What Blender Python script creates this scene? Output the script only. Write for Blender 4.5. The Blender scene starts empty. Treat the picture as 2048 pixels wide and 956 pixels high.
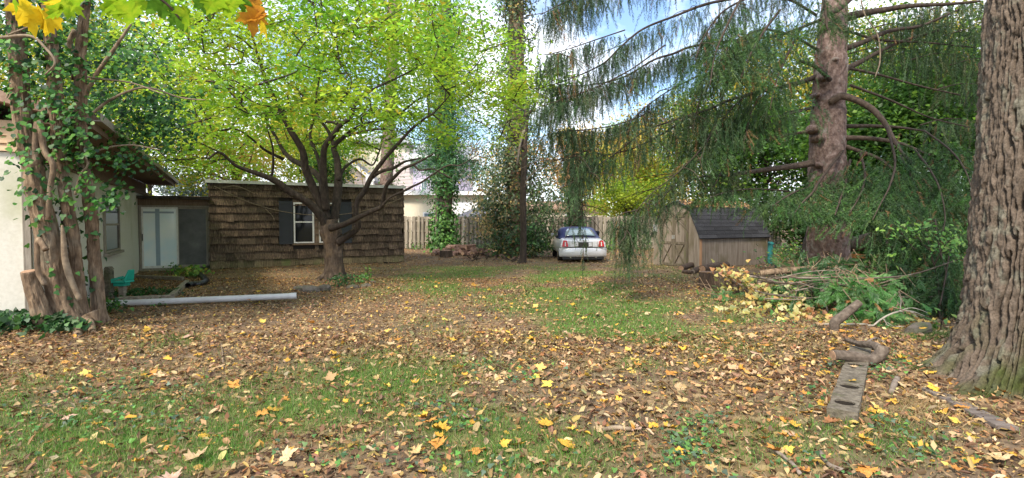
import bpy, math
import numpy as np
from math import radians, sin, cos, pi
C = bpy.context.scene.collection
RS = np.random.RandomState(7)

# ------------------------------------------------------------------ camera, world, sun, exposure
F = 1065.0
CAMZ = 1.6
PITCH = math.atan(35.0 / F)
cam = bpy.data.cameras.new('camera')
cam.sensor_width = 36.0
cam.lens = F / 2048.0 * 36.0
cam.clip_start = 0.05
cam.clip_end = 2000
cam_o = bpy.data.objects.new('camera', cam)
C.objects.link(cam_o)
cam_o.location = (0, 0, CAMZ)
cam_o.rotation_euler = (pi / 2 - PITCH, 0, 0)
bpy.context.scene.camera = cam_o

SUN_EL, SUN_AZ = radians(44), radians(208)      # azimuth clockwise from +Y: behind the camera, to the left
world = bpy.data.worlds.new('World')
bpy.context.scene.world = world
world.use_nodes = True
wn, wl = world.node_tree.nodes, world.node_tree.links
bg = wn['Background']
sky = wn.new('ShaderNodeTexSky')
sky.sky_type = 'NISHITA'
sky.sun_disc = False
sky.sun_elevation = SUN_EL
sky.sun_rotation = SUN_AZ
sky.ozone_density = 2.2
sky.dust_density = 0.6
tc = wn.new('ShaderNodeTexCoord')
mp = wn.new('ShaderNodeMapping')
mp.inputs['Scale'].default_value = (1, 1, 1.7)
wl.new(tc.outputs['Generated'], mp.inputs['Vector'])
cn = wn.new('ShaderNodeTexNoise')
cn.inputs['Scale'].default_value = 3.1
cn.inputs['Detail'].default_value = 7
cn.inputs['Roughness'].default_value = 0.58
wl.new(mp.outputs['Vector'], cn.inputs['Vector'])
cr = wn.new('ShaderNodeValToRGB')
cr.color_ramp.elements[0].position = 0.40
cr.color_ramp.elements[0].color = (0, 0, 0, 1)
cr.color_ramp.elements[1].position = 0.56
cr.color_ramp.elements[1].color = (1, 1, 1, 1)
wl.new(cn.outputs['Fac'], cr.inputs['Fac'])
cm = wn.new('ShaderNodeMix')
cm.data_type = 'RGBA'
wl.new(cr.outputs['Color'], cm.inputs['Factor'])
wl.new(sky.outputs['Color'], cm.inputs['A'])
cm.inputs['B'].default_value = (6.0, 6.3, 6.8, 1)
wl.new(cm.outputs['Result'], bg.inputs['Color'])
bg.inputs['Strength'].default_value = 0.078

sun = bpy.data.lights.new('sun', 'SUN')
sun.energy = 1.5
sun.angle = radians(11)
sun.color = (1.0, 0.90, 0.76)
sun_o = bpy.data.objects.new('sun', sun)
C.objects.link(sun_o)
sun_o.rotation_euler = (pi / 2 - SUN_EL, 0, -SUN_AZ + pi)   # lamp shines along -Z
sun_o.location = (-10, -10, 30)

vs = bpy.context.scene.view_settings
vs.view_transform = 'Standard'
vs.look = 'None'
vs.gamma = 1.0
vs.exposure = 2.0
bpy.context.scene.cycles.max_bounces = 8
bpy.context.scene.cycles.transparent_max_bounces = 8


# ------------------------------------------------------------------ helpers
def A(*v):
    return np.array(v, float)


def P(px, py, Y):
    """World point at depth Y on the ray through photo pixel (px, py)."""
    dx, dy = (px - 1024) / F, (478 - py) / F
    d = A(dx, cos(PITCH) + dy * sin(PITCH), -sin(PITCH) + dy * cos(PITCH))
    return A(0, 0, CAMZ) + d * (Y / d[1])


def G(px, py):
    """ground point seen at photo pixel (px, py)"""
    dx, dy = (px - 1024) / F, (478 - py) / F
    d = A(dx, cos(PITCH) + dy * sin(PITCH), -sin(PITCH) + dy * cos(PITCH))
    z = 0.0
    for _ in range(4):
        p = A(0, 0, CAMZ) + d * ((z - CAMZ) / d[2])
        z = float(gz(p[0], p[1]))
    p[2] = z
    return p


def proj(p):
    p = np.asarray(p, float)
    y, z = p[..., 1], p[..., 2] - CAMZ
    w = y * cos(PITCH) - z * sin(PITCH)
    w = np.where(w < 0.05, 0.05, w)
    return 1024 + F * p[..., 0] / w, 478 - F * (y * sin(PITCH) + z * cos(PITCH)) / w


def h3(i, j, k):
    n = (i * 374761393 + j * 668265263 + k * 2147483647) & 0xffffffff
    n = ((n ^ (n >> 13)) * 1274126177) & 0xffffffff
    return ((n ^ (n >> 16)) & 0xffff) / 65535.0


def vnoise(p):
    p = np.asarray(p, float)
    i = np.floor(p).astype(np.int64)
    f = p - i
    f = f * f * (3 - 2 * f)
    r = 0
    for a in (0, 1):
        for b in (0, 1):
            for c in (0, 1):
                w = (f[..., 0] if a else 1 - f[..., 0]) * (f[..., 1] if b else 1 - f[..., 1]) * (f[..., 2] if c else 1 - f[..., 2])
                r = r + w * h3(i[..., 0] + a, i[..., 1] + b, i[..., 2] + c)
    return r


def fbm(p, o=3):
    p = np.asarray(p, float)
    r, a, s = 0, 0.5, 0
    for _ in range(o):
        r = r + a * vnoise(p)
        s += a
        a *= .5
        p = p * 2.03 + 17.3
    return r / s


def gz(x, y):
    x, y = np.asarray(x, float), np.asarray(y, float)
    p = np.stack([x * .45, y * .45, x * 0 + 3.3], -1)
    q = np.stack([x * 2.1, y * 2.1, x * 0 + 9.3], -1)
    r = (vnoise(p) - .5) * .10 + (vnoise(q) - .5) * .035
    d = np.hypot(x - 5.0, y - 4.95)                       # soil heaped round the old tree
    r = r + .16 * np.exp(-(d / 1.1) ** 2)
    r = r + .17 * np.exp(-((x + 6.7) / 1.3) ** 2 - ((y - 7.2) / 1.0) ** 2)      # bank of soil under the ivy trunks
    far = np.clip((np.hypot(x, y) - 45) / 40, 0, 1)
    return r * (1 - far)


def norm(v):
    v = np.asarray(v, float)
    return v / (np.linalg.norm(v, axis=-1, keepdims=True) + 1e-9)


def rots(n, N, rs=RS):
    """rotation matrices (columns t, b, n) with random spin about normals n"""
    n = norm(n)
    r = rs.normal(size=(N, 3))
    t = norm(np.cross(n, r))
    b = np.cross(n, t)
    return np.stack([t, b, n], -1)


def rots_dir(d, N, rs=RS, roll=None):
    """matrices whose y-axis follows d, with random roll (or normal near roll)"""
    d = norm(d)
    r = rs.normal(size=(N, 3)) if roll is None else norm(np.broadcast_to(roll, (N, 3)) + rs.normal(size=(N, 3)) * .35)
    t = norm(np.cross(d, r))
    n = np.cross(t, d)
    return np.stack([t, d, n], -1)


def thing(name, label, cat, loc=(0, 0, 0), group=None, kind=None):
    o = bpy.data.objects.new(name, None)
    o.empty_display_size = .1
    C.objects.link(o)
    o.location = tuple(loc)
    o['label'] = label
    o['category'] = cat
    if group:
        o['group'] = group
    if kind:
        o['kind'] = kind
    return o


def tag(o, label=None, cat=None, group=None, kind=None):
    for k, v in (('label', label), ('category', cat), ('group', group), ('kind', kind)):
        if v:
            o[k] = v
    return o


def wloc(o):
    r = np.zeros(3)
    while o is not None:
        r = r + np.array(o.location)
        o = o.parent
    return r


def link(name, me, mat=None, parent=None, loc=None):
    o = bpy.data.objects.new(name, me)
    C.objects.link(o)
    if mat is not None and len(me.materials) == 0:
        me.materials.append(mat)
    if parent is not None:
        o.parent = parent
    if loc is not None:
        o.location = tuple(loc)
    return o


def tri_mesh(name, v, t, col=None, smooth=False):
    me = bpy.data.meshes.new(name)
    v = np.ascontiguousarray(v, np.float32)
    t = np.ascontiguousarray(t, np.int32)
    k = t.shape[1]
    me.vertices.add(len(v))
    me.vertices.foreach_set('co', v.ravel())
    me.loops.add(t.size)
    me.loops.foreach_set('vertex_index', t.ravel())
    me.polygons.add(len(t))
    me.polygons.foreach_set('loop_start', np.arange(0, t.size, k, dtype=np.int32))
    me.polygons.foreach_set('loop_total', np.full(len(t), k, np.int32))
    if smooth:
        me.polygons.foreach_set('use_smooth', np.ones(len(t), bool))
    if col is not None:
        at = me.attributes.new('Col', 'FLOAT_COLOR', 'POINT')
        at.data.foreach_set('color', np.ascontiguousarray(np.concatenate([col, np.ones((len(col), 1))], 1), np.float32).ravel())
    me.update(calc_edges=True)
    return me


class Batch:
    """collects stamped prototypes (triangles) with a colour each"""
    def __init__(s):
        s.v, s.t, s.c, s.n = [], [], [], 0

    def stamp(s, pv, pt, pos, R, sc, col):
        N = len(pos)
        if N == 0:
            return
        sc = np.asarray(sc, float)
        if sc.ndim == 0:
            sc = np.full(N, float(sc))
        if sc.ndim == 1:
            sc = sc[:, None]
        q = pv[None] * (sc[:, None, :] if sc.shape[1] == 3 else sc[:, :, None])
        V = np.einsum('nij,nkj->nki', R, q) + np.asarray(pos)[:, None, :]
        k = len(pv)
        T = pt[None] + (np.arange(N) * k)[:, None, None] + s.n
        s.v.append(V.reshape(-1, 3))
        s.t.append(T.reshape(-1, 3))
        s.c.append(np.repeat(np.asarray(col), k, axis=0))
        s.n += N * k

    def build(s, name, mat, parent=None, smooth=False):
        base = wloc(parent) if parent is not None else np.zeros(3)
        me = tri_mesh(name, np.concatenate(s.v) - base, np.concatenate(s.t), np.concatenate(s.c), smooth)
        return link(name, me, mat, parent)


def pal(colors, N, jit=.18, rs=RS):
    c = np.array(colors, float)
    i = rs.randint(0, len(c), N)
    return np.clip(c[i] * (1 + rs.normal(size=(N, 1)) * jit) * (1 + rs.normal(size=(N, 3)) * jit * .3), .003, .95)


def catmull(pts, per=6):
    p = np.asarray(pts, float)
    if len(p) < 3:
        t = np.linspace(0, 1, per + 1)[:, None]
        return p[0] * (1 - t) + p[-1] * t
    q = np.vstack([2 * p[0] - p[1], p, 2 * p[-1] - p[-2]])
    out = []
    for i in range(1, len(q) - 2):
        for k in range(per):
            t = k / per
            a, b, c, d = q[i - 1], q[i], q[i + 1], q[i + 2]
            out.append(.5 * (2 * b + (c - a) * t + (2 * a - 5 * b + 4 * c - d) * t * t + (3 * b - a - 3 * c + d) * t ** 3))
    out.append(p[-1])
    return np.array(out)


def tube_arrays(path, rad, n=8, rough=0, rs=None, cap=True, freq=6.0):
    path = np.asarray(path, float)
    rad = np.broadcast_to(np.asarray(rad, float), (len(path),))
    tg = norm(np.gradient(path, axis=0))
    up = A(0, 0, 1) if abs(tg[0][2]) < .8 else A(1, 0, 0)
    a = norm(np.cross(tg[0], up))
    X = []
    for t in tg:
        a = norm(a - t * np.dot(a, t))
        X.append(a)
    X = np.array(X)
    Yv = np.cross(tg, X)
    th = np.linspace(0, 2 * pi, n, endpoint=False)
    d = X[:, None] * np.cos(th)[None, :, None] + Yv[:, None] * np.sin(th)[None, :, None]
    r = rad[:, None]
    if rough:
        q = (path[:, None] + d * r[..., None])
        r = r * (1 + rough * (fbm(q * freq, 2) - .5) * 2)
    v = path[:, None] + d * np.broadcast_to(r, d.shape[:2])[..., None]
    m = len(path)
    i = np.arange(m - 1)[:, None] * n
    j = np.arange(n)[None]
    jn = (j + 1) % n
    f = np.stack([i + j, i + jn, i + n + jn, i + n + j], -1).reshape(-1, 4)
    v = v.reshape(-1, 3)
    faces = f.tolist()
    if cap:
        faces.append(list(range(n - 1, -1, -1)))
        faces.append([(m - 1) * n + k for k in range(n)])
    return v, faces


def bark_tube(c, r, n_, seg, amp, ka, kz, rough=.10):
    """closed tube with ridged bark relief: amp metres deep, ka ridges scale round, kz along"""
    L = np.concatenate([[0], np.cumsum(np.linalg.norm(np.diff(c, axis=0), axis=1))])
    m_ = max(8, int(L[-1] / seg))
    t = np.linspace(0, L[-1], m_)
    path = np.column_stack([np.interp(t, L, c[:, k]) for k in range(3)])
    rad = np.interp(t, L, r)
    v, f = tube_arrays(path, rad, n_, rough, freq=4)
    v = v.reshape(m_, n_, 3)
    th = np.linspace(0, 2 * pi, n_, endpoint=False)[None]
    tt = t[:, None]
    w = vnoise(np.stack([np.cos(th) * 2 + tt * 0, np.sin(th) * 2 + tt * 0, tt * 1.5 + th * 0], -1)) - .5
    q = np.stack([np.cos(th + w * .5) * ka + tt * 0, np.sin(th + w * .5) * ka + tt * 0, tt * kz + th * 0], -1)
    rd = 1 - np.abs(2 * vnoise(q) - 1)
    rd2 = 1 - np.abs(2 * vnoise(q * 2.1 + 5) - 1)
    h = -np.clip(rd - .62, 0, 1) * 2.6 - np.clip(rd2 - .7, 0, 1) * 1.2 + vnoise(q * 3.3) * .35
    d = norm(v - path[:, None])
    v = v + d * (h * amp)[..., None]
    return v.reshape(-1, 3), f


class MB:
    """collects polygons, builds ONE mesh object"""
    def __init__(s, fr=None):
        s.v, s.f, s.fr = [], [], fr

    def add(s, v, f):
        b = len(s.v)
        v = [tuple(p) for p in v]
        if s.fr:
            v = [tuple(s.fr(*p)) for p in v]
        s.v += v
        s.f += [[b + i for i in q] for q in f]
        return s

    def box(s, lo, hi, shear=None):
        x0, y0, z0 = lo
        x1, y1, z1 = hi
        v = [(x0, y0, z0), (x1, y0, z0), (x1, y1, z0), (x0, y1, z0), (x0, y0, z1), (x1, y0, z1), (x1, y1, z1), (x0, y1, z1)]
        return s.add(v, [(0, 3, 2, 1), (4, 5, 6, 7), (0, 1, 5, 4), (1, 2, 6, 5), (2, 3, 7, 6), (3, 0, 4, 7)])

    def hexa(s, v8):
        return s.add(v8, [(0, 3, 2, 1), (4, 5, 6, 7), (0, 1, 5, 4), (1, 2, 6, 5), (2, 3, 7, 6), (3, 0, 4, 7)])

    def prism(s, poly, d):
        n = len(poly)
        poly = [A(*p) for p in poly]
        d = A(*d)
        v = poly + [p + d for p in poly]
        f = [list(range(n - 1, -1, -1)), list(range(n, 2 * n))] + [[i, (i + 1) % n, n + (i + 1) % n, n + i] for i in range(n)]
        return s.add(v, f)

    def tube(s, path, rad, n=8, rough=0, cap=True, smooth=True, freq=6.0):
        v, f = tube_arrays(path, rad, n, rough, cap=cap, freq=freq)
        return s.add(v, f)

    def bar(s, a, b, w, h, up=(0, 0, 1)):
        a, b = A(*a), A(*b)
        d = norm(b - a)
        x = norm(np.cross(d, A(*up)))
        z = np.cross(x, d)
        v = []
        for p in (a, b):
            v += [p - x * w / 2 - z * h / 2, p + x * w / 2 - z * h / 2, p + x * w / 2 + z * h / 2, p - x * w / 2 + z * h / 2]
        return s.add(v, [(0, 3, 2, 1), (4, 5, 6, 7), (0, 1, 5, 4), (1, 2, 6, 5), (2, 3, 7, 6), (3, 0, 4, 7)])

    def mesh(s, name, base=(0, 0, 0), smooth=False):
        me = bpy.data.meshes.new(name)
        b = np.array(base)
        me.from_pydata([tuple(np.array(p) - b) for p in s.v], [], s.f)
        if smooth:
            me.polygons.foreach_set('use_smooth', np.ones(len(s.f), bool))
        me.update()
        return me

    def build(s, name, mat, parent=None, smooth=False, bevel=0, subsurf=0, loc=None):
        base = wloc(parent) if parent is not None else np.zeros(3)
        if loc is not None:
            me = s.mesh(name, loc, smooth)
            o = link(name, me, mat, parent, loc=np.array(loc) - base)
        else:
            o = link(name, s.mesh(name, base, smooth), mat, parent)
        if subsurf:
            m = o.modifiers.new('sub', 'SUBSURF')
            m.levels = m.render_levels = subsurf
        if bevel:
            m = o.modifiers.new('bev', 'BEVEL')
            m.width = bevel
            m.segments = 2
            m.limit_method = 'ANGLE'
        return o


def frame(o, u):
    o = A(*o)
    u = norm(A(u[0], u[1], 0))
    v = A(-u[1], u[0], 0)
    return lambda a, b, z: o + u * a + v * b + A(0, 0, z)


# ------------------------------------------------------------------ materials
def newmat(name):
    m = bpy.data.materials.new(name)
    m.use_nodes = True
    return m, m.node_tree.nodes, m.node_tree.links, m.node_tree.nodes['Principled BSDF']


def ramp(n, stops):
    r = n.new('ShaderNodeValToRGB')
    e = r.color_ramp.elements
    e[0].position, e[0].color = stops[0][0], (*stops[0][1], 1)
    e[1].position, e[1].color = stops[-1][0], (*stops[-1][1], 1)
    for p, c in stops[1:-1]:
        x = e.new(p)
        x.color = (*c, 1)
    return r


def mixrgb(n, l, fac, a, b, mode='MIX'):
    m = n.new('ShaderNodeMix')
    m.data_type = 'RGBA'
    m.blend_type = mode
    for k, v in (('Factor', fac), ('A', a), ('B', b)):
        if hasattr(v, 'links') or hasattr(v, 'is_output'):
            l.new(v, m.inputs[k])
        elif isinstance(v, (int, float)):
            m.inputs[k].default_value = v
        else:
            m.inputs[k].default_value = (*v, 1)
    return m.outputs['Result']


def grain(name, stops, scale=(6, 6, 6), nscale=1.0, rough=.85, bump=.25, detail=6, objrand=0.0, spots=None, metallic=0, bumpdist=.02, spec=.3, dirt=None):
    """wood / bark / stone / paint: stretched noise through a ramp, per-object variation, optional blotches"""
    m, n, l, b = newmat(name)
    tcn = n.new('ShaderNodeTexCoord')
    oi = n.new('ShaderNodeObjectInfo')
    mpn = n.new('ShaderNodeMapping')
    mpn.inputs['Scale'].default_value = scale
    vm = n.new('ShaderNodeVectorMath')
    vm.operation = 'SCALE'
    vm.inputs['Scale'].default_value = 37.0
    cx = n.new('ShaderNodeCombineXYZ')
    for k in 'XYZ':
        l.new(oi.outputs['Random'], cx.inputs[k])
    l.new(cx.outputs[0], vm.inputs[0])
    va = n.new('ShaderNodeVectorMath')
    l.new(tcn.outputs['Object'], va.inputs[0])
    l.new(vm.outputs[0], va.inputs[1])
    l.new(va.outputs[0], mpn.inputs['Vector'])
    no = n.new('ShaderNodeTexNoise')
    no.inputs['Scale'].default_value = nscale
    no.inputs['Detail'].default_value = detail
    no.inputs['Roughness'].default_value = .62
    l.new(mpn.outputs[0], no.inputs['Vector'])
    r = ramp(n, stops)
    l.new(no.outputs['Fac'], r.inputs['Fac'])
    out = r.outputs['Color']
    if spots:
        n2 = n.new('ShaderNodeTexNoise')
        n2.inputs['Scale'].default_value = spots[0]
        n2.inputs['Detail'].default_value = 5
        l.new(va.outputs[0], n2.inputs['Vector'])
        r2 = ramp(n, [(spots[2], (0, 0, 0)), (spots[3], (1, 1, 1))])
        l.new(n2.outputs['Fac'], r2.inputs['Fac'])
        out = mixrgb(n, l, r2.outputs['Color'], out, spots[1])
    if objrand:
        mr = n.new('ShaderNodeMapRange')
        mr.inputs['To Min'].default_value = 1 - objrand
        mr.inputs['To Max'].default_value = 1 + objrand
        l.new(oi.outputs['Random'], mr.inputs['Value'])
        cc = n.new('ShaderNodeCombineColor')
        for k in ('Red', 'Green', 'Blue'):
            l.new(mr.outputs[0], cc.inputs[k])
        out = mixrgb(n, l, 1.0, out, cc.outputs[0], 'MULTIPLY')
    l.new(out, b.inputs['Base Color'])
    b.inputs['Roughness'].default_value = rough
    b.inputs['Metallic'].default_value = metallic
    b.inputs['Specular IOR Level'].default_value = spec
    if bump:
        bp = n.new('ShaderNodeBump')
        bp.inputs['Strength'].default_value = bump
        bp.inputs['Distance'].default_value = bumpdist
        l.new(no.outputs['Fac'], bp.inputs['Height'])
        l.new(bp.outputs[0], b.inputs['Normal'])
    return m


def leafmat(name, trans=.4, gloss=.04, rough=.5):
    m = bpy.data.materials.new(name)
    m.use_nodes = True
    n, l = m.node_tree.nodes, m.node_tree.links
    n.remove(n['Principled BSDF'])
    at = n.new('ShaderNodeAttribute')
    at.attribute_name = 'Col'
    d = n.new('ShaderNodeBsdfDiffuse')
    t = n.new('ShaderNodeBsdfTranslucent')
    g = n.new('ShaderNodeBsdfGlossy')
    g.inputs['Roughness'].default_value = rough
    l.new(at.outputs['Color'], d.inputs['Color'])
    l.new(at.outputs['Color'], t.inputs['Color'])
    a = n.new('ShaderNodeMixShader')
    a.inputs[0].default_value = trans
    l.new(d.outputs[0], a.inputs[1])
    l.new(t.outputs[0], a.inputs[2])
    b = n.new('ShaderNodeMixShader')
    b.inputs[0].default_value = gloss
    l.new(a.outputs[0], b.inputs[1])
    l.new(g.outputs[0], b.inputs[2])
    l.new(b.outputs[0], n['Material Output'].inputs['Surface'])
    return m


def plain(name, col, rough=.5, metallic=0, spec=.5, coat=0, var=.06, vscale=8):
    m = grain(name, [(.3, tuple(c * (1 - var) for c in col)), (.7, tuple(min(1, c * (1 + var)) for c in col))],
              scale=(1, 1, 1), nscale=vscale, rough=rough, bump=0, metallic=metallic, spec=spec)
    m.node_tree.nodes['Principled BSDF'].inputs['Coat Weight'].default_value = coat
    return m


M_leaf = leafmat('leaf')
M_crown = leafmat('crown_leaf', trans=.55, gloss=.02)
M_litter = leafmat('litter_leaf', trans=.15, gloss=.02)
M_needle = leafmat('needles', trans=.2, gloss=.03)
M_ivy = leafmat('ivy_leaf', trans=.35, gloss=.03, rough=.5)
M_grass = leafmat('grass_blades', trans=.35, gloss=.03)

M_bark_dark = grain('bark_dark', [(.3, (.022, .016, .012)), (.55, (.055, .04, .03)), (.8, (.12, .09, .065))], (1, 1, .35), 14, bump=.7, bumpdist=.03)
M_bark_brown = grain('bark_brown', [(.28, (.06, .04, .026)), (.5, (.19, .13, .082)), (.75, (.38, .28, .18))], (1, 1, .3), 16, bump=.9, bumpdist=.03,
                     spots=(2.2, (.22, .19, .14), .55, .75))
M_bark_maple = grain('bark_maple', [(.28, (.03, .021, .015)), (.5, (.085, .06, .042)), (.75, (.19, .14, .10))], (1, 1, .35), 13, bump=.9, bumpdist=.03,
                     spots=(3.0, (.15, .10, .06), .58, .72))
M_bark_spruce = grain('bark_spruce', [(.28, (.06, .04, .034)), (.5, (.17, .115, .095)), (.75, (.34, .26, .22))], (1, 1, .7), 13, bump=1.0, bumpdist=.04,
                      spots=(5.0, (.24, .22, .19), .58, .74))
M_bark_old = grain('bark_old', [(.25, (.07, .052, .038)), (.5, (.19, .145, .11)), (.8, (.36, .29, .23))], (1, 1, .5), 16, bump=.8, bumpdist=.02,
                   spots=(2.0, (.25, .2, .15), .5, .75))
M_twig = grain('twig_bark', [(.3, (.03, .02, .014)), (.7, (.09, .065, .045))], (1, 1, 1), 12, bump=.2)
M_twig_grey = grain('twig_grey', [(.3, (.12, .09, .07)), (.7, (.3, .25, .2))], (1, 1, 1), 14, bump=.3)
M_bleached = grain('bleached_wood', [(.3, (.24, .21, .17)), (.7, (.42, .385, .32))], (2, 2, 2), 9, bump=.15)
M_deadbranch = grain('dead_branch', [(.3, (.06, .045, .034)), (.55, (.14, .11, .085)), (.8, (.27, .225, .18))], (1, 1, 1), 16, bump=.6)
M_spruce_limb = grain('spruce_limb', [(.3, (.04, .028, .02)), (.55, (.10, .07, .05)), (.8, (.19, .14, .10))], (1, 1, 1), 12, bump=.5)
M_vine = grain('vine_bark', [(.3, (.14, .10, .065)), (.7, (.32, .25, .17))], (1, 1, 1), 12, bump=.3)
M_log = grain('log_bark', [(.3, (.10, .06, .045)), (.55, (.26, .155, .115)), (.8, (.42, .29, .22))], (3, 3, 3), 4, bump=.6, objrand=.45)
M_cutwood = grain('cut_wood', [(.3, (.22, .13, .08)), (.7, (.42, .27, .17))], (3, 3, 3), 6, bump=.3, objrand=.3)
M_stump = grain('stump_bark', [(.3, (.03, .022, .016)), (.55, (.09, .06, .042)), (.8, (.2, .14, .1))], (6, 6, 1), 4, bump=.9, bumpdist=.03)
M_shingle = grain('cedar_shingle', [(.24, (.02, .014, .010)), (.45, (.075, .05, .033)), (.60, (.16, .11, .072)), (.8, (.36, .27, .19))], (34, 34, 2.0), 1.0,
                  bump=.8, bumpdist=.012, objrand=.42, spots=(1.6, (.10, .075, .05), .5, .72))
M_shingle_low = grain('cedar_shingle_low', [(.25, (.06, .045, .025)), (.5, (.16, .12, .065)), (.8, (.32, .25, .15))], (34, 34, 2.0), 1.0,
                      bump=.7, bumpdist=.012, objrand=.25, spots=(2.0, (.10, .11, .04), .5, .7))  # lighter, greener tone for the bottom course
M_sheath = plain('sheathing', (.03, .024, .018), .9)
M_fence = grain('fence_wood', [(.25, (.15, .125, .09)), (.5, (.31, .265, .205)), (.8, (.48, .43, .35))], (26, 26, 1.6), 1.0, bump=.4, objrand=.28,
                spots=(1.1, (.16, .15, .09), .55, .75))
M_shedwood = grain('shed_siding', [(.2, (.11, .085, .065)), (.5, (.22, .18, .14)), (.8, (.33, .285, .235))], (14, 14, 1.2), 1.0, bump=.25, objrand=.1,
                   spots=(1.5, (.12, .10, .055), .5, .72))
M_shedtrim = grain('shed_trim', [(.25, (.07, .055, .038)), (.55, (.14, .115, .08)), (.8, (.23, .195, .145))], (14, 14, 1.5), 1.0, bump=.3, objrand=.15,
                   spots=(2.0, (.12, .12, .05), .5, .68))
M_shedcorner = grain('corner_post', [(.3, (.28, .15, .08)), (.7, (.45, .27, .15))], (14, 14, 1.5), 1.0, bump=.3)
M_asphalt_sh = grain('asphalt_shingle', [(.3, (.018, .018, .02)), (.7, (.05, .05, .054))], (1, 1, 1), 90, bump=.4, objrand=.3, rough=.95,
                     spots=(2, (.06, .06, .06), .55, .8))
M_stucco = grain('stucco', [(.25, (.58, .555, .47)), (.6, (.67, .645, .56)), (.85, (.73, .70, .62))], (1, 1, 1), 22, bump=.35, bumpdist=.008,
                 spots=(.55, (.38, .40, .22), .55, .74))
M_siding = grain('tan_siding', [(.3, (.56, .40, .25)), (.7, (.64, .47, .31))], (1, 1, 6), 5, bump=.1)
M_browntrim = grain('brown_trim', [(.3, (.13, .085, .055)), (.7, (.22, .155, .105))], (8, 8, 1), 3, bump=.2)
M_greytrim = grain('grey_trim', [(.3, (.22, .19, .15)), (.7, (.36, .32, .26))], (8, 8, 2), 3, bump=.2)
M_roofpink = grain('roof_shingle', [(.3, (.28, .18, .13)), (.7, (.44, .30, .23))], (4, 4, 4), 7, bump=.3)
M_white = grain('white_paint', [(.3, (.62, .60, .55)), (.7, (.8, .79, .75))], (4, 4, 2), 5, bump=.08, rough=.55)
M_whitetrim = plain('white_trim', (.82, .82, .82), .5)
M_dripedge = grain('drip_edge', [(.3, (.5, .5, .46)), (.7, (.72, .72, .68))], (2, 2, 2), 6, bump=.1)
M_shutter = plain('black_shutter', (.022, .025, .03), .55)
M_darkglass = plain('dark_glass', (.012, .014, .016), .06, spec=.3)
M_glassblue = plain('blue_glass', (.18, .24, .28), .08, spec=.7)
M_tarroof = grain('tar_roof', [(.3, (.03, .028, .026)), (.7, (.12, .10, .085))], (3, 3, 3), 3, bump=.4)
M_alum = plain('aluminium', (.55, .55, .53), .4, metallic=.6)
M_pvc = grain('pvc', [(.3, (.46, .45, .43)), (.7, (.58, .57, .55))], (2, 2, 2), 4, bump=.03, rough=.4, spots=(4, (.5, .46, .4), .6, .8))
M_blackpipe = plain('black_plastic', (.012, .012, .014), .28, spec=.6)
M_teal = plain('teal_plastic', (.02, .42, .30), .35, spec=.5)
M_bluepl = plain('blue_plastic', (.02, .10, .38), .4)
M_binteal = plain('green_bin', (.03, .20, .19), .5)
M_oldwood = grain('old_timber', [(.25, (.12, .095, .07)), (.5, (.26, .22, .165)), (.8, (.42, .37, .29))], (3, 3, 3), 5, bump=.6, objrand=.15,
                  spots=(3.0, (.17, .17, .09), .52, .7))
M_mossytimber = grain('mossy_timber', [(.25, (.055, .045, .033)), (.5, (.145, .122, .09)), (.8, (.27, .235, .18))], (3, 3, 3), 7, bump=1.0,
                      spots=(4.0, (.075, .082, .03), .55, .75))
M_grooved = grain('greyed_plank', [(.3, (.09, .07, .06)), (.7, (.22, .185, .16))], (3, 20, 20), 1.2, bump=.5)
M_hole_shade = plain('hole_shade', (.02, .015, .01), .95)  # near-black colour standing in for shade inside holes
M_stone = grain('stone', [(.3, (.22, .2, .17)), (.7, (.42, .39, .34))], (3, 3, 3), 4, bump=.6, objrand=.2, spots=(5, (.15, .16, .08), .55, .7))
M_edgestone = grain('edging_stone', [(.3, (.085, .07, .055)), (.7, (.2, .17, .135))], (3, 3, 3), 4, bump=.8, objrand=.2, spots=(5, (.10, .11, .05), .5, .7))
M_lavender = grain('lavender_siding', [(.3, (.55, .48, .62)), (.7, (.62, .56, .70))], (1, 1, 1), 3, bump=0)
M_taupe = grain('taupe_siding', [(.3, (.48, .42, .43)), (.7, (.56, .50, .50))], (1, 1, 1), 3, bump=0)
M_cream = grain('cream_wall', [(.3, (.68, .62, .48)), (.7, (.76, .70, .56))], (1, 1, 1), 3, bump=0)
M_greyroof = grain('grey_roof', [(.3, (.24, .25, .28)), (.7, (.36, .37, .40))], (3, 3, 3), 6, bump=.2)
M_tent = plain('dark_awning', (.10, .10, .12), .7)
M_brick = grain('brick', [(.3, (.30, .15, .09)), (.7, (.42, .25, .16))], (3, 3, 6), 4, bump=.2)
M_silver = plain('silver_paint', (.70, .70, .71), .28, metallic=.2, spec=.5, coat=.5, var=.03, vscale=3)
M_navy = plain('navy_vinyl', (.008, .013, .07), .5)
M_carglass = plain('car_glass', (.16, .22, .24), .05, spec=.9)
M_redlight = plain('red_lens', (.55, .01, .015), .15, spec=.6, coat=.5)
M_chrome = plain('chrome', (.7, .7, .72), .15, metallic=1.0)
M_tyre = plain('tyre', (.012, .012, .012), .85)
M_plate = plain('dark_plate', (.03, .028, .022), .6)


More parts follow.
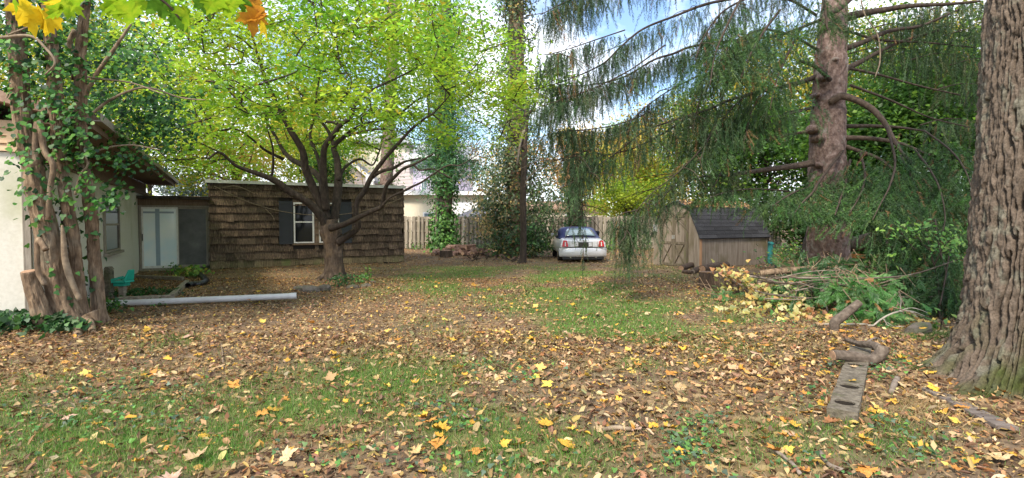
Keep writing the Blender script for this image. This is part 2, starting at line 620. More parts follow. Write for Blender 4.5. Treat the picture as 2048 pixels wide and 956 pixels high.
# ------------------------------------------------------------------ ground
def grass_mask(x, y):
    px, py = proj(np.stack([x, y, x * 0], -1))
    g = 0
    for bx, by, rx, ry, s in [(1080, 572, 270, 36, 1.0), (1230, 640, 270, 44, .95), (1440, 640, 110, 22, .6), (230, 870, 330, 80, .95), (560, 820, 230, 60, .7),
                              (760, 760, 230, 50, .5), (1000, 890, 330, 90, .42), (1300, 700, 230, 50, .45), (1700, 880, 200, 70, .25),
                              (1850, 672, 50, 14, 1.0), (420, 690, 160, 25, .25), (1560, 900, 160, 60, .3), (540, 930, 300, 60, .8),
                              (940, 545, 120, 12, .5)]:
        g = np.maximum(g, s * np.exp(-(((px - bx) / rx) ** 2 + ((py - by) / ry) ** 2)))
    n = fbm(np.stack([x * 1.3, y * .9, x * 0 + 5], -1), 3)
    n2 = vnoise(np.stack([x * 4.1, y * 3.1, x * 0 + 15], -1))
    return np.clip((g * 1.35) * np.clip((n - .33) * 4.2, 0, 1.4) * (.45 + .75 * n2), 0, 1)


def nonuni(lo, hi, near_lo, near_hi, step):
    core = np.arange(near_lo, near_hi + step, step)
    g = [step * 1.35 ** k for k in range(1, 60)]
    l, r = [], []
    x = near_lo
    for s in g:
        x -= s
        l.append(x)
        if x < lo:
            break
    x = core[-1]
    for s in g:
        x += s
        r.append(x)
        if x > hi:
            break
    return np.concatenate([l[::-1], core, r])


gx = nonuni(-700, 700, -15, 15, .21)
gy = nonuni(-200, 900, 2.0, 33, .21)
X, Y = np.meshgrid(gx, gy)
Z = gz(X, Y)
nv, nu = X.shape
idx = np.arange(nv * nu).reshape(nv, nu)
quads = np.stack([idx[:-1, :-1], idx[:-1, 1:], idx[1:, 1:], idx[1:, :-1]], -1).reshape(-1, 4)
gm = np.where(Y > 2.2, grass_mask(X, np.maximum(Y, 2.2)), .3)
me = tri_mesh('ground', np.stack([X, Y, Z], -1).reshape(-1, 3), quads, np.stack([gm, gm, gm], -1).reshape(-1, 3), True)
m, n, l, b = newmat('leafy_ground')
tcn = n.new('ShaderNodeTexCoord')
at = n.new('ShaderNodeAttribute')
at.attribute_name = 'Col'
vo = n.new('ShaderNodeTexVoronoi')
vo.inputs['Scale'].default_value = 17
l.new(tcn.outputs['Object'], vo.inputs['Vector'])
hs = n.new('ShaderNodeSeparateColor')
l.new(vo.outputs['Color'], hs.inputs[0])
r1 = ramp(n, [(0, (.07, .042, .025)), (.35, (.17, .105, .06)), (.6, (.25, .16, .09)), (.85, (.33, .22, .12)), (1, (.40, .28, .14))])
l.new(hs.outputs[0], r1.inputs['Fac'])
no = n.new('ShaderNodeTexNoise')
no.inputs['Scale'].default_value = 3.5
no.inputs['Detail'].default_value = 9
no.inputs['Roughness'].default_value = .7
l.new(tcn.outputs['Object'], no.inputs['Vector'])
r2 = ramp(n, [(.3, (.075, .05, .034)), (.5, (.15, .105, .07)), (.72, (.24, .175, .115))])
l.new(no.outputs['Fac'], r2.inputs['Fac'])
n3 = n.new('ShaderNodeTexNoise')
n3.inputs['Scale'].default_value = .9
n3.inputs['Detail'].default_value = 4
l.new(tcn.outputs['Object'], n3.inputs['Vector'])
r3 = ramp(n, [(.42, (0, 0, 0)), (.6, (1, 1, 1))])
l.new(n3.outputs['Fac'], r3.inputs['Fac'])
c1 = mixrgb(n, l, r3.outputs['Color'], r2.outputs['Color'], r1.outputs['Color'])
n4 = n.new('ShaderNodeTexNoise')
n4.inputs['Scale'].default_value = 30
n4.inputs['Detail'].default_value = 4
l.new(tcn.outputs['Object'], n4.inputs['Vector'])
r4 = ramp(n, [(.35, (.05, .085, .02)), (.55, (.10, .15, .035)), (.7, (.17, .17, .06))])
l.new(n4.outputs['Fac'], r4.inputs['Fac'])
ms = n.new('ShaderNodeMath')
ms.operation = 'MULTIPLY'
ms.use_clamp = True
l.new(at.outputs['Fac'], ms.inputs[0])
ms.inputs[1].default_value = 1.1
c2 = mixrgb(n, l, ms.outputs[0], c1, r4.outputs['Color'])
l.new(c2, b.inputs['Base Color'])
b.inputs['Roughness'].default_value = .95
b.inputs['Specular IOR Level'].default_value = .15
bp = n.new('ShaderNodeBump')
bp.inputs['Strength'].default_value = .6
bp.inputs['Distance'].default_value = .03
l.new(no.outputs['Fac'], bp.inputs['Height'])
l.new(bp.outputs[0], b.inputs['Normal'])
ground = link('ground', me, m)
tag(ground, 'brown leaf strewn earth of the back yard with patchy lawn', None, None, 'structure')


# ------------------------------------------------------------------ leaf prototypes (unit length along +y)
def fan(outline, zc=0, curl=0.0, fold=0.0):
    v = np.array([(0, .42, 0)] + list(outline), float)
    v[:, 2] += curl * ((v[:, 1] - .4) ** 2 + v[:, 0] ** 2) + fold * np.abs(v[:, 0])
    k = len(outline)
    t = np.array([(0, 1 + i, 1 + (i + 1) % k) for i in range(k)])
    return v, t


MAPLE_OUT = [(0, 0, 0), (.22, .06, 0), (.17, .17, 0), (.46, .20, 0), (.38, .33, 0), (.56, .55, 0), (.36, .53, 0), (.33, .62, 0), (.19, .60, 0), (.20, .80, 0), (.10, .80, 0),
             (0, 1.05, 0)]
MAPLE_OUT = MAPLE_OUT + [(-x, y, z) for x, y, z in MAPLE_OUT[-2:0:-1]]


def maple_leaf(curl, fold, rs, wob=.04):
    v, t = fan(MAPLE_OUT, 0, curl, fold)
    v[1:, :2] += rs.normal(size=(len(v) - 1, 2)) * wob * .6
    v[1:, 2] += rs.normal(size=len(v) - 1) * wob
    return v, t


SIMPLE = (np.array([(0, 0, 0), (.24, .35, .05), (.2, .7, .04), (0, 1, -.03), (-.2, .7, .04), (-.24, .35, .05), (0, .5, -.02)], float),
          np.array([(0, 1, 6), (1, 2, 6), (2, 3, 6), (3, 4, 6), (4, 5, 6), (5, 0, 6)]))
QUADLEAF = (np.array([(0, 0, 0), (.3, .5, .06), (0, 1, 0), (-.3, .5, .06)], float), np.array([(0, 1, 2), (0, 2, 3)]))
LEAF4 = (np.array([(0, 0, 0), (.25, .4, .06), (0, 1, -.04), (-.25, .4, .06), (0, .42, -.03)], float), np.array([(0, 1, 4), (1, 2, 4), (2, 3, 4), (3, 0, 4)]))
ROUNDLEAF = (np.array([(0, 0, 0), (.36, .12, .04), (.42, .5, .05), (0, 1, -.05), (-.42, .5, .05), (-.36, .12, .04), (0, .45, -.03)], float),
             np.array([(0, 1, 6), (1, 2, 6), (2, 3, 6), (3, 4, 6), (4, 5, 6), (5, 0, 6)]))
IVYLEAF = fan([(0, 0, 0), (.3, -.05, 0), (.45, .25, 0), (.26, .42, 0), (.18, .7, 0), (0, 1, 0), (-.18, .7, 0), (-.26, .42, 0), (-.45, .25, 0), (-.3, -.05, 0)], curl=-.15, fold=.12)
CURLED = (np.array([(-.22, 0, .10), (.22, 0, .10), (-.3, .35, .16), (.26, .35, .14), (-.24, .7, .15), (.28, .7, .2), (-.05, 1, .02), (.08, 1, .05), (0, .35, -.02), (0, .7, 0), (0, 0, 0)], float),
          np.array([(0, 10, 2), (10, 8, 2), (10, 1, 8), (1, 3, 8), (2, 8, 4), (8, 9, 4), (8, 3, 9), (3, 5, 9), (4, 9, 6), (9, 7, 6), (9, 5, 7)]))

# ------------------------------------------------------------------ litter, grass, fallen leaves
LIT = [(.33, .20, .10), (.38, .25, .135), (.44, .31, .18), (.28, .155, .08), (.18, .10, .06), (.46, .33, .2), (.42, .25, .095), (.35, .205, .095), (.48, .34, .16), (.13, .08, .05), (.16, .095, .055), (.11, .07, .045), (.21, .13, .075)]
LIT = [(r_ * .92, g_ * .93, b_ * .84) for r_, g_, b_ in LIT]
LITY = [(.62, .36, .06), (.66, .42, .12), (.56, .28, .05), (.60, .40, .2), (.55, .36, .22), (.70, .5, .12)]
MAPLES = [maple_leaf(c, f, RS) for c, f in ((.0, .05), (.35, .1), (-.25, .0), (.5, .3), (.15, -.1), (.7, .2))]


def scatter(n, ylo, yhi, power=1.0, xmax=.99):
    y = ylo + (yhi - ylo) * RS.rand(n) ** power
    x = (RS.rand(n) * 2 - 1) * xmax * (y + .6)
    return x, y


def blocked(x, y):
    """inside a building footprint or trunk"""
    d = (x + 10.1) * -.474 + (y - 17.9) * .88          # behind the front of the outbuilding and passage
    a = (x + 10.1) * .88 + (y - 17.9) * .474
    k = (d > .02) & (a > -2.1) & (a < 6.6)
    hn = (x + 11.9) * .88 + (y - 16.93) * .474
    ht = (x + 11.9) * .474 - (y - 16.93) * .88
    k |= (hn < 0) & (ht < 10.6) & (ht > -3)
    k |= np.hypot(x - 5.0, y - 4.95) < .56
    return k


CURL2 = (CURLED[0] * A(.55, 1, 1.15), CURLED[1])
BENT = (np.array([(0, 0, .05), (.26, .5, .0), (0, 1, .22), (-.26, .5, .12)], float), np.array([(0, 1, 3), (1, 2, 3)]))
lit = Batch()
for n_, ylo, yhi, pw, smin, smax, protos in ((50000, 2.6, 7.5, .75, .018, .066, (CURLED, CURL2, SIMPLE, BENT)), (105000, 6.0, 15, .75, .022, .062, (QUADLEAF, BENT)),
                                             (85000, 13.5, 31, .8, .03, .07, (QUADLEAF,))):
    x, y = scatter(n_, ylo, yhi, pw)
    g = grass_mask(x, y)
    cl = fbm(np.stack([x * .8, y * .8, x * 0], -1), 2)
    keep = (RS.rand(n_) < (1 - .62 * g) * np.clip(.35 + 1.3 * cl, 0, 1)) & ~blocked(x, y)
    x, y, g = x[keep], y[keep], g[keep]
    N = len(x)
    z = gz(x, y) + .006 + RS.rand(N) * .02
    nrm = np.stack([RS.normal(size=N) * .5, RS.normal(size=N) * .5, np.ones(N)], -1)
    R = rots(nrm, N)
    s = smin + (smax - smin) * 1.35 * RS.rand(N) ** 2.4
    px, py = proj(np.stack([x, y, z], -1))
    c = pal(LIT, N, .28)
    red = RS.rand(N) < np.clip((y - 8) / 6, 0, 1) * .55 * (px < 1000) + .08
    c[red] = pal([(.26, .125, .06), (.34, .175, .08), (.2, .10, .055), (.40, .23, .11)], red.sum(), .2)
    yel = RS.rand(N) < .05
    c[yel] = pal(LITY, yel.sum(), .15)
    k = RS.randint(0, len(protos), N)
    for i, pr in enumerate(protos):
        q = k == i
        lit.stamp(pr[0], pr[1], np.stack([x, y, z], -1)[q], R[q], s[q], c[q])
# medium maple leaves beyond the nearest ones
x, y = scatter(2500, 5.2, 15, 1.2)
px, py = proj(np.stack([x, y, x * 0], -1))
keep = (RS.rand(len(x)) < np.clip(.35 + (px - 700) / 1500, .15, 1)) & ~blocked(x, y)
x, y = x[keep], y[keep]
N = len(x)
z = gz(x, y) + .02 + RS.rand(N) * .015
R = rots(np.stack([RS.normal(size=N) * .3, RS.normal(size=N) * .3, np.ones(N)], -1), N)
s = .05 + .075 * RS.rand(N) ** 1.5
c = pal(LITY + LIT[:4], N, .18)
k = RS.randint(0, 6, N)
for i in range(6):
    q = k == i
    lit.stamp(*MAPLES[i], np.stack([x, y, z], -1)[q], R[q], s[q], c[q])
o = lit.build('leaf_litter', M_litter)
tag(o, 'carpet of small brown and tan dead leaves over the whole yard', 'leaf litter', None, 'stuff')

gr = Batch()
BLADE = (np.array([(-.5, 0, 0), (.5, 0, 0), (.35, .55, .08), (-.35, .55, .08), (0, 1, .3)], float), np.array([(0, 1, 2), (0, 2, 3), (3, 2, 4)]))
GC = [(.09, .24, .025), (.12, .29, .035), (.17, .31, .06), (.24, .29, .08), (.06, .16, .02)]
DRY = [(.36, .28, .14), (.44, .34, .19), (.28, .24, .11)]
for n_, ylo, yhi, hmin, hmax, w in ((430000, 2.7, 7.5, .035, .08, .0038), (300000, 7, 20, .035, .075, .009)):
    x, y = scatter(n_, ylo, yhi, .8)
    g = grass_mask(x, y)
    tuft = vnoise(np.stack([x * 9, y * 9, x * 0], -1))
    keep = (RS.rand(n_) < g * (.25 + tuft) + .02) & ~blocked(x, y)
    x, y, g = x[keep], y[keep], g[keep]
    N = len(x)
    d = np.stack([RS.normal(size=N) * .45, RS.normal(size=N) * .45, np.ones(N)], -1)
    R = rots_dir(d, N)
    h = hmin + (hmax - hmin) * RS.rand(N)
    c = pal(GC, N, .2)
    dry = RS.rand(N) < np.where(g < .15, .8, .18)
    c[dry] = pal(DRY, dry.sum(), .2)
    gr.stamp(BLADE[0], BLADE[1], np.stack([x, y, gz(x, y) - .003], -1), R, np.stack([np.full(N, w), h, h], -1), c)
o = gr.build('grass', M_grass)
tag(o, 'patchy green and dry lawn grass growing through fallen leaves', 'grass', None, 'stuff')

# low ground ivy and clover in the foreground
iv = Batch()
for px, py, rx, ry, n_ in [(880, 820, 60, 20, 60), (930, 850, 60, 25, 60), (1060, 760, 60, 20, 50), (980, 735, 50, 14, 50), (1380, 890, 50, 35, 110), (1410, 850, 40, 20, 60), (1640, 790, 40, 18, 50),
                           (1740, 745, 60, 20, 120), (1690, 735, 40, 20, 60), (1790, 720, 50, 16, 90), (1370, 920, 40, 30, 70), (240, 790, 150, 40, 140), (130, 850, 100, 40, 90), (1560, 645, 70, 12, 120), (300, 850, 150, 40, 90),
                           (1780, 850, 60, 20, 40), (1840, 900, 80, 40, 70), (1000, 940, 200, 30, 60), (1600, 940, 200, 30, 60), (700, 930, 200, 40, 70)]:
    q = np.stack([px + RS.normal(size=n_) * rx * .6, np.minimum(py + RS.normal(size=n_) * ry * .6, 990)], -1)
    p = np.array([G(a, b_) for a, b_ in q])
    p[:, 2] = gz(p[:, 0], p[:, 1]) + .02 + RS.rand(n_) * .05
    nr = np.stack([RS.normal(size=n_) * .4, RS.normal(size=n_) * .4 - .2, np.ones(n_)], -1)
    iv.stamp(*IVYLEAF, p, rots(nr, n_), .022 + .026 * RS.rand(n_), pal([(.06, .14, .05), (.08, .19, .05), (.10, .16, .10), (.14, .3, .06)], n_, .2))
o = iv.build('ground_ivy', M_ivy)
tag(o, 'scattered small green and blue grey ivy leaves creeping through lawn', 'ground ivy', None, 'stuff')

# the largest fallen leaves, each its own object
LC = {'golden yellow': (.64, .36, .045), 'pale tan': (.49, .34, .18), 'orange brown': (.50, .22, .045), 'dull buff': (.43, .29, .125), 'lemon yellow': (.68, .48, .08), 'rusty brown': (.30, .13, .05),
      'pinkish beige': (.43, .28, .20)}
SH = ['lying flat', 'with lifted lobes', 'with drooped lobes', 'curled up', 'half folded', 'strongly cupped']
leafmesh = {}
for cn_, cc in LC.items():
    mt = grain('fallen_' + cn_.replace(' ', '_'), [(.25, tuple(k * .6 for k in cc)), (.5, cc), (.8, tuple(min(1, k * 1.25 + .02) for k in cc))], (1, 1, 1), 5, bump=.3, objrand=.15,
               spots=(9, tuple(k * .45 for k in cc), .6, .72), rough=.65)
    for i, (v, t) in enumerate(MAPLES):
        leafmesh[cn_, i] = tri_mesh('fallen_leaf', v, t)
        leafmesh[cn_, i].materials.append(mt)
names = list(LC)
wts = np.array([.24, .22, .16, .14, .10, .07, .07])
fixed = [(1070, 925, 'pale tan'), (560, 930, 'pale tan'), (375, 935, 'pale tan'), (1640, 805, 'golden yellow'), (860, 840, 'golden yellow'), (865, 862, 'golden yellow'), (1590, 862, 'golden yellow'), (1755, 825, 'golden yellow'),
         (1725, 940, 'orange brown'), (1445, 935, 'pale tan'), (660, 940, 'dull buff'), (1105, 855, 'golden yellow'), (1060, 760, 'lemon yellow'), (60, 835, 'pale tan'), (120, 845, 'pinkish beige'), (555, 828, 'golden yellow'),
         (1240, 870, 'orange brown'), (1130, 900, 'golden yellow'), (1345, 905, 'golden yellow'), (870, 890, 'orange brown'), (1560, 910, 'orange brown'), (1660, 690, 'golden yellow'), (1070, 685, 'golden yellow'), (1620, 830, 'golden yellow')]
pts = [(G(a, b_), c_) for a, b_, c_ in fixed]
while len(pts) < 286:
    yy = 3.1 + 4.6 * RS.rand() ** .9
    xx = (RS.rand() * 2 - 1) * .98 * yy
    a, b_ = proj(A(xx, yy, 0))
    if RS.rand() > .35 + .65 * np.clip((a - 300) / 1000, 0, 1) or blocked(np.array([xx]), np.array([yy]))[0]:
        continue
    if 2.5 < xx < 4.4 and 4.1 < yy < 6.8 and abs((xx - 2.67) - (yy - 4.3) * .71) < .25:
        continue
    pts.append((A(xx, yy, 0), names[RS.choice(7, p=wts)]))
for i, (p, cn_) in enumerate(pts):
    k = RS.randint(0, 6)
    o = link('fallen_leaf', leafmesh[cn_, k])
    big = .10 + .055 * RS.rand() if i < len(fixed) else .055 + .075 * RS.rand()
    o.scale = (big * (.85 + .3 * RS.rand()), big, big)
    o.rotation_euler = (RS.normal() * .22, RS.normal() * .22, RS.rand() * 6.28)
    o.location = (p[0], p[1], float(gz(p[0], p[1])) + .03)
    a_, b_ = proj(p)
    where = 'far left' if a_ < 400 else 'mid left' if a_ < 800 else 'centre' if a_ < 1200 else 'mid right' if a_ < 1620 else 'far right'
    row = 'bottom edge' if b_ > 850 else 'front lawn' if b_ > 740 else 'mid lawn'
    bed = 'on green grass' if grass_mask(np.array([p[0]]), np.array([p[1]]))[0] > .35 else 'on brown litter'
    size = 'very big' if big > .125 else 'big' if big > .105 else 'medium' if big > .08 else 'small'
    tag(o, f'{size} {cn_} maple leaf {SH[k]} {bed}, {row} {where}', 'leaf', 'fallen maple leaves on the foreground lawn')


# ------------------------------------------------------------------ outbuilding clad in cedar shingles
O0 = A(-10.1, 17.9, 0)
U = norm(A(.88, .474, 0))
V = A(-U[1], U[0], 0)
fB = frame(O0, U)
LB = 6.55


def aB(px, b=0.0):
    k = (px - 1024) / F
    o = O0 + V * b
    return (k * o[1] - o[0]) / (U[0] - k * U[1])


def zB(px, py, b=0.0):
    a = aB(px, b)
    return P(px, py, (O0 + U * a + V * b)[1])[2]


bld = thing('shingled_outbuilding', 'flat roofed outbuilding clad in dark weathered cedar shingles behind maple', 'outbuilding', fB(LB / 2, 2, 0))
HB = 2.92
wall = MB(fB).box((.02, .03, -.1), (LB - .02, 4.2, HB)).build('wall', M_sheath, bld)
# window rectangles in wall coordinates
w1 = (aB(587), aB(628), zB(607, 486), zB(607, 405))
w2 = (aB(638), aB(678), w1[2], w1[3])
s1 = (aB(558), aB(586) - .01, w1[2] - .03, w1[3] + .05)
s2 = (aB(679), aB(703), s1[2], s1[3])
holes = [(s1[0], s1[1], s1[2], s1[3]), (w1[0] - .02, w1[1] + .02, w1[2] - .16, w1[3]), (w2[0] - .02, w2[1] + .02, w2[2] - .16, w2[3]), (s2[0], s2[1], s2[2], s2[3])]
rows = 11
rh = (HB - .06) / (rows - .35)
for r in range(rows):
    z0 = .02 + rh * r + (.0 if r else 0)
    z1 = z0 + rh + .05
    a = -.02 - RS.rand() * .1
    while a < LB:
        w = .14 + .2 * RS.rand()
        a0, a1 = max(a, -.03), min(a + w - .006, LB + .03)
        a += w
        if a1 - a0 < .05:
            continue
        cuts = [(a0, a1)]
        for h in holes:
            if z0 + rh * .5 > h[2] and z0 + rh * .5 < h[3]:
                nc = []
                for c0, c1 in cuts:
                    if c1 <= h[0] or c0 >= h[1]:
                        nc.append((c0, c1))
                    else:
                        if c0 < h[0] - .03:
                            nc.append((c0, h[0]))
                        if c1 > h[1] + .03:
                            nc.append((h[1], c1))
                cuts = nc
        for c0, c1 in cuts:
            zz = z0 + RS.normal() * .010
            if RS.rand() < .06:
                zz -= .03
            out = .055 + RS.rand() * .02
            tl = RS.normal() * .008
            zt = min(z1, HB)
            vv = [(c0, -out, zz), (c1, -out + RS.normal() * .004, zz + tl), (c1, -out + .022, zz + tl), (c0, -out + .022, zz),
                  (c0, .014, zt), (c1, .014, zt), (c1, .026, zt), (c0, .026, zt)]
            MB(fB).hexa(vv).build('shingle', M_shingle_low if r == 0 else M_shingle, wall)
    # corner ends of the side courses
    for a_, sg in ((-.01, -1), (LB + .01, 1)):
        o_ = .05 + RS.rand() * .015
        zz = z0 - .01 + RS.normal() * .01
        zt = min(z1 - .02, HB)
        if sg < 0:
            vv = [(a_ - o_ - .03, -.05, zz), (a_ - .012, -.05, zz), (a_ - .012, .5, zz), (a_ - o_ - .03, .5, zz), (a_ - .035, -.02, zt), (a_ - .022, -.02, zt), (a_ - .022, .5, zt), (a_ - .035, .5, zt)]
        else:
            vv = [(a_ + .03, -.04, zz), (a_ + o_ + .02, -.04, zz), (a_ + o_ + .02, .5, zz), (a_ + .03, .5, zz), (a_ + .03, -.02, zt), (a_ + .045, -.02, zt), (a_ + .045, .5, zt), (a_ + .03, .5, zt)]
        MB(fB).hexa(vv).build('shingle', M_shingle_low if r == 0 else M_shingle, wall)
roof = MB(fB).box((-.14, -.12, HB + .005), (LB + .1, 4.3, HB + .035)).build('roof', M_tarroof, bld)
MB(fB).box((-.16, -.15, HB - .03), (LB + .12, -.122, HB + .075)).build('drip_edge', M_dripedge, roof)
MB(fB).box((-.15, -.11, HB + .037), (LB + .1, .3, HB + .075)).build('roof_edge', M_dripedge, roof)


def sash_window(fr, a0, a1, z0, z1, parent, mat=M_white, y0=-.05, rail=.5, fw=.055):
    w = MB(fr)
    w.box((a0, y0, z0), (a0 + fw, .01, z1)).box((a1 - fw, y0, z0), (a1, .01, z1))
    w.box((a0 + fw, y0 + .002, z1 - fw), (a1 - fw, .01, z1)).box((a0 + fw, y0 + .002, z0), (a1 - fw, .01, z0 + fw * .8))
    wo = w.build('window', mat, parent)
    zm = z0 + (z1 - z0) * rail
    MB(fr).box((a0 + fw, y0 + .012, zm - .025), (a1 - fw, .008, zm + .025)).build('meeting_rail', mat, wo)
    MB(fr).box((a0 + fw, y0 + .03, z0 + fw * .8), (a1 - fw, y0 + .036, zm - .025)).build('pane', M_darkglass, wo)
    MB(fr).box((a0 + fw, y0 + .022, zm + .025), (a1 - fw, y0 + .028, z1 - fw)).build('pane', M_darkglass, wo)
    return wo


sash_window(fB, w1[0], w1[1], w1[2], w1[3], bld, rail=.52)
sash_window(fB, w2[0], w2[1], w2[2], w2[3], bld, rail=.52)
MB(fB).box((w1[0] - .05, -.10, w1[2] - .07), (w2[1] + .05, -.03, w1[2] - .012)).build('window_sill', M_browntrim, bld)
MB(fB).box((w1[1] + .01, -.05, w1[2] - .01), (w2[0] - .01, .0, w1[3])).build('mullion_post', M_shingle, bld)
for s_ in (s1, s2):
    sh = MB(fB)
    sh.box((s_[0], -.075, s_[2]), (s_[0] + .06, -.04, s_[3])).box((s_[1] - .06, -.075, s_[2]), (s_[1], -.04, s_[3]))
    for q in (0, .47, .93):
        zq = s_[2] + q * (s_[3] - s_[2])
        sh.box((s_[0] + .06, -.073, zq), (s_[1] - .06, -.042, zq + .08))
    so = sh.build('shutter', M_shutter, bld)
    MB(fB).box((s_[0] + .06, -.058, s_[2] + .08), (s_[1] - .06, -.04, s_[3] - .02)).build('shutter_panel', M_shutter, so)

# long bare vine stems sagging across the shingles
vn = MB()
for pts_ in ([(428, 372, 0), (455, 385, 0), (500, 405, 0), (560, 422, 0), (625, 430, 0), (690, 428, 0), (740, 418, 0), (790, 402, 0), (830, 380, 0)],
             [(445, 375, 0), (470, 372, 0), (490, 378, 0), (510, 388, 0)], [(530, 417, 0), (545, 432, 0), (549, 441, 0)], [(720, 330, 0), (728, 380, 0), (735, 420, 0)]):
    path = []
    for px, py, _ in pts_:
        a = aB(px, -.16)
        Yd = (O0 + U * a - V * .16)[1]
        path.append(P(px, py, Yd - RS.rand() * .1))
    vn.tube(catmull(path, 5), .011, 5)
o = vn.build('bare_vine', M_vine)
tag(o, 'bare pale vine stem sagging across the dark shingle wall', 'vine')

# ------------------------------------------------------------------ passage with sliding glass doors
psg = thing('passage', 'low flat roofed passage with sliding glass doors joining house and outbuilding', 'passage', fB(-1.0, .3, 0))
bq = .12
pa0, pa1 = aB(273, bq), -.06
ztop = zB(350, 411, bq)
MB(fB).box((pa0 - .1, bq + .16, -.1), (pa1, 3.5, 2.42)).build('wall', M_sheath, psg)
pf = MB(fB)
p0, pm, p1 = aB(278, bq), aB(354, bq), aB(419, bq)
for x0, x1 in ((p0, p0 + .06), (p1 - .05, p1)):
    pf.box((x0, bq, .03), (x1, bq + .12, ztop))
pf.box((p0 + .06, bq + .004, ztop - .05), (p1 - .05, bq + .116, ztop)).box((p0 + .06, bq + .004, .03), (p1 - .05, bq + .116, .08))
pfo = pf.build('door_frame', M_greytrim, psg)


def slider(x0, x1, yb, gm, fm, name='sliding_door'):
    d = MB(fB)
    d.box((x0, yb, .085), (x0 + .05, yb + .035, ztop - .055)).box((x1 - .05, yb, .085), (x1, yb + .035, ztop - .055))
    d.box((x0 + .05, yb + .002, .085), (x1 - .05, yb + .033, .16)).box((x0 + .05, yb + .002, ztop - .11), (x1 - .05, yb + .033, ztop - .055))
    do = d.build(name, fm, psg)
    MB(fB).box((x0 + .05, yb + .014, .16), (x1 - .05, yb + .02, ztop - .11)).build('pane', gm, do)
    return do


m_, n_, l_, b_ = newmat('sky_tinted_glass')
tc_ = n_.new('ShaderNodeTexCoord')
nz_ = n_.new('ShaderNodeTexNoise')
nz_.inputs['Scale'].default_value = 1.6
nz_.inputs['Detail'].default_value = 3
l_.new(tc_.outputs['Object'], nz_.inputs['Vector'])
rr_ = ramp(n_, [(.35, (.76, .90, .94)), (.5, (.86, .93, .93)), (.7, (.93, .95, .91))])  # bright sky reflection put into the pane colour
l_.new(nz_.outputs['Fac'], rr_.inputs['Fac'])
l_.new(rr_.outputs['Color'], b_.inputs['Base Color'])
b_.inputs['Roughness'].default_value = .09
b_.inputs['IOR'].default_value = 1.9
M_skyglass = m_
do = slider(p0 + .065, pm + .03, bq + .02, M_skyglass, M_white)
MB(fB).box((p0 + .075, bq - .01, .98), (p0 + .1, bq + .018, 1.2)).build('handle', M_blackpipe, do)
xm = p0 + .065 + (pm - p0) * .36
MB(fB).box((xm, bq + .026, .165), (xm + .12, bq + .033, ztop - .115)).build('vertical_bar', plain('grey_bar', (.30, .38, .44), .4), do)
MB(fB).box((xm - .4, bq + .0262, ztop - .26), (pm - .08, bq + .0332, ztop - .2)).build('curtain_rail', plain('grey_bar2', (.30, .36, .42), .4), do)
M_dusty = grain('dusty_dark_glass', [(.3, (.05, .05, .046)), (.6, (.11, .11, .10)), (.8, (.19, .19, .17))], (1, 1, 1), 2.2, bump=0, rough=.3)
slider(pm, p1 - .055, bq + .07, M_dusty, M_greytrim)
MB(fB).box((pa0 - .05, bq - .01, ztop + .002), (pa1, bq + .15, ztop + .2)).build('header_board', M_browntrim, psg)
ro = MB(fB)
ro.box((pa0 - .25, -.16, ztop + .205), (pa1 + .02, 3.6, ztop + .28))
roo = ro.build('roof', M_tarroof, psg)
a = pa0 - .2
while a < pa1 - .1:
    w = .2 + RS.rand() * .25
    MB(fB).box((a, -.2 - RS.rand() * .06, ztop + .283), (min(a + w, pa1), .25, ztop + .296 + RS.rand() * .02)).build('roofing_scrap', M_tarroof if RS.rand() < .6 else M_browntrim, roo)
    a += w + .006
MB(fB).box((pa0 - .05, -.06, -.02), (pa1, .14, .03)).build('threshold', M_oldwood, psg)

# ------------------------------------------------------------------ house at the left
H0 = A(-11.9, 16.93, 0)
W = -V                                                     # along the side wall towards the camera
LH = 10.85


def fH(a, b, z):                                           # a along the side wall, b outwards (to the right), z up
    return H0 + W * a + U * b + A(0, 0, z)


def aH(px):
    k = (px - 1024) / F
    return (k * H0[1] - H0[0]) / (W[0] - k * W[1])


def zH(px, py):
    return P(px, py, (H0 + W * aH(px))[1])[2]


hs_ = thing('house', 'white stucco house with tan siding gable and wide brown eaves', 'house', fH(5, -3, 0))
D = 7.0
HW = 2.55
MB(fH).box((-2.5, -D, -.2), (LH, 0, HW)).build('wall', M_stucco, hs_)
MB(fH).box((-2.5, -D, HW + .002), (LH - .02, -.02, 2.93)).build('frieze', M_browntrim, hs_)
MB(fH).box((-2.5, .002, HW - .05), (LH + .0, .05, HW + .06)).build('frieze_board', M_browntrim, hs_)
MB(fH).box((LH - .03, .004, -.1), (LH + .03, .07, HW - .055)).build('corner_board', M_greytrim, hs_)
MB(fH).box((LH + .0, -.012, -.1), (LH + .032, .003, HW - .055)).build('corner_board', M_greytrim, hs_)
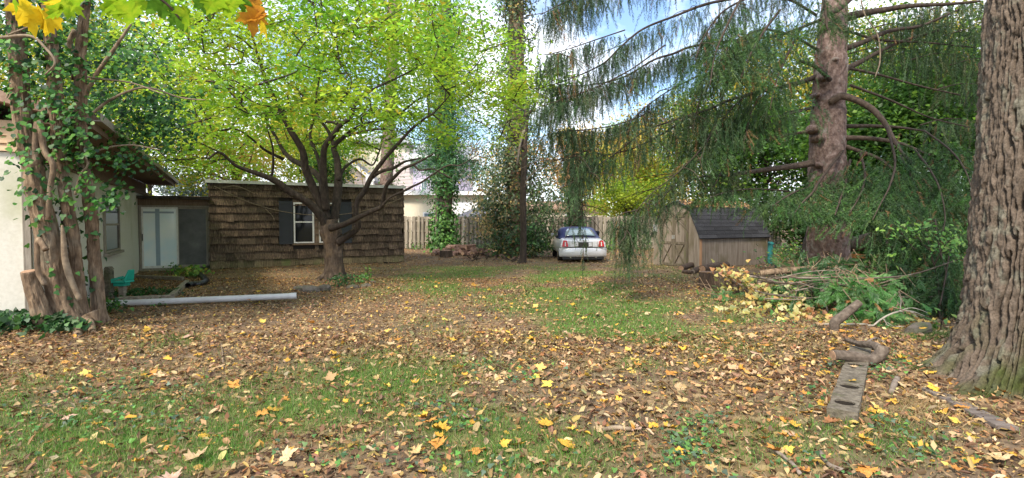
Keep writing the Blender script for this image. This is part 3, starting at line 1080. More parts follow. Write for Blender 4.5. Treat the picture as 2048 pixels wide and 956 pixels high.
# tan clapboards on the end gable
PITCHR = .24
for k in range(14):
    z0 = HW + .01 + k * .105
    dpt = 0 if z0 < 2.9 else (z0 - 2.9) / PITCHR
    if dpt > D / 2:
        break
    MB(fH).hexa([(LH + .0, -D + dpt, z0), (LH + .045, -D + dpt, z0), (LH + .045, -dpt - .0, z0), (LH + .0, -dpt, z0),
                 (LH + .0, -D + dpt, z0 + .103), (LH + .015, -D + dpt, z0 + .103), (LH + .015, -dpt, z0 + .103), (LH + .0, -dpt, z0 + .103)]).build('siding_board', M_siding, hs_)
MB(fH).box((LH + .046, -.14, HW + .0), (LH + .065, .0, 2.95)).build('siding_corner', M_siding, hs_)
ov = .82
rz = 2.95
rf = MB(fH)
for sgn in (1, -1):
    e = (ov if sgn > 0 else -D - ov)
    c_ = -D / 2
    zr = rz + PITCHR * (D / 2 + ov)
    v8 = [(-2.8, e, rz), (LH + .35, e, rz), (LH + .35, c_, zr), (-2.8, c_, zr), (-2.8, e, rz + .14), (LH + .35, e, rz + .14), (LH + .35, c_, zr + .14), (-2.8, c_, zr + .14)]
    rf.hexa(v8)
rfo = rf.build('roof', M_roofpink, hs_)
MB(fH).box((-2.8, .0, rz - .03), (LH + .33, ov - .03, rz - .008)).build('soffit', M_browntrim, hs_)
MB(fH).box((-2.83, ov + .002, rz - .06), (LH + .36, ov + .03, rz + .15)).build('fascia', M_browntrim, hs_)
gt = MB(fH)
gt.box((-2.83, ov + .032, rz + .05), (LH + .36, ov + .13, rz + .065)).box((-2.83, ov + .115, rz + .067), (LH + .36, ov + .13, rz + .16))
gt.build('gutter', M_greytrim, hs_)
# windows on the side wall


def fHw(a, b, z):                                          # sash_window expects -y outwards
    return fH(a, -b, z)


for px0, px1, py0, py1 in ((236, 206, 503, 395), (134, 112, 560, 415)):
    aa, ab = aH(px0), aH(px1)
    z0, z1 = zH((px0 + px1) / 2, py0), zH((px0 + px1) / 2, py1)
    sash_window(fHw, aa, ab, max(z0, .75), z1, hs_, mat=M_greytrim if px0 > 200 else M_white, fw=.06)
    MB(fHw).box((aa - .05, -.12, max(z0, .75) - .07), (ab + .05, -.0, max(z0, .75) - .005)).build('window_sill', M_greytrim, hs_)

# things in front of the passage
p = G(219, 596)
sw = thing('wooden_post', 'short weathered grey wooden post beside the house wall', 'post', (p[0], p[1], 0))
MB().box((p[0] - .07, p[1] - .06, -.1), (p[0] + .07, p[1] + .06, .62)).build('post', M_mossytimber, sw, bevel=.02)  # darker timber paints in the shade the post stands in
MB().prism([(p[0] - .07, p[1] - .06, .622), (p[0] + .07, p[1] - .06, .622), (p[0] + .03, p[1] - .06, .68), (p[0] - .03, p[1] - .06, .68)], (0, .12, 0)).build('post_cap', M_mossytimber, sw)
q = A(p[0] + .2, p[1] + .1, .27)
ts = thing('toy_seat', 'teal green plastic child toy seat hung beside the post', 'toy seat', q)
MB().box((q[0] - .16, q[1] - .14, q[2] + .07), (q[0] + .16, q[1] + .14, q[2] + .115)).build('seat', M_teal, ts, bevel=.02)
MB().hexa([(q[0] + .10, q[1] - .14, q[2] + .118), (q[0] + .15, q[1] - .14, q[2] + .118), (q[0] + .15, q[1] + .14, q[2] + .118), (q[0] + .10, q[1] + .14, q[2] + .118),
           (q[0] + .17, q[1] - .08, q[2] + .34), (q[0] + .205, q[1] - .08, q[2] + .34), (q[0] + .205, q[1] + .08, q[2] + .34), (q[0] + .17, q[1] + .08, q[2] + .34)]).build('backrest', M_teal, ts, bevel=.015)
for dy in (-.145, .12):
    MB().bar((q[0] - .14, q[1] + dy + .012, q[2] + .13), (q[0] + .12, q[1] + dy + .012, q[2] + .20), .025, .05).build('armrest', M_teal, ts, bevel=.008)
MB().box((q[0] - .13, q[1] - .1, q[2] + .0), (q[0] + .1, q[1] + .1, q[2] + .068)).build('seat_base', M_teal, ts, bevel=.02)
MB().box((q[0] - .05, q[1] - .05, -q[2] * 0 - .02), (q[0] + .05, q[1] + .05, q[2] - .002)).build('leg', M_oldwood, ts)
p = G(196, 594)
bb = thing('blue_tub', 'blue plastic tub half hidden behind the leaning trunks', 'tub', (p[0], p[1] + .1, 0))
th = np.linspace(0, 2 * pi, 20, endpoint=False)
MB().tube([(p[0], p[1] + .1, .0), (p[0], p[1] + .1, .40)], [.13, .17], 20).build('body', M_bluepl, bb)
MB().tube([(p[0], p[1] + .1, .402), (p[0], p[1] + .1, .43)], [.185, .185], 20).build('rim', M_bluepl, bb)

for i, (a_, b_, w_, h_, lab) in enumerate([((268, 556), (366, 562), .09, .10, 'weathered edging timber lying near the sliding door threshold'),
                                           ((374, 570), (343, 599), .10, .12, 'edging timber running from the pipe towards the outbuilding'),
                                           ((236, 604), (340, 601), .10, .12, 'edging timber right behind the white plastic pipe')]):
    pa, pb = G(*a_), G(*b_)
    pa[2] = pb[2] = h_ / 2 - .01
    pb[2] += .01
    o = MB().bar(pa, pb, w_, h_).build('edging_timber', M_oldwood, bevel=.012)
    tag(o, lab, 'timber', 'edging timbers of the garden bed')
# white pipe
pa, pb = G(196, 617), G(592, 604)
pa[2] = pb[2] = .075
pipe = thing('white_pipe', 'long white plastic drain pipe lying across the brown leaves', 'pipe', (pa + pb) / 2)
d = norm(pb - pa)
MB().tube([pa, pb], .06, 20).build('pipe_tube', M_pvc, pipe, smooth=False)
MB().tube([pb - d * .12, pb + d * .01], .066, 20, cap=False).build('pipe_end', M_pvc, pipe)
MB().tube([pb + d * .002, pb + d * .006], .05, 20).build('pipe_bore_shade', M_hole_shade, pipe)  # dark disc paints the shade inside the open end
# black corrugated pipe
pts_ = [(376, 577), (384, 574), (400, 573), (412, 566), (404, 556), (396, 548), (410, 541), (430, 537)]
path = np.array([G(a, b_) for a, b_ in pts_])
path[:, 2] = .06
path = catmull(path, 26)
rad = .062 + .010 * np.sin(np.arange(len(path)) * 1.9)
o = MB().tube(path, rad, 14, cap=False).build('corrugated_pipe', M_blackpipe, None, smooth=True)
tag(o, 'black corrugated drain hose curving over the leaves by the outbuilding', 'hose')

# ------------------------------------------------------------------ fence
FY = 31.0
fn = thing('board_fence', 'weathered wooden board fence along the back of the yard', 'fence', (0, FY, 0))
xs0, xs1 = P(780, 440, FY)[0], P(1560, 440, FY)[0]
bmesh_v = []
for k in range(4):
    w = .13
    h = 1.82 + k * .012
    c = .03
    b_ = MB().prism([(-w / 2, 0, 0), (w / 2, 0, 0), (w / 2, 0, h - c), (w / 2 - c, 0, h), (-w / 2 + c, 0, h), (-w / 2, 0, h - c)], (0, .02, 0))
    me = b_.mesh('board')
    me.materials.append(M_fence)
    bmesh_v.append(me)
x = xs0
k = 0
while x < xs1:
    o = link('board', bmesh_v[RS.randint(4)], None, fn, (x, -.06 if k % 2 == 0 else .05, .06 + RS.normal() * .012))
    o.rotation_euler = (RS.normal() * .012, RS.normal() * .008, RS.normal() * .05)
    x += .118
    k += 1
for z in (.4, 1.0, 1.6):
    x = xs0
    while x < xs1:
        MB().box((x, FY - .02, z), (min(x + 2.38, xs1), FY + .025, z + .085)).build('rail', M_fence, fn)
        x += 2.4
x = xs0
while x < xs1 + .1:
    MB().box((x - .05, FY - .1, -.1), (x + .05, FY - .0 + .04, 1.93)).build('post', M_fence, fn)
    x += 2.4

# ------------------------------------------------------------------ maple in front of the outbuilding
TY = 14.8
mb_ = P(668, 552, TY)
mpl = thing('maple_tree', 'spreading lime green maple with dark crooked limbs before the shingled outbuilding', 'tree', (mb_[0], TY, 0))
PXM = TY / F


def limb(pts, y0, y1):
    """photo-traced limb: (px, py, width px) with depth running from y0 to y1"""
    n_ = len(pts)
    pr = np.array(pts, float)
    L = np.concatenate([[0], np.cumsum(np.hypot(np.diff(pr[:, 0]), np.diff(pr[:, 1])))])
    t = L / L[-1]
    ys = y0 + (y1 - y0) * t
    p3 = np.array([P(a, b_, yy) for (a, b_, _), yy in zip(pts, ys)])
    r3 = pr[:, 2] / 2 * ys / F
    c = catmull(np.column_stack([p3, r3]), 6)
    return c[:, :3], np.maximum(c[:, 3], .006)


trunk = MB()
c_, r_ = limb([(669, 566, 62), (669, 553, 46), (669, 530, 37), (667, 505, 36), (665, 480, 37), (661, 462, 40), (658, 440, 34)], TY, TY)
trunk.add(*bark_tube(c_, r_, 64, .03, .022, 4.5, 5.0, rough=.14))
for k in range(7):                                          # root flare
    an = k * .9 + .3
    q = A(mb_[0], TY, 0)
    dd = A(cos(an), sin(an), 0)
    trunk.tube(catmull([q + dd * .15 + A(0, 0, .40), q + dd * .24 + A(0, 0, .16), q + dd * .40 + A(0, 0, .03), q + dd * .62 + A(0, 0, -.08)], 4), np.linspace(.10, .04, 13), 8, rough=.1)
trunk.build('trunk', M_bark_maple, mpl, smooth=True)
LIMBS = [
    ([(652, 450, 40), (636, 424, 30), (612, 402, 27), (582, 385, 25), (558, 366, 23), (536, 355, 20), (500, 342, 15), (470, 330, 12), (440, 305, 9), (415, 318, 6)], 14.7, 12.6),
    ([(536, 355, 12), (545, 345, 9), (546, 300, 7), (538, 268, 5)], 13.9, 13.2),
    ([(655, 440, 40), (640, 405, 32), (625, 372, 28), (611, 338, 26), (606, 305, 24), (596, 285, 22), (580, 259, 20), (563, 226, 17), (546, 192, 14), (525, 140, 11), (509, 88, 8), (495, 30, 6)], 14.8, 13.0),
    ([(648, 400, 26), (642, 360, 24), (615, 335, 20), (585, 320, 17), (566, 300, 14), (552, 275, 11), (530, 240, 9), (505, 208, 7), (470, 190, 5)], 14.9, 16.8),
    ([(566, 318, 12), (530, 300, 9), (500, 275, 7), (470, 258, 5), (430, 262, 4)], 14.5, 12.4),
    ([(652, 420, 36), (648, 376, 27), (647, 320, 22), (650, 293, 20), (668, 268, 19), (684, 247, 17), (702, 235, 14), (710, 210, 12), (726, 193, 10), (747, 178, 8), (775, 164, 7), (802, 152, 6), (852, 125, 4)], 14.7, 13.2),
    ([(668, 440, 38), (674, 400, 33), (677, 360, 28), (674, 318, 22), (668, 293, 18), (690, 272, 14), (709, 258, 12), (735, 247, 10), (756, 242, 9), (785, 234, 8), (802, 226, 7), (835, 200, 6), (885, 178, 4)], 14.9, 16.6),
    ([(668, 293, 14), (655, 260, 11), (628, 226, 9), (604, 190, 8), (575, 165, 6), (545, 152, 5)], 15, 16.5),
    ([(690, 272, 11), (730, 262, 8), (765, 258, 6), (790, 262, 4)], 15, 13.2),
    ([(684, 247, 12), (640, 238, 9), (632, 200, 7), (640, 150, 5), (650, 95, 4)], 14.2, 14.5),
    ([(676, 484, 34), (690, 474, 26), (706, 464, 24), (716, 450, 22), (712, 425, 20), (716, 400, 19), (727, 385, 18), (741, 357, 17), (752, 340, 15), (773, 313, 14), (794, 290, 12), (819, 262, 10), (845, 240, 8), (869, 224, 6), (900, 190, 4)], 14.6, 13.4),
    ([(741, 357, 14), (762, 343, 12), (785, 337, 11), (798, 330, 10), (811, 323, 8), (842, 316, 5)], 14.2, 13.2),
    ([(662, 456, 30), (678, 452, 22), (692, 447, 20), (715, 436, 18), (746, 421, 16), (764, 412, 16), (769, 385, 15), (775, 368, 14), (790, 353, 13), (806, 338, 11), (827, 329, 9), (845, 320, 7), (866, 308, 5)], 14.4, 12.2),
    ([(827, 330, 8), (840, 340, 7), (865, 338, 6), (884, 347, 5), (905, 357, 3)], 12.9, 12.2),
    ([(764, 412, 9), (780, 395, 8), (804, 384, 8), (825, 373, 8), (842, 365, 7), (861, 352, 6), (882, 338, 5), (900, 330, 5), (921, 330, 4), (953, 311, 3), (974, 303, 2)], 13.2, 11.6),
    ([(655, 435, 20), (640, 330, 14), (620, 270, 10), (640, 215, 7), (672, 160, 5), (690, 90, 4)], 15.2, 18.5),
    ([(676, 360, 16), (690, 335, 10), (720, 318, 8), (745, 330, 6), (760, 300, 5)], 15.1, 17.5),
    ([(440, 305, 5), (400, 285, 4), (370, 262, 3), (330, 250, 2)], 12.8, 11.6),
    ([(509, 100, 6), (470, 70, 5), (420, 60, 4), (370, 90, 3)], 13.2, 12.0),
    ([(505, 208, 5), (440, 170, 4), (380, 150, 3), (320, 160, 2)], 16.6, 17.2),
]
nodes, nr_ = [], []
for pts_, y0, y1 in LIMBS:
    c_, r_ = limb(pts_, y0, y1)
    r_ = np.minimum(r_ * .57, 8.4 * TY / F)
    MB().tube(c_, r_, 10, rough=.12, freq=7).build('limb', M_bark_dark, mpl, smooth=True)
    nodes += list(c_[8:])
nodes = list(np.array(nodes))
# crown clumps: a wide low dome, layered
cc = []
X0 = mb_[0]
while len(cc) < 560:
    an, r = RS.rand() * 6.283, 6.1 * RS.rand() ** .55
    if np.sin(an) < -.3 and r > 4.6:
        continue
    x, y = X0 + r * cos(an), TY + r * sin(an)
    lo = 3.6 - .4 * (r / 6) + (.7 if r < 2.2 else 0) + .5 * (x > X0 + 2.5)
    hi = 9.3 - 3.6 * (r / 6.1) ** 2
    z = lo + (hi - lo) * RS.rand() ** .85
    px, py = proj(A(x, y, z))
    if py > 300 + 45 * (px < 520) and RS.rand() < .9:
        continue
    if px > 880 and py > 205 and RS.rand() < .8:
        continue
    if px > 790 and 245 < py and RS.rand() < .35:
        continue
    cc.append(A(x, y, z))
cc = np.array(cc)
order = np.argsort(np.linalg.norm(cc - A(X0, TY, 4), axis=1))
tw = MB()
for i in order:
    c = cc[i]
    nd = np.array(nodes)
    dv = c - nd
    dd = np.linalg.norm(dv, axis=1) + np.clip(-dv[:, 2], 0, 9) * .6
    j = np.argmin(dd)
    a0 = nd[j]
    mid = (a0 + c) / 2 + RS.normal(size=3) * .12 * np.linalg.norm(c - a0)
    pth = catmull([a0, mid, c], 4)
    L = np.linalg.norm(c - a0)
    tw.tube(pth, np.linspace(.014 + .009 * min(L, 2.5), .008, len(pth)), 4)
    nodes += list(pth[2:])
    for _ in range(2):
        e = c + RS.normal(size=3) * A(.38, .38, .1)
        tw.tube([c, (c + e) / 2 + A(0, 0, .04), e], [.006, .005, .003], 3)
o = tw.build('twigs', M_bark_dark, mpl)
o['kind'] = 'stuff'
cb = Batch()
N = 78
for c in cc:
    p = c + RS.normal(size=(N, 3)) * A(.46, .46, .11)
    p[:, 2] -= .25 * np.hypot(p[:, 0] - c[0], p[:, 1] - c[1]) ** 2
    R = rots(np.stack([RS.normal(size=N) * .55, RS.normal(size=N) * .55, np.ones(N)], -1), N)
    base = pal([(.36, .56, .045), (.42, .60, .05), (.30, .52, .05), (.50, .60, .065), (.22, .43, .045)], 1, .13)
    col = np.clip(base * (1 + RS.normal(size=(N, 1)) * .15), .01, .9)
    yl = RS.rand(N) < .04
    col[yl] = (.5, .40, .04)
    cb.stamp(*LEAF4, p, R, .10 + .085 * RS.rand(N), col)
o = cb.build('crown', M_crown, mpl)
o['kind'] = 'stuff'

# stones and small plants at the foot of the maple
for i, (px, py, w, h) in enumerate([(622, 584, .36, .12), (648, 582, .26, .11), (598, 581, .22, .09), (706, 577, .28, .08), (732, 573, .24, .08), (745, 566, .16, .07)]):
    g = G(px, py)
    v, f = tube_arrays([(g[0] - w / 2, g[1], 0), (g[0] - w / 2.6, g[1], h * .4), (g[0], g[1], h * .5), (g[0] + w / 2.6, g[1] + .03, h * .4), (g[0] + w / 2, g[1] + .03, 0)], A(.04, h * .8, h * .9, h * .75, .03), 9, rough=.5, freq=4)
    o = MB().add(v - A(0, 0, .025), f).build('edging_stone', M_edgestone)
    tag(o, ['long flat grey edging stone left of the maple trunk', 'mossy edging stone just left of the maple trunk foot', 'small half buried stone furthest left of the maple trunk',
            'flat edging stone just right of the maple trunk foot', 'middle stone of the three right of the maple trunk', 'smallest stone at the right end of the maple edging'][i], 'stone', 'edging stones round the maple')


def small_plant(name, label, cat, pts, n_, size, cols, hgt, proto=SIMPLE, mat=None, group=None, up=.6, spread=.3):
    p0_ = np.mean([G(*q) for q in pts], axis=0)
    t_ = thing(name, label, cat, (p0_[0], p0_[1], 0), group)
    b_ = Batch()
    st = MB()
    for q in pts:
        g = G(*q)
        for s in range(3):
            e = g + A(RS.normal() * spread * .4, RS.normal() * spread * .4, hgt * (.6 + .5 * RS.rand()))
            st.tube(catmull([g - A(0, 0, .03), (g + e) / 2 + RS.normal(size=3) * .02, e], 3), np.linspace(.006, .003, 7), 4)
        m_ = n_
        pp = g + np.stack([RS.normal(size=m_) * spread, RS.normal(size=m_) * spread * .7, hgt * (.15 + .95 * RS.rand(m_))], -1)
        pp[:, :2] = g[:2] + (pp[:, :2] - g[:2]) * (.4 + .6 * (1 - (pp[:, 2:3] / hgt - .5) ** 2))
        R = rots(np.stack([RS.normal(size=m_) * .6, RS.normal(size=m_) * .6 - .3, np.full(m_, up)], -1), m_)
        b_.stamp(*proto, pp, R, size * (.7 + .6 * RS.rand(m_)), pal(cols, m_, .2))
    o_ = st.build('stem', M_twig, t_)
    o_['kind'] = 'stuff'
    o_ = b_.build('leaves', mat or M_leaf, t_)
    o_['kind'] = 'stuff'
    return t_


GRN = [(.05, .16, .03), (.08, .22, .04), (.12, .28, .05)]
YGR = [(.16, .32, .04), (.22, .38, .06), (.10, .24, .04)]
IVG = [(.025, .075, .02), (.04, .11, .025), (.06, .15, .035), (.03, .09, .03)]
small_plant('ivy_plant', 'dark ivy clump growing at the foot of the maple trunk', 'ivy', [(684, 566), (676, 574), (694, 570)], 60, .06, IVG, .22, IVYLEAF, M_ivy, spread=.14)
small_plant('weed', 'upright bright green weed right of the maple trunk', 'plant', [(737, 562)], 45, .07, YGR, .36, spread=.09)
small_plant('weed', 'low grassy weed tuft between maple trunk and ring stones', 'plant', [(718, 567), (726, 566)], 40, .07, GRN, .2, spread=.13)
small_plant('weed', 'small leafy weed growing beside the long white pipe', 'plant', [(317, 612)], 30, .06, GRN, .12, spread=.12)
small_plant('weed', 'yellow green leafy weed at the dark glass door', 'plant', [(372, 556), (392, 552), (384, 549)], 50, .11, YGR + [(.4, .4, .06)], .24, ROUNDLEAF, spread=.2)
small_plant('weed', 'feathery green weed at the foot of the sky reflecting glass door', 'plant', [(343, 550), (352, 549)], 50, .07, GRN, .3, spread=.12)
small_plant('ground_ivy_patch', 'dark ivy growing over the garden bed behind the white pipe', 'ivy', [(250, 592), (275, 592), (295, 590), (232, 596), (330, 588)], 70, .06, IVG, .12, IVYLEAF, M_ivy, spread=.3)

# ------------------------------------------------------------------ leaning ivy trees at the left
ivt = thing('ivy_clad_tree', 'leaning trio of brown trunks overgrown with ivy beside the stucco house', 'tree', G(150, 655))


def trunk3(pts, y0, y1, mat, name, parent, n_=22, rough=.12, freq=5, flare=0, bark=None):
    c, r = limb(pts, y0, y1)
    b_ = MB()
    if bark:
        b_.add(*bark_tube(c, r, *bark))
    else:
        b_.tube(c, r, n_, rough=rough, freq=freq)
    return b_.build(name, mat, parent, smooth=True), c, r


TA = [(148.5, 672, 75.6), (142.5, 652, 55.8), (126.5, 610, 45.0), (111, 560, 41.4), (101, 510, 39.6), (94, 465, 39.6), (77, 400, 36.9), (67, 340, 35.1), (55.5, 290, 33.3), (44.5, 230, 32.4), (38.5, 150, 30.6), (32.5, 60, 29.7), (26.5, -40, 27.9), (20.5, -160, 26.1)]
TB = [(172.0, 665, 38.6), (166.0, 640, 28.6), (158, 590, 23.5), (153, 540, 22.7), (148, 480, 21.8), (134, 410, 21.0), (124, 340, 20.2), (116.0, 280, 21.8), (112.0, 210, 23.5), (106.0, 120, 22.7), (98.0, 40, 21.0), (92.0, -60, 20.2), (88.0, -170, 18.5)]
TC = [(201, 645, 34.4), (197, 620, 25.8), (194, 570, 23.2), (187, 500, 22.4), (183, 440, 21.5), (175, 380, 20.6), (167, 320, 18.9), (162, 250, 19.8), (161, 180, 19.8), (161, 110, 18.9), (167, 40, 18.1), (175, -60, 17.2), (181, -170, 16.3)]
ivc = []
for pts_, y0, y1 in ((TA, 7.4, 6.5), (TB, 7.6, 6.6), (TC, 7.85, 6.8)):
    o, c, r = trunk3(pts_, y0, y1, M_bark_brown, 'trunk', ivt, bark=(72, .03, .020, 5.5, 5.0))
    ivc.append((c, r))
rt = MB()
for px, py, ex, ey in ((185, 640, 196, 655), (130, 655, 112, 668), (170, 655, 190, 668), (150, 665, 158, 682)):
    a_, b_ = P(px, py - 16, 7.45), G(ex, ey)
    rt.tube(catmull([a_, (a_ + b_) / 2 + A(0, 0, .03), b_ - A(0, 0, .04)], 4), np.linspace(.09, .03, 9), 8, rough=.15)
rt.build('root', M_bark_brown, ivt, smooth=True)
# bare climbing stems and branches
for pts_, y0 in (([(70, 330, 11), (72, 270, 12), (78, 240, 12), (88, 300, 12), (106, 330, 11), (100, 380, 10), (96, 440, 10)], 7.5), ([(92, 500, 12), (76, 480, 11), (76, 540, 10), (90, 570, 9)], 7.6),
                  ([(150, 240, 10), (180, 170, 9), (205, 130, 8), (230, 95, 7), (262, 48, 5)], 8.6), ([(124, 450, 4), (127, 475, 9), (131, 520, 12), (142, 560, 12), (160, 600, 10)], 7.9),
                  ([(0, 75, 6), (60, 72, 6), (90, 95, 5), (110, 125, 4), (90, 150, 3)], 7.0), ([(150, 390, 5), (160, 350, 4), (175, 330, 4), (168, 300, 3), (178, 280, 2)], 8.0),
                  ([(150, 60, 10), (140, 90, 11), (160, 120, 10), (145, 160, 8)], 8.0), ([(15, 70, 3), (80, 40, 3), (60, 5, 3)], 6.8), ([(130, 135, 4), (180, 155, 4), (260, 165, 3), (330, 190, 2)], 8.2),
                  ([(160, 250, 6), (220, 200, 5), (290, 175, 4), (360, 195, 3), (410, 200, 2)], 8.6), ([(150, 330, 5), (200, 300, 4), (260, 290, 3), (320, 300, 2)], 8.4)):
    y0 -= .75 if pts_[0][0] < 200 else .5
    c, r = limb(pts_, y0, y0 + .1)
    MB().tube(c, r, 7, rough=.12).build('climbing_stem', M_vine if pts_[0][2] < 9 else M_bark_brown, ivt, smooth=True)
# cut trunk
st = thing('cut_trunk', 'sawn off leaning trunk with pale top left of the ivy trunks', 'stump', G(80, 650))
o, c, r = trunk3([(94, 662, 42), (86, 635, 35), (74, 600, 31), (64, 570, 28), (58, 543, 26)], 7.15, 7.0, M_bark_brown, 'trunk', st, bark=(72, .025, .018, 5.5, 5.0))
d = norm(c[-1] - c[-2])
MB().tube([c[-1] + d * .002, c[-1] + d * .01], [r[-1] * .93, r[-1] * .9], 18).build('cut_face', M_cutwood, st)
# ivy foliage: clumps around and between the trunks
ib = Batch()
DKG = [(.03, .11, .02), (.05, .16, .03), (.07, .20, .035), (.12, .28, .045), (.02, .065, .02)]


def clump(b_, px, py, Yd, rx, ry, rd, n_, size, cols, proto, up=.5, face=-.6, jit=.2):
    c = P(px, py, Yd)
    s = Yd / F
    K = max(1, n_ // 14)
    sub = np.stack([RS.normal(size=K) * rx * s * .62, RS.normal(size=K) * rd, RS.normal(size=K) * ry * s * .62], -1)
    p = c + sub[RS.randint(0, K, n_)] + RS.normal(size=(n_, 3)) * size * 1.6 * A(1, 1, .6)
    R = rots(np.stack([RS.normal(size=n_) * .6, RS.normal(size=n_) * .5 + face, np.full(n_, up)], -1), n_)
    b_.stamp(*proto, p, R, size * (.7 + .6 * RS.rand(n_)), pal(cols, n_, jit))


for px, py, Yd, rx, ry, rd, n_ in [(250, 205, 8.8, 75, 40, .5, 900), (310, 225, 8.8, 60, 36, .4, 480), (235, 262, 8.6, 60, 26, .4, 300), (190, 130, 8.6, 60, 60, .5, 560), (60, 80, 7.6, 55, 60, .4, 420), (130, 270, 7.9, 44, 34, .3, 120),
                                   (185, 315, 8.0, 40, 24, .3, 110), (110, 60, 8.4, 60, 60, .5, 260), (175, 405, 7.9, 36, 24, .25, 100), (60, 330, 7.2, 20, 20, .12, 50), (150, 375, 7.7, 24, 20, .2, 60), (100, 225, 7.3, 34, 40, .3, 120), (20, 200, 8.4, 36, 80, .5, 260),
                                   (300, 130, 9.0, 55, 50, .5, 360), (200, 50, 8.8, 70, 50, .6, 420), (345, 265, 8.8, 40, 24, .3, 220), (225, 325, 8.2, 40, 14, .25, 90), (270, 345, 8.2, 24, 12, .2, 40), (245, 390, 8.3, 20, 14, .2, 60), (30, 20, 8.0, 40, 30, .3, 160),
                                   (205, 290, 8.2, 26, 22, .3, 90), (30, 370, 7.3, 10, 8, .05, 14), (98, 200, 7.5, 26, 70, .2, 130)]:
    clump(ib, px, py, Yd - (.75 if px < 200 else .0), rx, ry, rd, int(n_ * 1.0), .064, DKG, ROUNDLEAF)
for c, r in ivc:                                            # on the bark
    for i in range(len(c)):
        px, py = proj(c[i])
        k = 9 if py < 330 else (5 if py < 470 else 1)
        an = RS.rand(k) * 2 * pi
        d = np.stack([np.cos(an), np.sin(an), an * 0], -1)
        p = c[i] + d * (r[i] + .03) + np.stack([RS.normal(size=k) * .02, RS.normal(size=k) * .02, RS.normal(size=k) * .09], -1)
        q = RS.rand(k) < .55 + .45 * (vnoise(p * 2.2) > .5)
        ib.stamp(*IVYLEAF, p[q], rots(d[q] + A(0, 0, .4) + RS.normal(size=(q.sum(), 3)) * .35, q.sum()), .06 + .04 * RS.rand(q.sum()), pal(DKG, q.sum(), .2))
o = ib.build('ivy_leaves', M_ivy, ivt)
o['kind'] = 'stuff'
small_plant('ivy_bed', 'dense dark ground ivy at the foot of the white stucco wall', 'ivy', [(5, 640), (30, 642), (60, 652), (90, 658), (20, 655), (50, 663), (110, 664), (130, 662), (0, 660)], 110, .085, IVG, .16, IVYLEAF, M_ivy, spread=.28)
small_plant('wall_ivy', 'sparse ivy sprigs climbing the lower white stucco wall', 'ivy', [(8, 636), (20, 634)], 40, .06, IVG + YGR, .75, IVYLEAF, M_ivy, spread=.1, up=.1)
small_plant('ivy_plant', 'ivy tufts between the leaning trunks and the white pipe', 'ivy', [(205, 628), (222, 626), (195, 622), (178, 630)], 45, .07, IVG + GRN, .2, IVYLEAF, M_ivy, spread=.16)

# ------------------------------------------------------------------ overhanging maple twig in the near top left corner
br = thing('maple_twig', 'maple twig with large yellow green and orange leaves hanging in from above', 'branch', P(250, -60, 2.0))
for pts_ in ([(100, -60, 4), (110, -20, 3), (95, 2, 2)], [(330, -80, 5), (290, -30, 4), (250, 0, 2)], [(250, -50, 4), (330, 5, 3), (362, 40, 2)], [(330, -60, 4), (420, -20, 3), (500, 18, 2), (528, 40, 1.5)]):
    c, r = limb(pts_, 1.95, 2.05)
    MB().tube(c, np.maximum(r * .8, .0015), 6).build('twig', M_twig, br, smooth=True)
mats_l = {}


def bigleafmat(key, c1, c2):
    if key not in mats_l:
        m_, n_, l_, b_ = newmat('maple_leaf_' + key)
        n_.remove(b_)
        t_ = n_.new('ShaderNodeTexCoord')
        nz = n_.new('ShaderNodeTexNoise')
        nz.inputs['Scale'].default_value = 3.2
        nz.inputs['Detail'].default_value = 6
        l_.new(t_.outputs['Object'], nz.inputs['Vector'])
        r_ = ramp(n_, [(.35, c1), (.5, tuple((a + b) / 2 for a, b in zip(c1, c2))), (.65, c2)])
        l_.new(nz.outputs['Fac'], r_.inputs['Fac'])
        d_ = n_.new('ShaderNodeBsdfDiffuse')
        tr = n_.new('ShaderNodeBsdfTranslucent')
        l_.new(r_.outputs['Color'], d_.inputs['Color'])
        l_.new(r_.outputs['Color'], tr.inputs['Color'])
        mx = n_.new('ShaderNodeMixShader')
        mx.inputs[0].default_value = .55
        l_.new(d_.outputs[0], mx.inputs[1])
        l_.new(tr.outputs[0], mx.inputs[2])
        l_.new(mx.outputs[0], n_['Material Output'].inputs['Surface'])
        mats_l[key] = m_
    return mats_l[key]


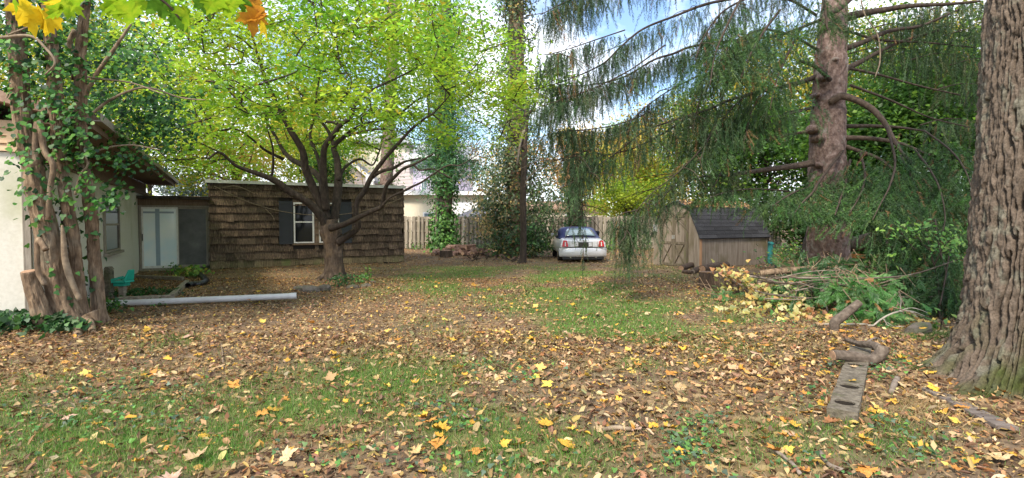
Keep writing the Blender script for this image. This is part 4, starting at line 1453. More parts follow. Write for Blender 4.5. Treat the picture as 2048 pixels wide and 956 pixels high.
YEL, GRE, DGR, ORA = ('yellow', (.72, .50, .02), (.80, .60, .04)), ('green', (.22, .42, .02), (.40, .52, .03)), ('dark', (.09, .22, .02), (.16, .32, .03)), ('orange', (.62, .30, .03), (.45, .18, .03))
bigmesh = {}
for px, py, sz, an, key in [(50, -2, 62, 3.0, YEL), (78, 12, 70, 3.5, YEL), (104, 18, 60, 2.8, YEL), (125, 5, 50, 2.4, GRE), (62, 22, 55, 3.3, YEL), (140, -5, 55, 2.9, GRE), (112, 2, 45, 3.9, YEL), (215, -8, 60, 3.6, GRE), (262, 4, 62, 3.15, GRE),
                            (240, -16, 55, 2.7, GRE), (282, -14, 55, 2.6, GRE), (316, -8, 50, 3.4, DGR), (345, 20, 52, 3.7, DGR), (350, 12, 46, 2.9, DGR), (375, 8, 58, 2.5, GRE), (395, -12, 55, 3.1, DGR), (430, -14, 60, 2.9, GRE), (455, -16, 66, 3.3, GRE),
                            (478, -14, 50, 2.7, DGR), (505, 15, 62, 3.2, ORA), (530, 18, 48, 2.5, ORA), (527, 40, 44, 3.0, YEL), (520, 2, 40, 2.2, ORA), (300, 8, 40, 4.0, DGR), (330, -4, 42, 2.4, GRE), (20, -30, 60, 3.2, GRE), (160, -28, 60, 3.0, GRE), (410, -30, 60, 2.7, GRE)]:
    kk = (key[0], RS.randint(0, 6))
    if kk not in bigmesh:
        v, t = MAPLES[kk[1]]
        bigmesh[kk] = tri_mesh('leaf', v * A(1, 1, 1), t)
        bigmesh[kk].materials.append(bigleafmat(*key))
    Yl = 1.95 + RS.rand() * .15
    w0 = P(px, py, Yl)
    o = link('leaf', bigmesh[kk], None, br, w0 - np.array(br.location))
    s = sz * Yl / F * .92
    o.scale = (s, s, s)
    tilt = RS.normal() * .35
    o.rotation_mode = 'ZYX'
    o.rotation_euler = (pi / 2 + RS.normal() * .45, an + 0.0, 0)
    o.rotation_mode = 'QUATERNION'
    import mathutils
    o.rotation_quaternion = mathutils.Euler((pi / 2 + RS.normal() * .4, 0, RS.normal() * .5), 'XYZ').to_quaternion() @ mathutils.Euler((0, 0, an), 'XYZ').to_quaternion()


# ------------------------------------------------------------------ generic background tree
def bg_tree(name, label, px, Yd, ztop, zlow, halfw, cols, n_, size, trunk_r=.18, K=42, group=None, flat=.7, proto=QUADLEAF, mat=None, sub=.17, depth=None, tmat=None, lean=0, core=False, droop=0.0):
    x = (px - 1024) / F * Yd
    t_ = thing(name, label, 'tree', (x, Yd, 0), group)
    zc, hz = (ztop + zlow) / 2, (ztop - zlow) / 2
    dr = depth or halfw
    d = norm(RS.normal(size=(K, 3)))
    rr = RS.rand(K, 1) ** (.42)
    cen = A(x + lean, Yd, zc) + d * rr * A(halfw, dr, hz)
    b_ = MB()
    top = A(x + lean, Yd, zlow + hz * 1.5)
    b_.tube(catmull([A(x, Yd, -.1), A(x + .05, Yd, zlow * .6), A(x + lean * .5 - .05, Yd, zlow + hz * .5), top], 5), np.linspace(trunk_r, trunk_r * .25, 16), 10, rough=.12)
    for c in cen[:: 2]:
        z0 = min(max(zlow * .7, c[2] - 1.6), ztop - hz * .5)
        a_ = A(x + lean * (z0 / ztop), Yd, z0)
        b_.tube(catmull([a_, (a_ + c) / 2 + A(0, 0, .25), c], 3), np.linspace(trunk_r * .3, .012, 7), 4)
    b_.build('trunk', tmat or M_bark_dark, t_, smooth=True)
    b2 = Batch()
    m_ = int(n_ * 1.75) // K
    size = size * 1.3
    for c in cen:
        rs_ = sub * (halfw + hz) * (.7 + .6 * RS.rand())
        p = c + RS.normal(size=(m_, 3)) * rs_ * A(1, 1, flat) * .62
        if droop:
            p[:, 2] -= droop * np.hypot(p[:, 0] - c[0], p[:, 1] - c[1])
        base = pal(cols, 1, .12)
        col = np.clip(base * (1 + RS.normal(size=(m_, 1)) * .2), .008, .9)
        q = RS.rand(m_) < .15
        col[q] = pal(cols, q.sum(), .15)
        R = rots(np.stack([RS.normal(size=m_) * .7, RS.normal(size=m_) * .7, np.full(m_, .8)], -1), m_)
        b2.stamp(*proto, p, R, size * (.65 + .7 * RS.rand(m_)), col)
    o_ = b2.build('crown', mat or M_crown, t_)
    o_['kind'] = 'stuff'
    return t_


LIME = [(.30, .42, .04), (.40, .46, .05), (.24, .36, .04)]
YELW = [(.62, .48, .06), (.68, .52, .10), (.50, .44, .06)]
ORNG = [(.58, .32, .09), (.62, .38, .12), (.5, .24, .07)]
DEEP = [(.035, .085, .02), (.05, .12, .025), (.07, .15, .03)]
MIDG = [(.10, .22, .03), (.15, .28, .035), (.08, .18, .03)]
TEAL = [(.06, .14, .075), (.09, .18, .09), (.05, .11, .06)]
bg_tree('maple_tree', 'yellow green autumn tree behind the fence right of the car', 1275, 39, 7.8, 1.6, 4.0, YELW + LIME, 6500, .17, K=55)
bg_tree('maple_tree', 'lime green low tree leaning over the fence near the shed', 1255, 35, 4.6, 1.4, 2.6, LIME, 4000, .14, K=36)
bg_tree('maple_tree', 'orange autumn tree far behind the lime tree', 1160, 50, 10.5, 3, 3.6, ORNG + YELW, 4500, .18, K=40)
bg_tree('maple_tree', 'tall golden tree behind the drooping spruce boughs', 1350, 46, 13, 3, 4.5, YELW + LIME + ORNG, 7500, .2, K=60)
bg_tree('pine_tree', 'pale blue green pine far beyond the yellow tree', 1228, 56, 13.5, 4, 3.6, [(.22, .34, .16), (.28, .38, .16), (.16, .28, .15)], 5000, .2, K=36, flat=.35)
bg_tree('maple_tree', 'yellow green tree rising behind the left end of the outbuilding', 470, 38, 9, 3, 4.5, LIME + YELW, 5000, .18, K=60)
bg_tree('maple_tree', 'yellow orange tree rising behind the middle of the outbuilding', 600, 46, 11.5, 3, 4.6, YELW + LIME, 7000, .2, K=55)
bg_tree('spruce_tree', 'pale grey blue spruce seen above the passage roof', 385, 40, 5.6, 2, 1.9, [(.22, .30, .28), (.28, .36, .33)], 3000, .16, K=30)
bg_tree('maple_tree', 'tall lime green tree behind the house roof', 300, 32, 14, 4.5, 5.5, LIME + MIDG, 9000, .17, K=70)
bg_tree('maple_tree', 'yellow green tree behind the ivy trunks above the roof', 130, 27, 14, 6, 5, LIME + MIDG + YELW, 7000, .16, K=60)
bg_tree('maple_tree', 'tall light green tree far behind the maple crown', 640, 55, 22, 11, 8, LIME + MIDG, 3200, .26, K=60)
bg_tree('maple_tree', 'high yellow green tree behind the maple crown by the sky gap', 860, 50, 24, 13.5, 5.5, LIME + MIDG, 2200, .24, K=50)
bg_tree('bare_tree', 'thin pinkish tree with few orange leaves right of lavender house', 945, 47, 11, 3.5, 3.2, ORNG + [(.5, .3, .2)], 1000, .15, K=60, tmat=M_twig_grey, trunk_r=.12)
bg_tree('bare_tree', 'sparse orange leaved tree behind the dark awning', 985, 44, 7.5, 2.5, 2.4, ORNG + YELW, 900, .15, K=46, tmat=M_twig_grey, trunk_r=.1)
bg_tree('evergreen_tree', 'dark green evergreen rising behind the left outbuilding window', 655, 33, 6.6, 3.2, 1.6, MIDG + DEEP, 2500, .14, K=30)
# woods on the right
WR = 'trees of the dark woods behind the spruce'
for px, Yd, zt, zl, hw, cols, n_, lab in [(1450, 33, 10.5, 2.2, 4.0, MIDG + DEEP, 6000, 'mid green woodland tree rising behind the shed roof'), (1530, 27, 7.8, 2.2, 3.0, DEEP + MIDG, 6000, 'dark leafy woodland tree right behind the shed'),
                                          (1500, 40, 16, 6, 5, LIME + MIDG, 5000, 'light green tall woodland tree behind the shed'), (1610, 30, 12.5, 3, 4.2, MIDG + YELW, 6500, 'green and yellow woodland tree left behind the spruce trunk'),
                                          (1740, 22, 7.5, 1.8, 2.8, DEEP + MIDG, 7000, 'dark shrubby woodland tree just right of the spruce trunk'), (1790, 28, 13.5, 4, 4.4, MIDG + LIME, 7000, 'tall sunlit woodland tree right of the spruce trunk'),
                                          (1880, 20, 8.4, 1.8, 2.8, DEEP + MIDG, 7000, 'dark woodland tree behind the old ridged trunk'), (1930, 26, 13, 4, 4, DEEP + MIDG + YELW, 6500, 'tall green woodland tree behind the old ridged trunk'),
                                          (2050, 22, 11, 1.5, 4, DEEP + MIDG, 5000, 'woodland tree mostly hidden by the old ridged trunk'), (1680, 38, 17, 7, 5, LIME + YELW + MIDG, 5000, 'highest yellow green woodland tree behind the spruce crown'),
                                          (1650, 24, 3.4, .3, 2.6, DEEP, 4500, 'low dark thicket tree behind the spruce foot'), (1800, 18, 3.2, .2, 2.2, DEEP, 4200, 'low dark thicket tree beside the fallen dark log')]:
    bg_tree('woodland_tree', lab, px, Yd, zt, zl, hw, cols, n_, .15, K=60, group=WR, core=True)
wt = Batch()
for k in range(26):                                         # far tree belt beyond everything
    x = -75 + k * 6.2 + RS.normal() * 1.5
    m_ = 420
    zt = 4.5 + RS.rand() * 4
    if -8 < x < 9:
        zt = 3.6 + RS.rand()
    d = norm(RS.normal(size=(m_, 3))) * RS.rand(m_, 1) ** .35
    p = A(x, 78 + RS.normal() * 4, zt * .5) + d * A(4.2, 3, zt * .55)
    wt.stamp(*QUADLEAF, p, rots(np.stack([RS.normal(size=m_) * .7, RS.normal(size=m_) * .7 - .4, np.full(m_, .6)], -1), m_), .45 + .35 * RS.rand(m_), pal(MIDG + LIME + ORNG[:1] + YELW[:1], m_, .2))
o = wt.build('distant_woods', M_crown)
tag(o, 'far off belt of mixed green and gold trees along the horizon', 'woods', None, 'stuff')


# ------------------------------------------------------------------ ivy-clad trunks by the fence
def ivy_column(name, label, pts, y0, y1, rx_leaf, dens, cols, cat='tree', bare=None, mat=M_bark_brown, size=.085, halfw=1.0, group=None):
    g = G(pts[0][0], pts[0][1])
    t_ = thing(name, label, cat, P(pts[0][0], pts[0][1], y0), group)
    o_, c, r = trunk3(pts, y0, y1, mat, 'trunk', t_, 16)
    b_ = Batch()
    for i in range(0, len(c)):
        px, py = proj(c[i])
        k = int(dens * (1 + .6 * RS.normal()))
        if k <= 0:
            continue
        an = RS.rand(k) * 2 * pi
        if bare:
            q = ~((np.abs(np.arctan2(np.sin(an - bare[0]), np.cos(an - bare[0]))) < bare[1]))
            an = an[q]
            k = len(an)
        d = np.stack([np.cos(an), np.sin(an), an * 0], -1)
        p = c[i] + d * (r[i] + rx_leaf * RS.rand(k, 1) ** 1.2) + np.stack([an * 0, an * 0, RS.normal(size=k) * .22], -1)
        b_.stamp(*IVYLEAF, p, rots(d + A(0, 0, .5) + RS.normal(size=(k, 3)) * .4, k), size * (.7 + .6 * RS.rand(k)), pal(cols, k, .2))
    o_ = b_.build('ivy_leaves', M_ivy, t_)
    o_['kind'] = 'stuff'
    return t_, c


tp, c = ivy_column('ivy_pine_tree', 'pine wrapped in bright ivy standing behind the firewood', [(887, 500, 42), (886, 470, 34), (887, 420, 34), (888, 350, 34), (888, 280, 32), (889, 200, 28), (890, 100, 24), (892, 0, 20), (893, -120, 15)],
                   27.5, 27.5, .42, 130, [(.05, .14, .03), (.09, .22, .045), (.13, .28, .055)], bare=(-2.55, .28), mat=M_bark_spruce, size=.15)
pb = Batch()
PNEEDLE = (np.array([(-.02, 0, 0), (.02, 0, 0), (0, 1, -.05)], float), np.array([(0, 1, 2)]))
for px, py, rx, ry, n_ in [(905, 220, 40, 50, 1500), (895, 300, 45, 36, 1500), (915, 335, 45, 18, 900), (870, 330, 25, 22, 500), (900, 170, 35, 30, 700), (935, 345, 30, 12, 400), (905, 260, 50, 20, 700), (885, 380, 22, 20, 300), (900, 60, 45, 60, 900), (890, 120, 45, 40, 700)]:
    clump(pb, px, py, 27.4, rx, ry, .7, int(n_ * 1.2), .32, [(.05, .15, .07), (.08, .20, .09), (.10, .22, .08)], (PNEEDLE[0] * A(3.2, 1, 1), PNEEDLE[1]), up=.3, face=0)
o = pb.build('needles', M_needle, tp)
o['kind'] = 'stuff'

VT = [(1030, 520, 46), (1030, 495, 38), (1031, 440, 34), (1031, 350, 34), (1032, 250, 33), (1032, 150, 32), (1032, 50, 30), (1032, -60, 28), (1032, -200, 26)]
OLV = [(.065, .12, .035), (.09, .15, .045), (.045, .09, .025), (.13, .14, .055), (.03, .065, .02)]
tv, c = ivy_column('vine_clad_tree', 'tall trunk smothered in olive and yellowing vines left of the car', VT, 24, 24, .62, 110, OLV + [(.42, .30, .09)], size=.11)
vb = Batch()
for px, py, rx, ry, n_, cl in [(1000, 430, 40, 40, 900, [(.30, .23, .085), (.2, .17, .07), (.36, .27, .1)] + OLV), (985, 400, 26, 40, 400, OLV + [(.45, .35, .13)]), (1020, 340, 42, 70, 1300, OLV), (1070, 400, 26, 60, 500, OLV + [(.10, .24, .04)]), (1100, 360, 30, 60, 330, OLV + [(.36, .2, .08)]), (1060, 300, 34, 40, 380, OLV + [(.4, .2, .08)]),
                               (1010, 470, 26, 30, 500, OLV + [(.06, .18, .05)]), (1060, 480, 26, 26, 500, DEEP + [(.1, .25, .05)]), (1025, 230, 30, 70, 700, OLV), (1085, 460, 20, 40, 400, OLV), (1025, 120, 26, 70, 500, OLV), (1030, 30, 26, 60, 400, OLV), (975, 455, 16, 20, 160, [(.5, .38, .16)]), (1110, 310, 40, 30, 160, [(.5, .25, .08), (.4, .3, .1)])]:
    clump(vb, px, py, 24, rx, ry, .6, int(n_ * 2.4), .13, cl, SIMPLE, up=.3, face=-.5)
o = vb.build('vine_leaves', M_leaf, tv)
o['kind'] = 'stuff'
o = MB()
for k in range(40):
    a_ = c[RS.randint(4, len(c) - 14)]
    e = a_ + A(RS.normal() * 1.1, RS.normal() * .6, -.6 - RS.rand() * 1.2)
    o.tube(catmull([a_, (a_ + e) / 2 + A(RS.normal() * .2, 0, .5), e], 4), np.linspace(.02, .008, 9), 4)
o = o.build('vine_stems', M_twig, tv)
o['kind'] = 'stuff'

dt = thing('dead_tree', 'thin dark bare trunk standing in front of the vine clad tree', 'tree', G(1046, 525))
trunk3([(1044, 530, 22), (1046, 515, 15), (1047, 470, 13), (1046, 400, 13), (1048, 340, 12), (1049, 290, 12), (1052, 240, 11), (1056, 205, 8)], 20.4, 20.5, M_bark_dark, 'trunk', dt, 12)
for pts_ in ([(1053, 232, 7), (1062, 222, 6), (1072, 205, 3)], [(1049, 300, 5), (1035, 280, 4), (1022, 262, 2)], [(1048, 260, 6), (1040, 290, 5), (1034, 330, 4)], [(1048, 370, 4), (1062, 350, 3), (1085, 330, 2)], [(1050, 250, 5), (1044, 225, 4), (1040, 205, 2)]):
    trunk3(pts_, 20.4, 20.2, M_bark_dark if pts_[0][0] != 1048 else M_twig_grey, 'branch', dt, 6)
ivy_column('ivy_clad_tree', 'dark trunk wrapped in ivy close behind the silver car', [(1150, 505, 32), (1150, 470, 26), (1148, 400, 26), (1146, 340, 22), (1145, 300, 14), (1144, 270, 6)], 29.5, 29.5, .55, 62, DEEP + [(.07, .15, .05)], size=.13, mat=M_bark_dark)
ivy_column('ivy_clad_tree', 'pinkish trunk with ivy beyond the outbuilding roof', [(772, 470, 30), (772, 400, 26), (774, 330, 26), (778, 250, 24), (784, 120, 22), (786, 0, 20)], 36, 36, .7, 46, MIDG, size=.16, mat=M_bark_spruce, bare=(-1.9, .5))

# ------------------------------------------------------------------ shed
S0 = G(1399, 536)
S0[2] = 0
su = norm(A(.87, .49, 0))
fS = frame(S0, su)                                          # a along the low side, b along the door front (away), z up
SL = 3.55
SWd = 2.15
shd = thing('shed', 'small weathered wooden shed with double doors and black shingle roof', 'shed', fS(SL / 2, SWd / 2, 0))
eh, kh, ph = 1.14, 2.05, 2.30
kin = .42


def shed_section(a0, a1, ins, extra=0):
    return [(0 + ins, 0), (SWd - ins, 0), (SWd - ins, eh), (SWd - kin, kh), (SWd / 2, ph), (kin, kh), (0 + ins, eh)]


sec = [(.0, -.05), (SWd, -.05), (SWd, eh), (SWd - kin, kh), (SWd / 2, ph), (kin, kh), (.0, eh)]
wb = MB(fS)
wb.prism([(.0, b_, z_) for b_, z_ in sec], (SL, 0, 0))
shw = wb.build('wall', M_shedwood, shd)
for k in range(4):                                          # side wall sheets
    x0 = k * SL / 4
    MB(fS).box((x0 + .003, -.018, .02), (x0 + SL / 4 - .003, -.002, eh - .02)).build('panel', M_shedwood, shw)
MB(fS).box((-.03, -.04, -.02), (.07, -.02, eh)).build('corner_post', M_shedcorner, shw)
MB(fS).box((SL - .06, -.035, -.02), (SL + .02, -.02, eh)).build('corner_post', M_shedtrim, shw)
for k in range(9):                                          # front boards
    b0 = .0 + k * SWd / 9
    b1 = b0 + SWd / 9

    def top(b_):
        b_ = min(b_, SWd - b_)
        return eh + (kh - eh) * b_ / kin if b_ < kin else kh + (ph - kh) * (b_ - kin) / (SWd / 2 - kin)
    MB(fS).hexa([(-.018, b0 + .003, .0), (-.002, b0 + .003, .0), (-.002, b1 - .003, .0), (-.018, b1 - .003, .0), (-.018, b0 + .003, top(b0)), (-.002, b0 + .003, top(b0)), (-.002, b1 - .003, top(b1)), (-.018, b1 - .003, top(b1))]).build('plank', M_shedwood, shw)
# gambrel roof with shingle courses
oh = .10
rfs = MB(fS)
pr = [(-.09, eh - .10), (kin - .0, kh + .03), (SWd / 2, ph + .04), (SWd - kin, kh + .03), (SWd + .09, eh - .10)]
pr2 = [(b_, z_ - .035) for b_, z_ in pr]
for (p0_, p1_, q0_, q1_) in zip(pr[:-1], pr[1:], pr2[:-1], pr2[1:]):
    rfs.hexa([(-oh, q0_[0], q0_[1]), (SL + oh, q0_[0], q0_[1]), (SL + oh, q1_[0], q1_[1]), (-oh, q1_[0], q1_[1]), (-oh, p0_[0], p0_[1]), (SL + oh, p0_[0], p0_[1]), (SL + oh, p1_[0], p1_[1]), (-oh, p1_[0], p1_[1])])
rfo_ = rfs.build('roof', M_asphalt_sh, shd)
for sl_, (pa_, pb_) in enumerate(((pr[0], pr[1]), (pr[1], pr[2]))):
    L = math.hypot(pb_[0] - pa_[0], pb_[1] - pa_[1])
    nc = int(round(L / .145))
    nrm = A(0, -(pb_[1] - pa_[1]) / L, (pb_[0] - pa_[0]) / L)
    for k in range(nc):
        t0, t1 = k / nc - .012, (k + 1) / nc
        x = -oh - .02 - (k % 2) * .45
        while x < SL + oh:
            x0, x1 = max(x, -oh - .02), min(x + .9, SL + oh + .02)
            x += .905
            if x1 - x0 < .05:
                continue
            c0 = A(0, pa_[0] + (pb_[0] - pa_[0]) * t0, pa_[1] + (pb_[1] - pa_[1]) * t0)
            c1 = A(0, pa_[0] + (pb_[0] - pa_[0]) * t1, pa_[1] + (pb_[1] - pa_[1]) * t1)
            lo_, th_ = .004, .012
            MB(fS).hexa([c0 + A(x0, 0, 0) + nrm * lo_, c0 + A(x1 - .004, 0, 0) + nrm * lo_, c1 + A(x1 - .004, 0, 0) + nrm * .001, c1 + A(x0, 0, 0) + nrm * .001,
                         c0 + A(x0, 0, 0) + nrm * (lo_ + th_), c0 + A(x1 - .004, 0, 0) + nrm * (lo_ + th_), c1 + A(x1 - .004, 0, 0) + nrm * .005, c1 + A(x0, 0, 0) + nrm * .005]).build('roof_shingle', M_asphalt_sh, rfo_)
rl = Batch()                                                # dead leaves lying on the upper slope
m_ = 700
aa, tt = RS.rand(m_) * SL, RS.rand(m_)
pp = np.array([fS(a_, kin + (SWd / 2 - kin) * t_, kh + .03 + (ph - kh) * t_ + .03) for a_, t_ in zip(aa, tt)])
rl.stamp(*SIMPLE, pp, rots(np.stack([RS.normal(size=m_) * .3, RS.normal(size=m_) * .3 - .2, np.ones(m_)], -1), m_), .07 + .05 * RS.rand(m_), pal([(.5, .28, .12), (.58, .36, .18), (.4, .2, .09)], m_, .2))
o = rl.build('leaf_litter', M_litter)
tag(o, 'orange brown dead leaves lying on top of the shed roof', 'leaf litter', None, 'stuff')
# double doors with arched panels and crossed braces
dw = .58
dc = SWd * .53
for sgn in (-1, 1):
    b0, b1 = (dc + .006, dc + dw) if sgn > 0 else (dc - dw, dc - .006)
    dd_ = MB(fS)
    dd_.box((-.03, b0, .03), (-.019, b1, 1.83))
    do_ = dd_.build('door', M_shedwood, shd)
    fr_ = MB(fS)
    fr_.box((-.055, b0, .03), (-.031, b0 + .075, 1.83)).box((-.055, b1 - .075, .03), (-.031, b1, 1.83))
    for z0 in (.03, .80, 1.745):
        fr_.box((-.054, b0 + .076, z0), (-.031, b1 - .076, z0 + .085))
    fr_.build('door_frame', M_shedtrim, do_)
    x0, x1, zz0, zz1 = b0 + .075, b1 - .075, .115, .80
    MB(fS).bar((-.043, x0, zz0), (-.043, x1, zz1), .02, .06, up=(1, 0, 0)).build('brace', M_shedtrim, do_)
    MB(fS).bar((-.047, x1, zz0), (-.047, x0, zz1), .012, .06, up=(1, 0, 0)).build('brace', M_shedtrim, do_)
    ac = (x0 + x1) / 2
    ra = (x1 - x0) / 2
    arc = [(-.042, ac + ra * .95 * cos(t_), 1.44 + ra * 1.25 * sin(t_)) for t_ in np.linspace(0, pi, 11)]
    ar = MB(fS)
    for q0, q1 in zip(arc[:-1], arc[1:]):
        ar.bar(q0, q1, .02, .035, up=(1, 0, 0))
    ar.build('arch_trim', M_shedtrim, do_)
    MB(fS).box((-.066, (dc + .02) if sgn > 0 else dc - .06, .98), (-.056, (dc + .06) if sgn > 0 else dc - .02, 1.12)).build('handle', M_alum, do_)
MB(fS).box((-.05, dc - dw - .08, .0), (-.019, dc - dw - .003, 1.92)).build('door_casing', M_shedtrim, shd)
MB(fS).box((-.05, dc + dw + .003, .0), (-.019, dc + dw + .08, 1.92)).build('door_casing', M_shedtrim, shd)
MB(fS).box((-.05, dc - dw - .0, 1.84), (-.019, dc + dw, 1.92)).build('door_casing', M_shedtrim, shd)
MB(fS).box((-.10, SWd - .22, 1.22), (-.02, SWd - .04, 1.48)).build('meter_box', M_alum, shd, bevel=.01)

# green bin behind the shed
g = fS(SL + .42, .25, 0)
tb = thing('rubbish_bin', 'green plastic bin standing at the right end of the shed', 'bin', g)
MB().tube([(g[0], g[1], -.02), (g[0], g[1], .74)], [.17, .205], 22).build('body', M_binteal, tb)
MB().tube([(g[0], g[1], .742), (g[0], g[1], .78), (g[0], g[1], .83)], [.225, .225, .16], 22).build('lid', M_binteal, tb)

# ------------------------------------------------------------------ car, seen from behind
CX, CY = P(1166, 500, 20.9)[0], 20.75
car = thing('parked_car', 'silver saloon car with navy blue roof parked facing the fence', 'car', (CX, CY, 0))
fC = lambda x, y, z: A(CX + x, CY + y, z)


def loft(sections, name, mat, parent, sub=2, caps=True):
    n_ = len(sections[0])
    v = [p for s in sections for p in s]
    f = []
    for i in range(len(sections) - 1):
        for j in range(n_):
            f.append([i * n_ + j, (i + 1) * n_ + j, (i + 1) * n_ + (j + 1) % n_, i * n_ + (j + 1) % n_])
    if caps:
        f.append(list(range(n_)))
        f.append([(len(sections) - 1) * n_ + k for k in range(n_ - 1, -1, -1)])
    b_ = MB(fC)
    b_.add(v, f)
    return b_.build(name, mat, parent, smooth=True, subsurf=sub)


def bsec(y, w, zb, zt, belt=.72):
    h = [(0, zb), (.80 * w, zb), (.95 * w, zb + .06), (1.0 * w, zb + .22), (1.0 * w, belt - .05), (.965 * w, belt + .06), (.88 * w, zt - .015), (.80 * w, zt), (.4 * w, zt + .02), (0, zt + .025)]
    l_ = [(x, y, z) for x, z in h]
    return l_ + [(-x, y, z) for x, y, z in l_[-2:0:-1]]


W2 = .93
loft([bsec(.10, W2 * .955, .34, .86), bsec(.11, W2 * .96, .34, .865), bsec(.30, W2 * .985, .28, .90), bsec(.9, W2, .24, .93), bsec(1.3, W2, .24, .94), bsec(2.4, W2, .24, .93), bsec(3.6, W2, .24, .91), bsec(4.3, W2 * .97, .28, .86), bsec(4.75, W2 * .86, .34, .74), bsec(4.86, W2 * .8, .4, .66)], 'body', M_silver, car)


def gsec(y, w, zt, zb=.90):
    l_ = [(0, y, zb - .05), (w, y, zb - .05), (w * .995, y, zb), (w * .93, y, zb + (zt - zb) * .5), (w * .80, y, zt - .05), (w * .68, y, zt), (0, y, zt + .02)]
    return l_ + [(-a_, b_, c_) for a_, b_, c_ in l_[-2:0:-1]]


loft([gsec(.88, .84, .93), gsec(.93, .85, .98), gsec(1.75, .87, 1.335), gsec(1.95, .87, 1.365), gsec(2.6, .87, 1.375), gsec(3.0, .87, 1.33), gsec(3.85, .83, .94)], 'roof', M_navy, car)
# rear window on the sloped face
rw = MB(fC)


def rear_pt(x, t, off):                                     # t 0 at the parcel shelf, 1 at the roof
    y = .93 + (1.73 - .93) * t
    z = .985 + (1.335 - .985) * t
    return (x, y - off * .62, z + off * .78)


ws = [(.62, .06), (.60, .3), (.54, .62), (.46, .86)]
vv = []
for w_, t_ in ws:
    for x in np.linspace(-1, 1, 9):
        vv.append(rear_pt(x * w_, t_, .018 + .035 * (1 - x * x)))
f_ = [[i * 9 + j, i * 9 + j + 1, (i + 1) * 9 + j + 1, (i + 1) * 9 + j] for i in range(3) for j in range(8)]
rw.add(vv, f_)
k0 = len(vv)
o = rw.build('rear_window', M_carglass, car, smooth=True)
mo = o.modifiers.new('sol', 'SOLIDIFY')
mo.thickness = .008
MB(fC).box((-.62, .86, .965), (.62, .90, .985)).build('window_trim', M_blackpipe, car, bevel=.006)
# bumper


def busec(x, d, zb, zt):
    return [(x, .14 + d, zb + .02), (x, .02 + d, zb), (x, -.035 + d, zb + .06), (x, -.06 + d, (zb + zt) / 2), (x, -.04 + d, zt - .03), (x, .0 + d, zt), (x, .14 + d, zt)]


loft([busec(x, .22 * abs(x / .94) ** 4, .20, .57) for x in (-.945, -.9, -.75, -.4, 0, .4, .75, .9, .945)], 'bumper', M_silver, car, sub=2)
MB(fC).box((-.80, .06, .12), (.80, .2, .215)).build('valance', M_blackpipe, car)
# boot lid with recess
bl = MB(fC)
bl.box((-.56, .045, .60), (.56, .1, .845))
bl.build('boot_lid', M_silver, car, bevel=.02)
MB(fC).box((-.36, .035, .61), (.36, .046, .80)).build('plate_surround', M_chrome, car, bevel=.01)
MB(fC).box((-.335, .03, .63), (.335, .0345, .78)).build('plate_recess', M_silver, car, bevel=.004)
MB(fC).box((-.2, .012, .60), (.2, .029, .79)).build('number_plate', M_plate, car)
MB(fC).box((-.03, .028, .83), (.03, .045, .875)).build('badge', M_chrome, car, bevel=.006)
MB(fC).box((-.93, .03, .575), (.93, .06, .59)).build('bumper_seam', M_blackpipe, car)
for sg in (-1, 1):
    tl_ = MB(fC)
    xs_ = [sg * .58, sg * .83]
    x0, x1 = min(xs_), max(xs_)
    tl_.hexa([(x0, .03 + (.03 if sg < 0 else 0), .61), (x1, .03 + (.03 if sg > 0 else 0), .61), (x1, .16, .61), (x0, .16, .61), (x0 + (.04 if sg < 0 else .06), .07, .86), (x1 - (.06 if sg < 0 else .04), .07, .86), (x1 - .05, .16, .86), (x0 + .05, .16, .86)])
    to = tl_.build('tail_light', M_redlight, car, bevel=.02)
    MB(fC).box((sg * .705 - .02, .022, .64), (sg * .705 + .02, .042, .80)).build('reversing_lens', M_white, to, bevel=.005)
    mr_ = MB(fC)
    mr_.box((sg * .97 - .09, 3.02, .95), (sg * .97 + .09, 3.12, 1.07)).build('mirror', M_silver, car, bevel=.03)
    MB(fC).bar((sg * .80, 3.07, .95), (sg * .92, 3.07, .98), .05, .04).build('mirror_arm', M_silver, car)
    for yy in (1.15, 3.95):
        cx_ = sg * .80
        wh = MB(fC)
        wh.tube([(cx_ - .11, yy, .31), (cx_ - .095, yy, .31), (cx_ + .095, yy, .31), (cx_ + .11, yy, .31)], [.28, .315, .315, .28], 28)
        who = wh.build('wheel', M_tyre, car, smooth=False)
        MB(fC).tube([(cx_ - .112 if sg < 0 else cx_ + .1, yy, .31), (cx_ - .1 if sg < 0 else cx_ + .112, yy, .31)], .2, 20).build('rim', M_chrome, who)
    MB(fC).box((sg * .865 - .01, 1.6, .955), (sg * .865 + .005, 3.2, 1.2)).build('side_window', M_darkglass, car)
    MB(fC).tube([(sg * .5, .05, .2), (sg * .5, .3, .2)], .03, 10).build('exhaust', M_chrome, car)

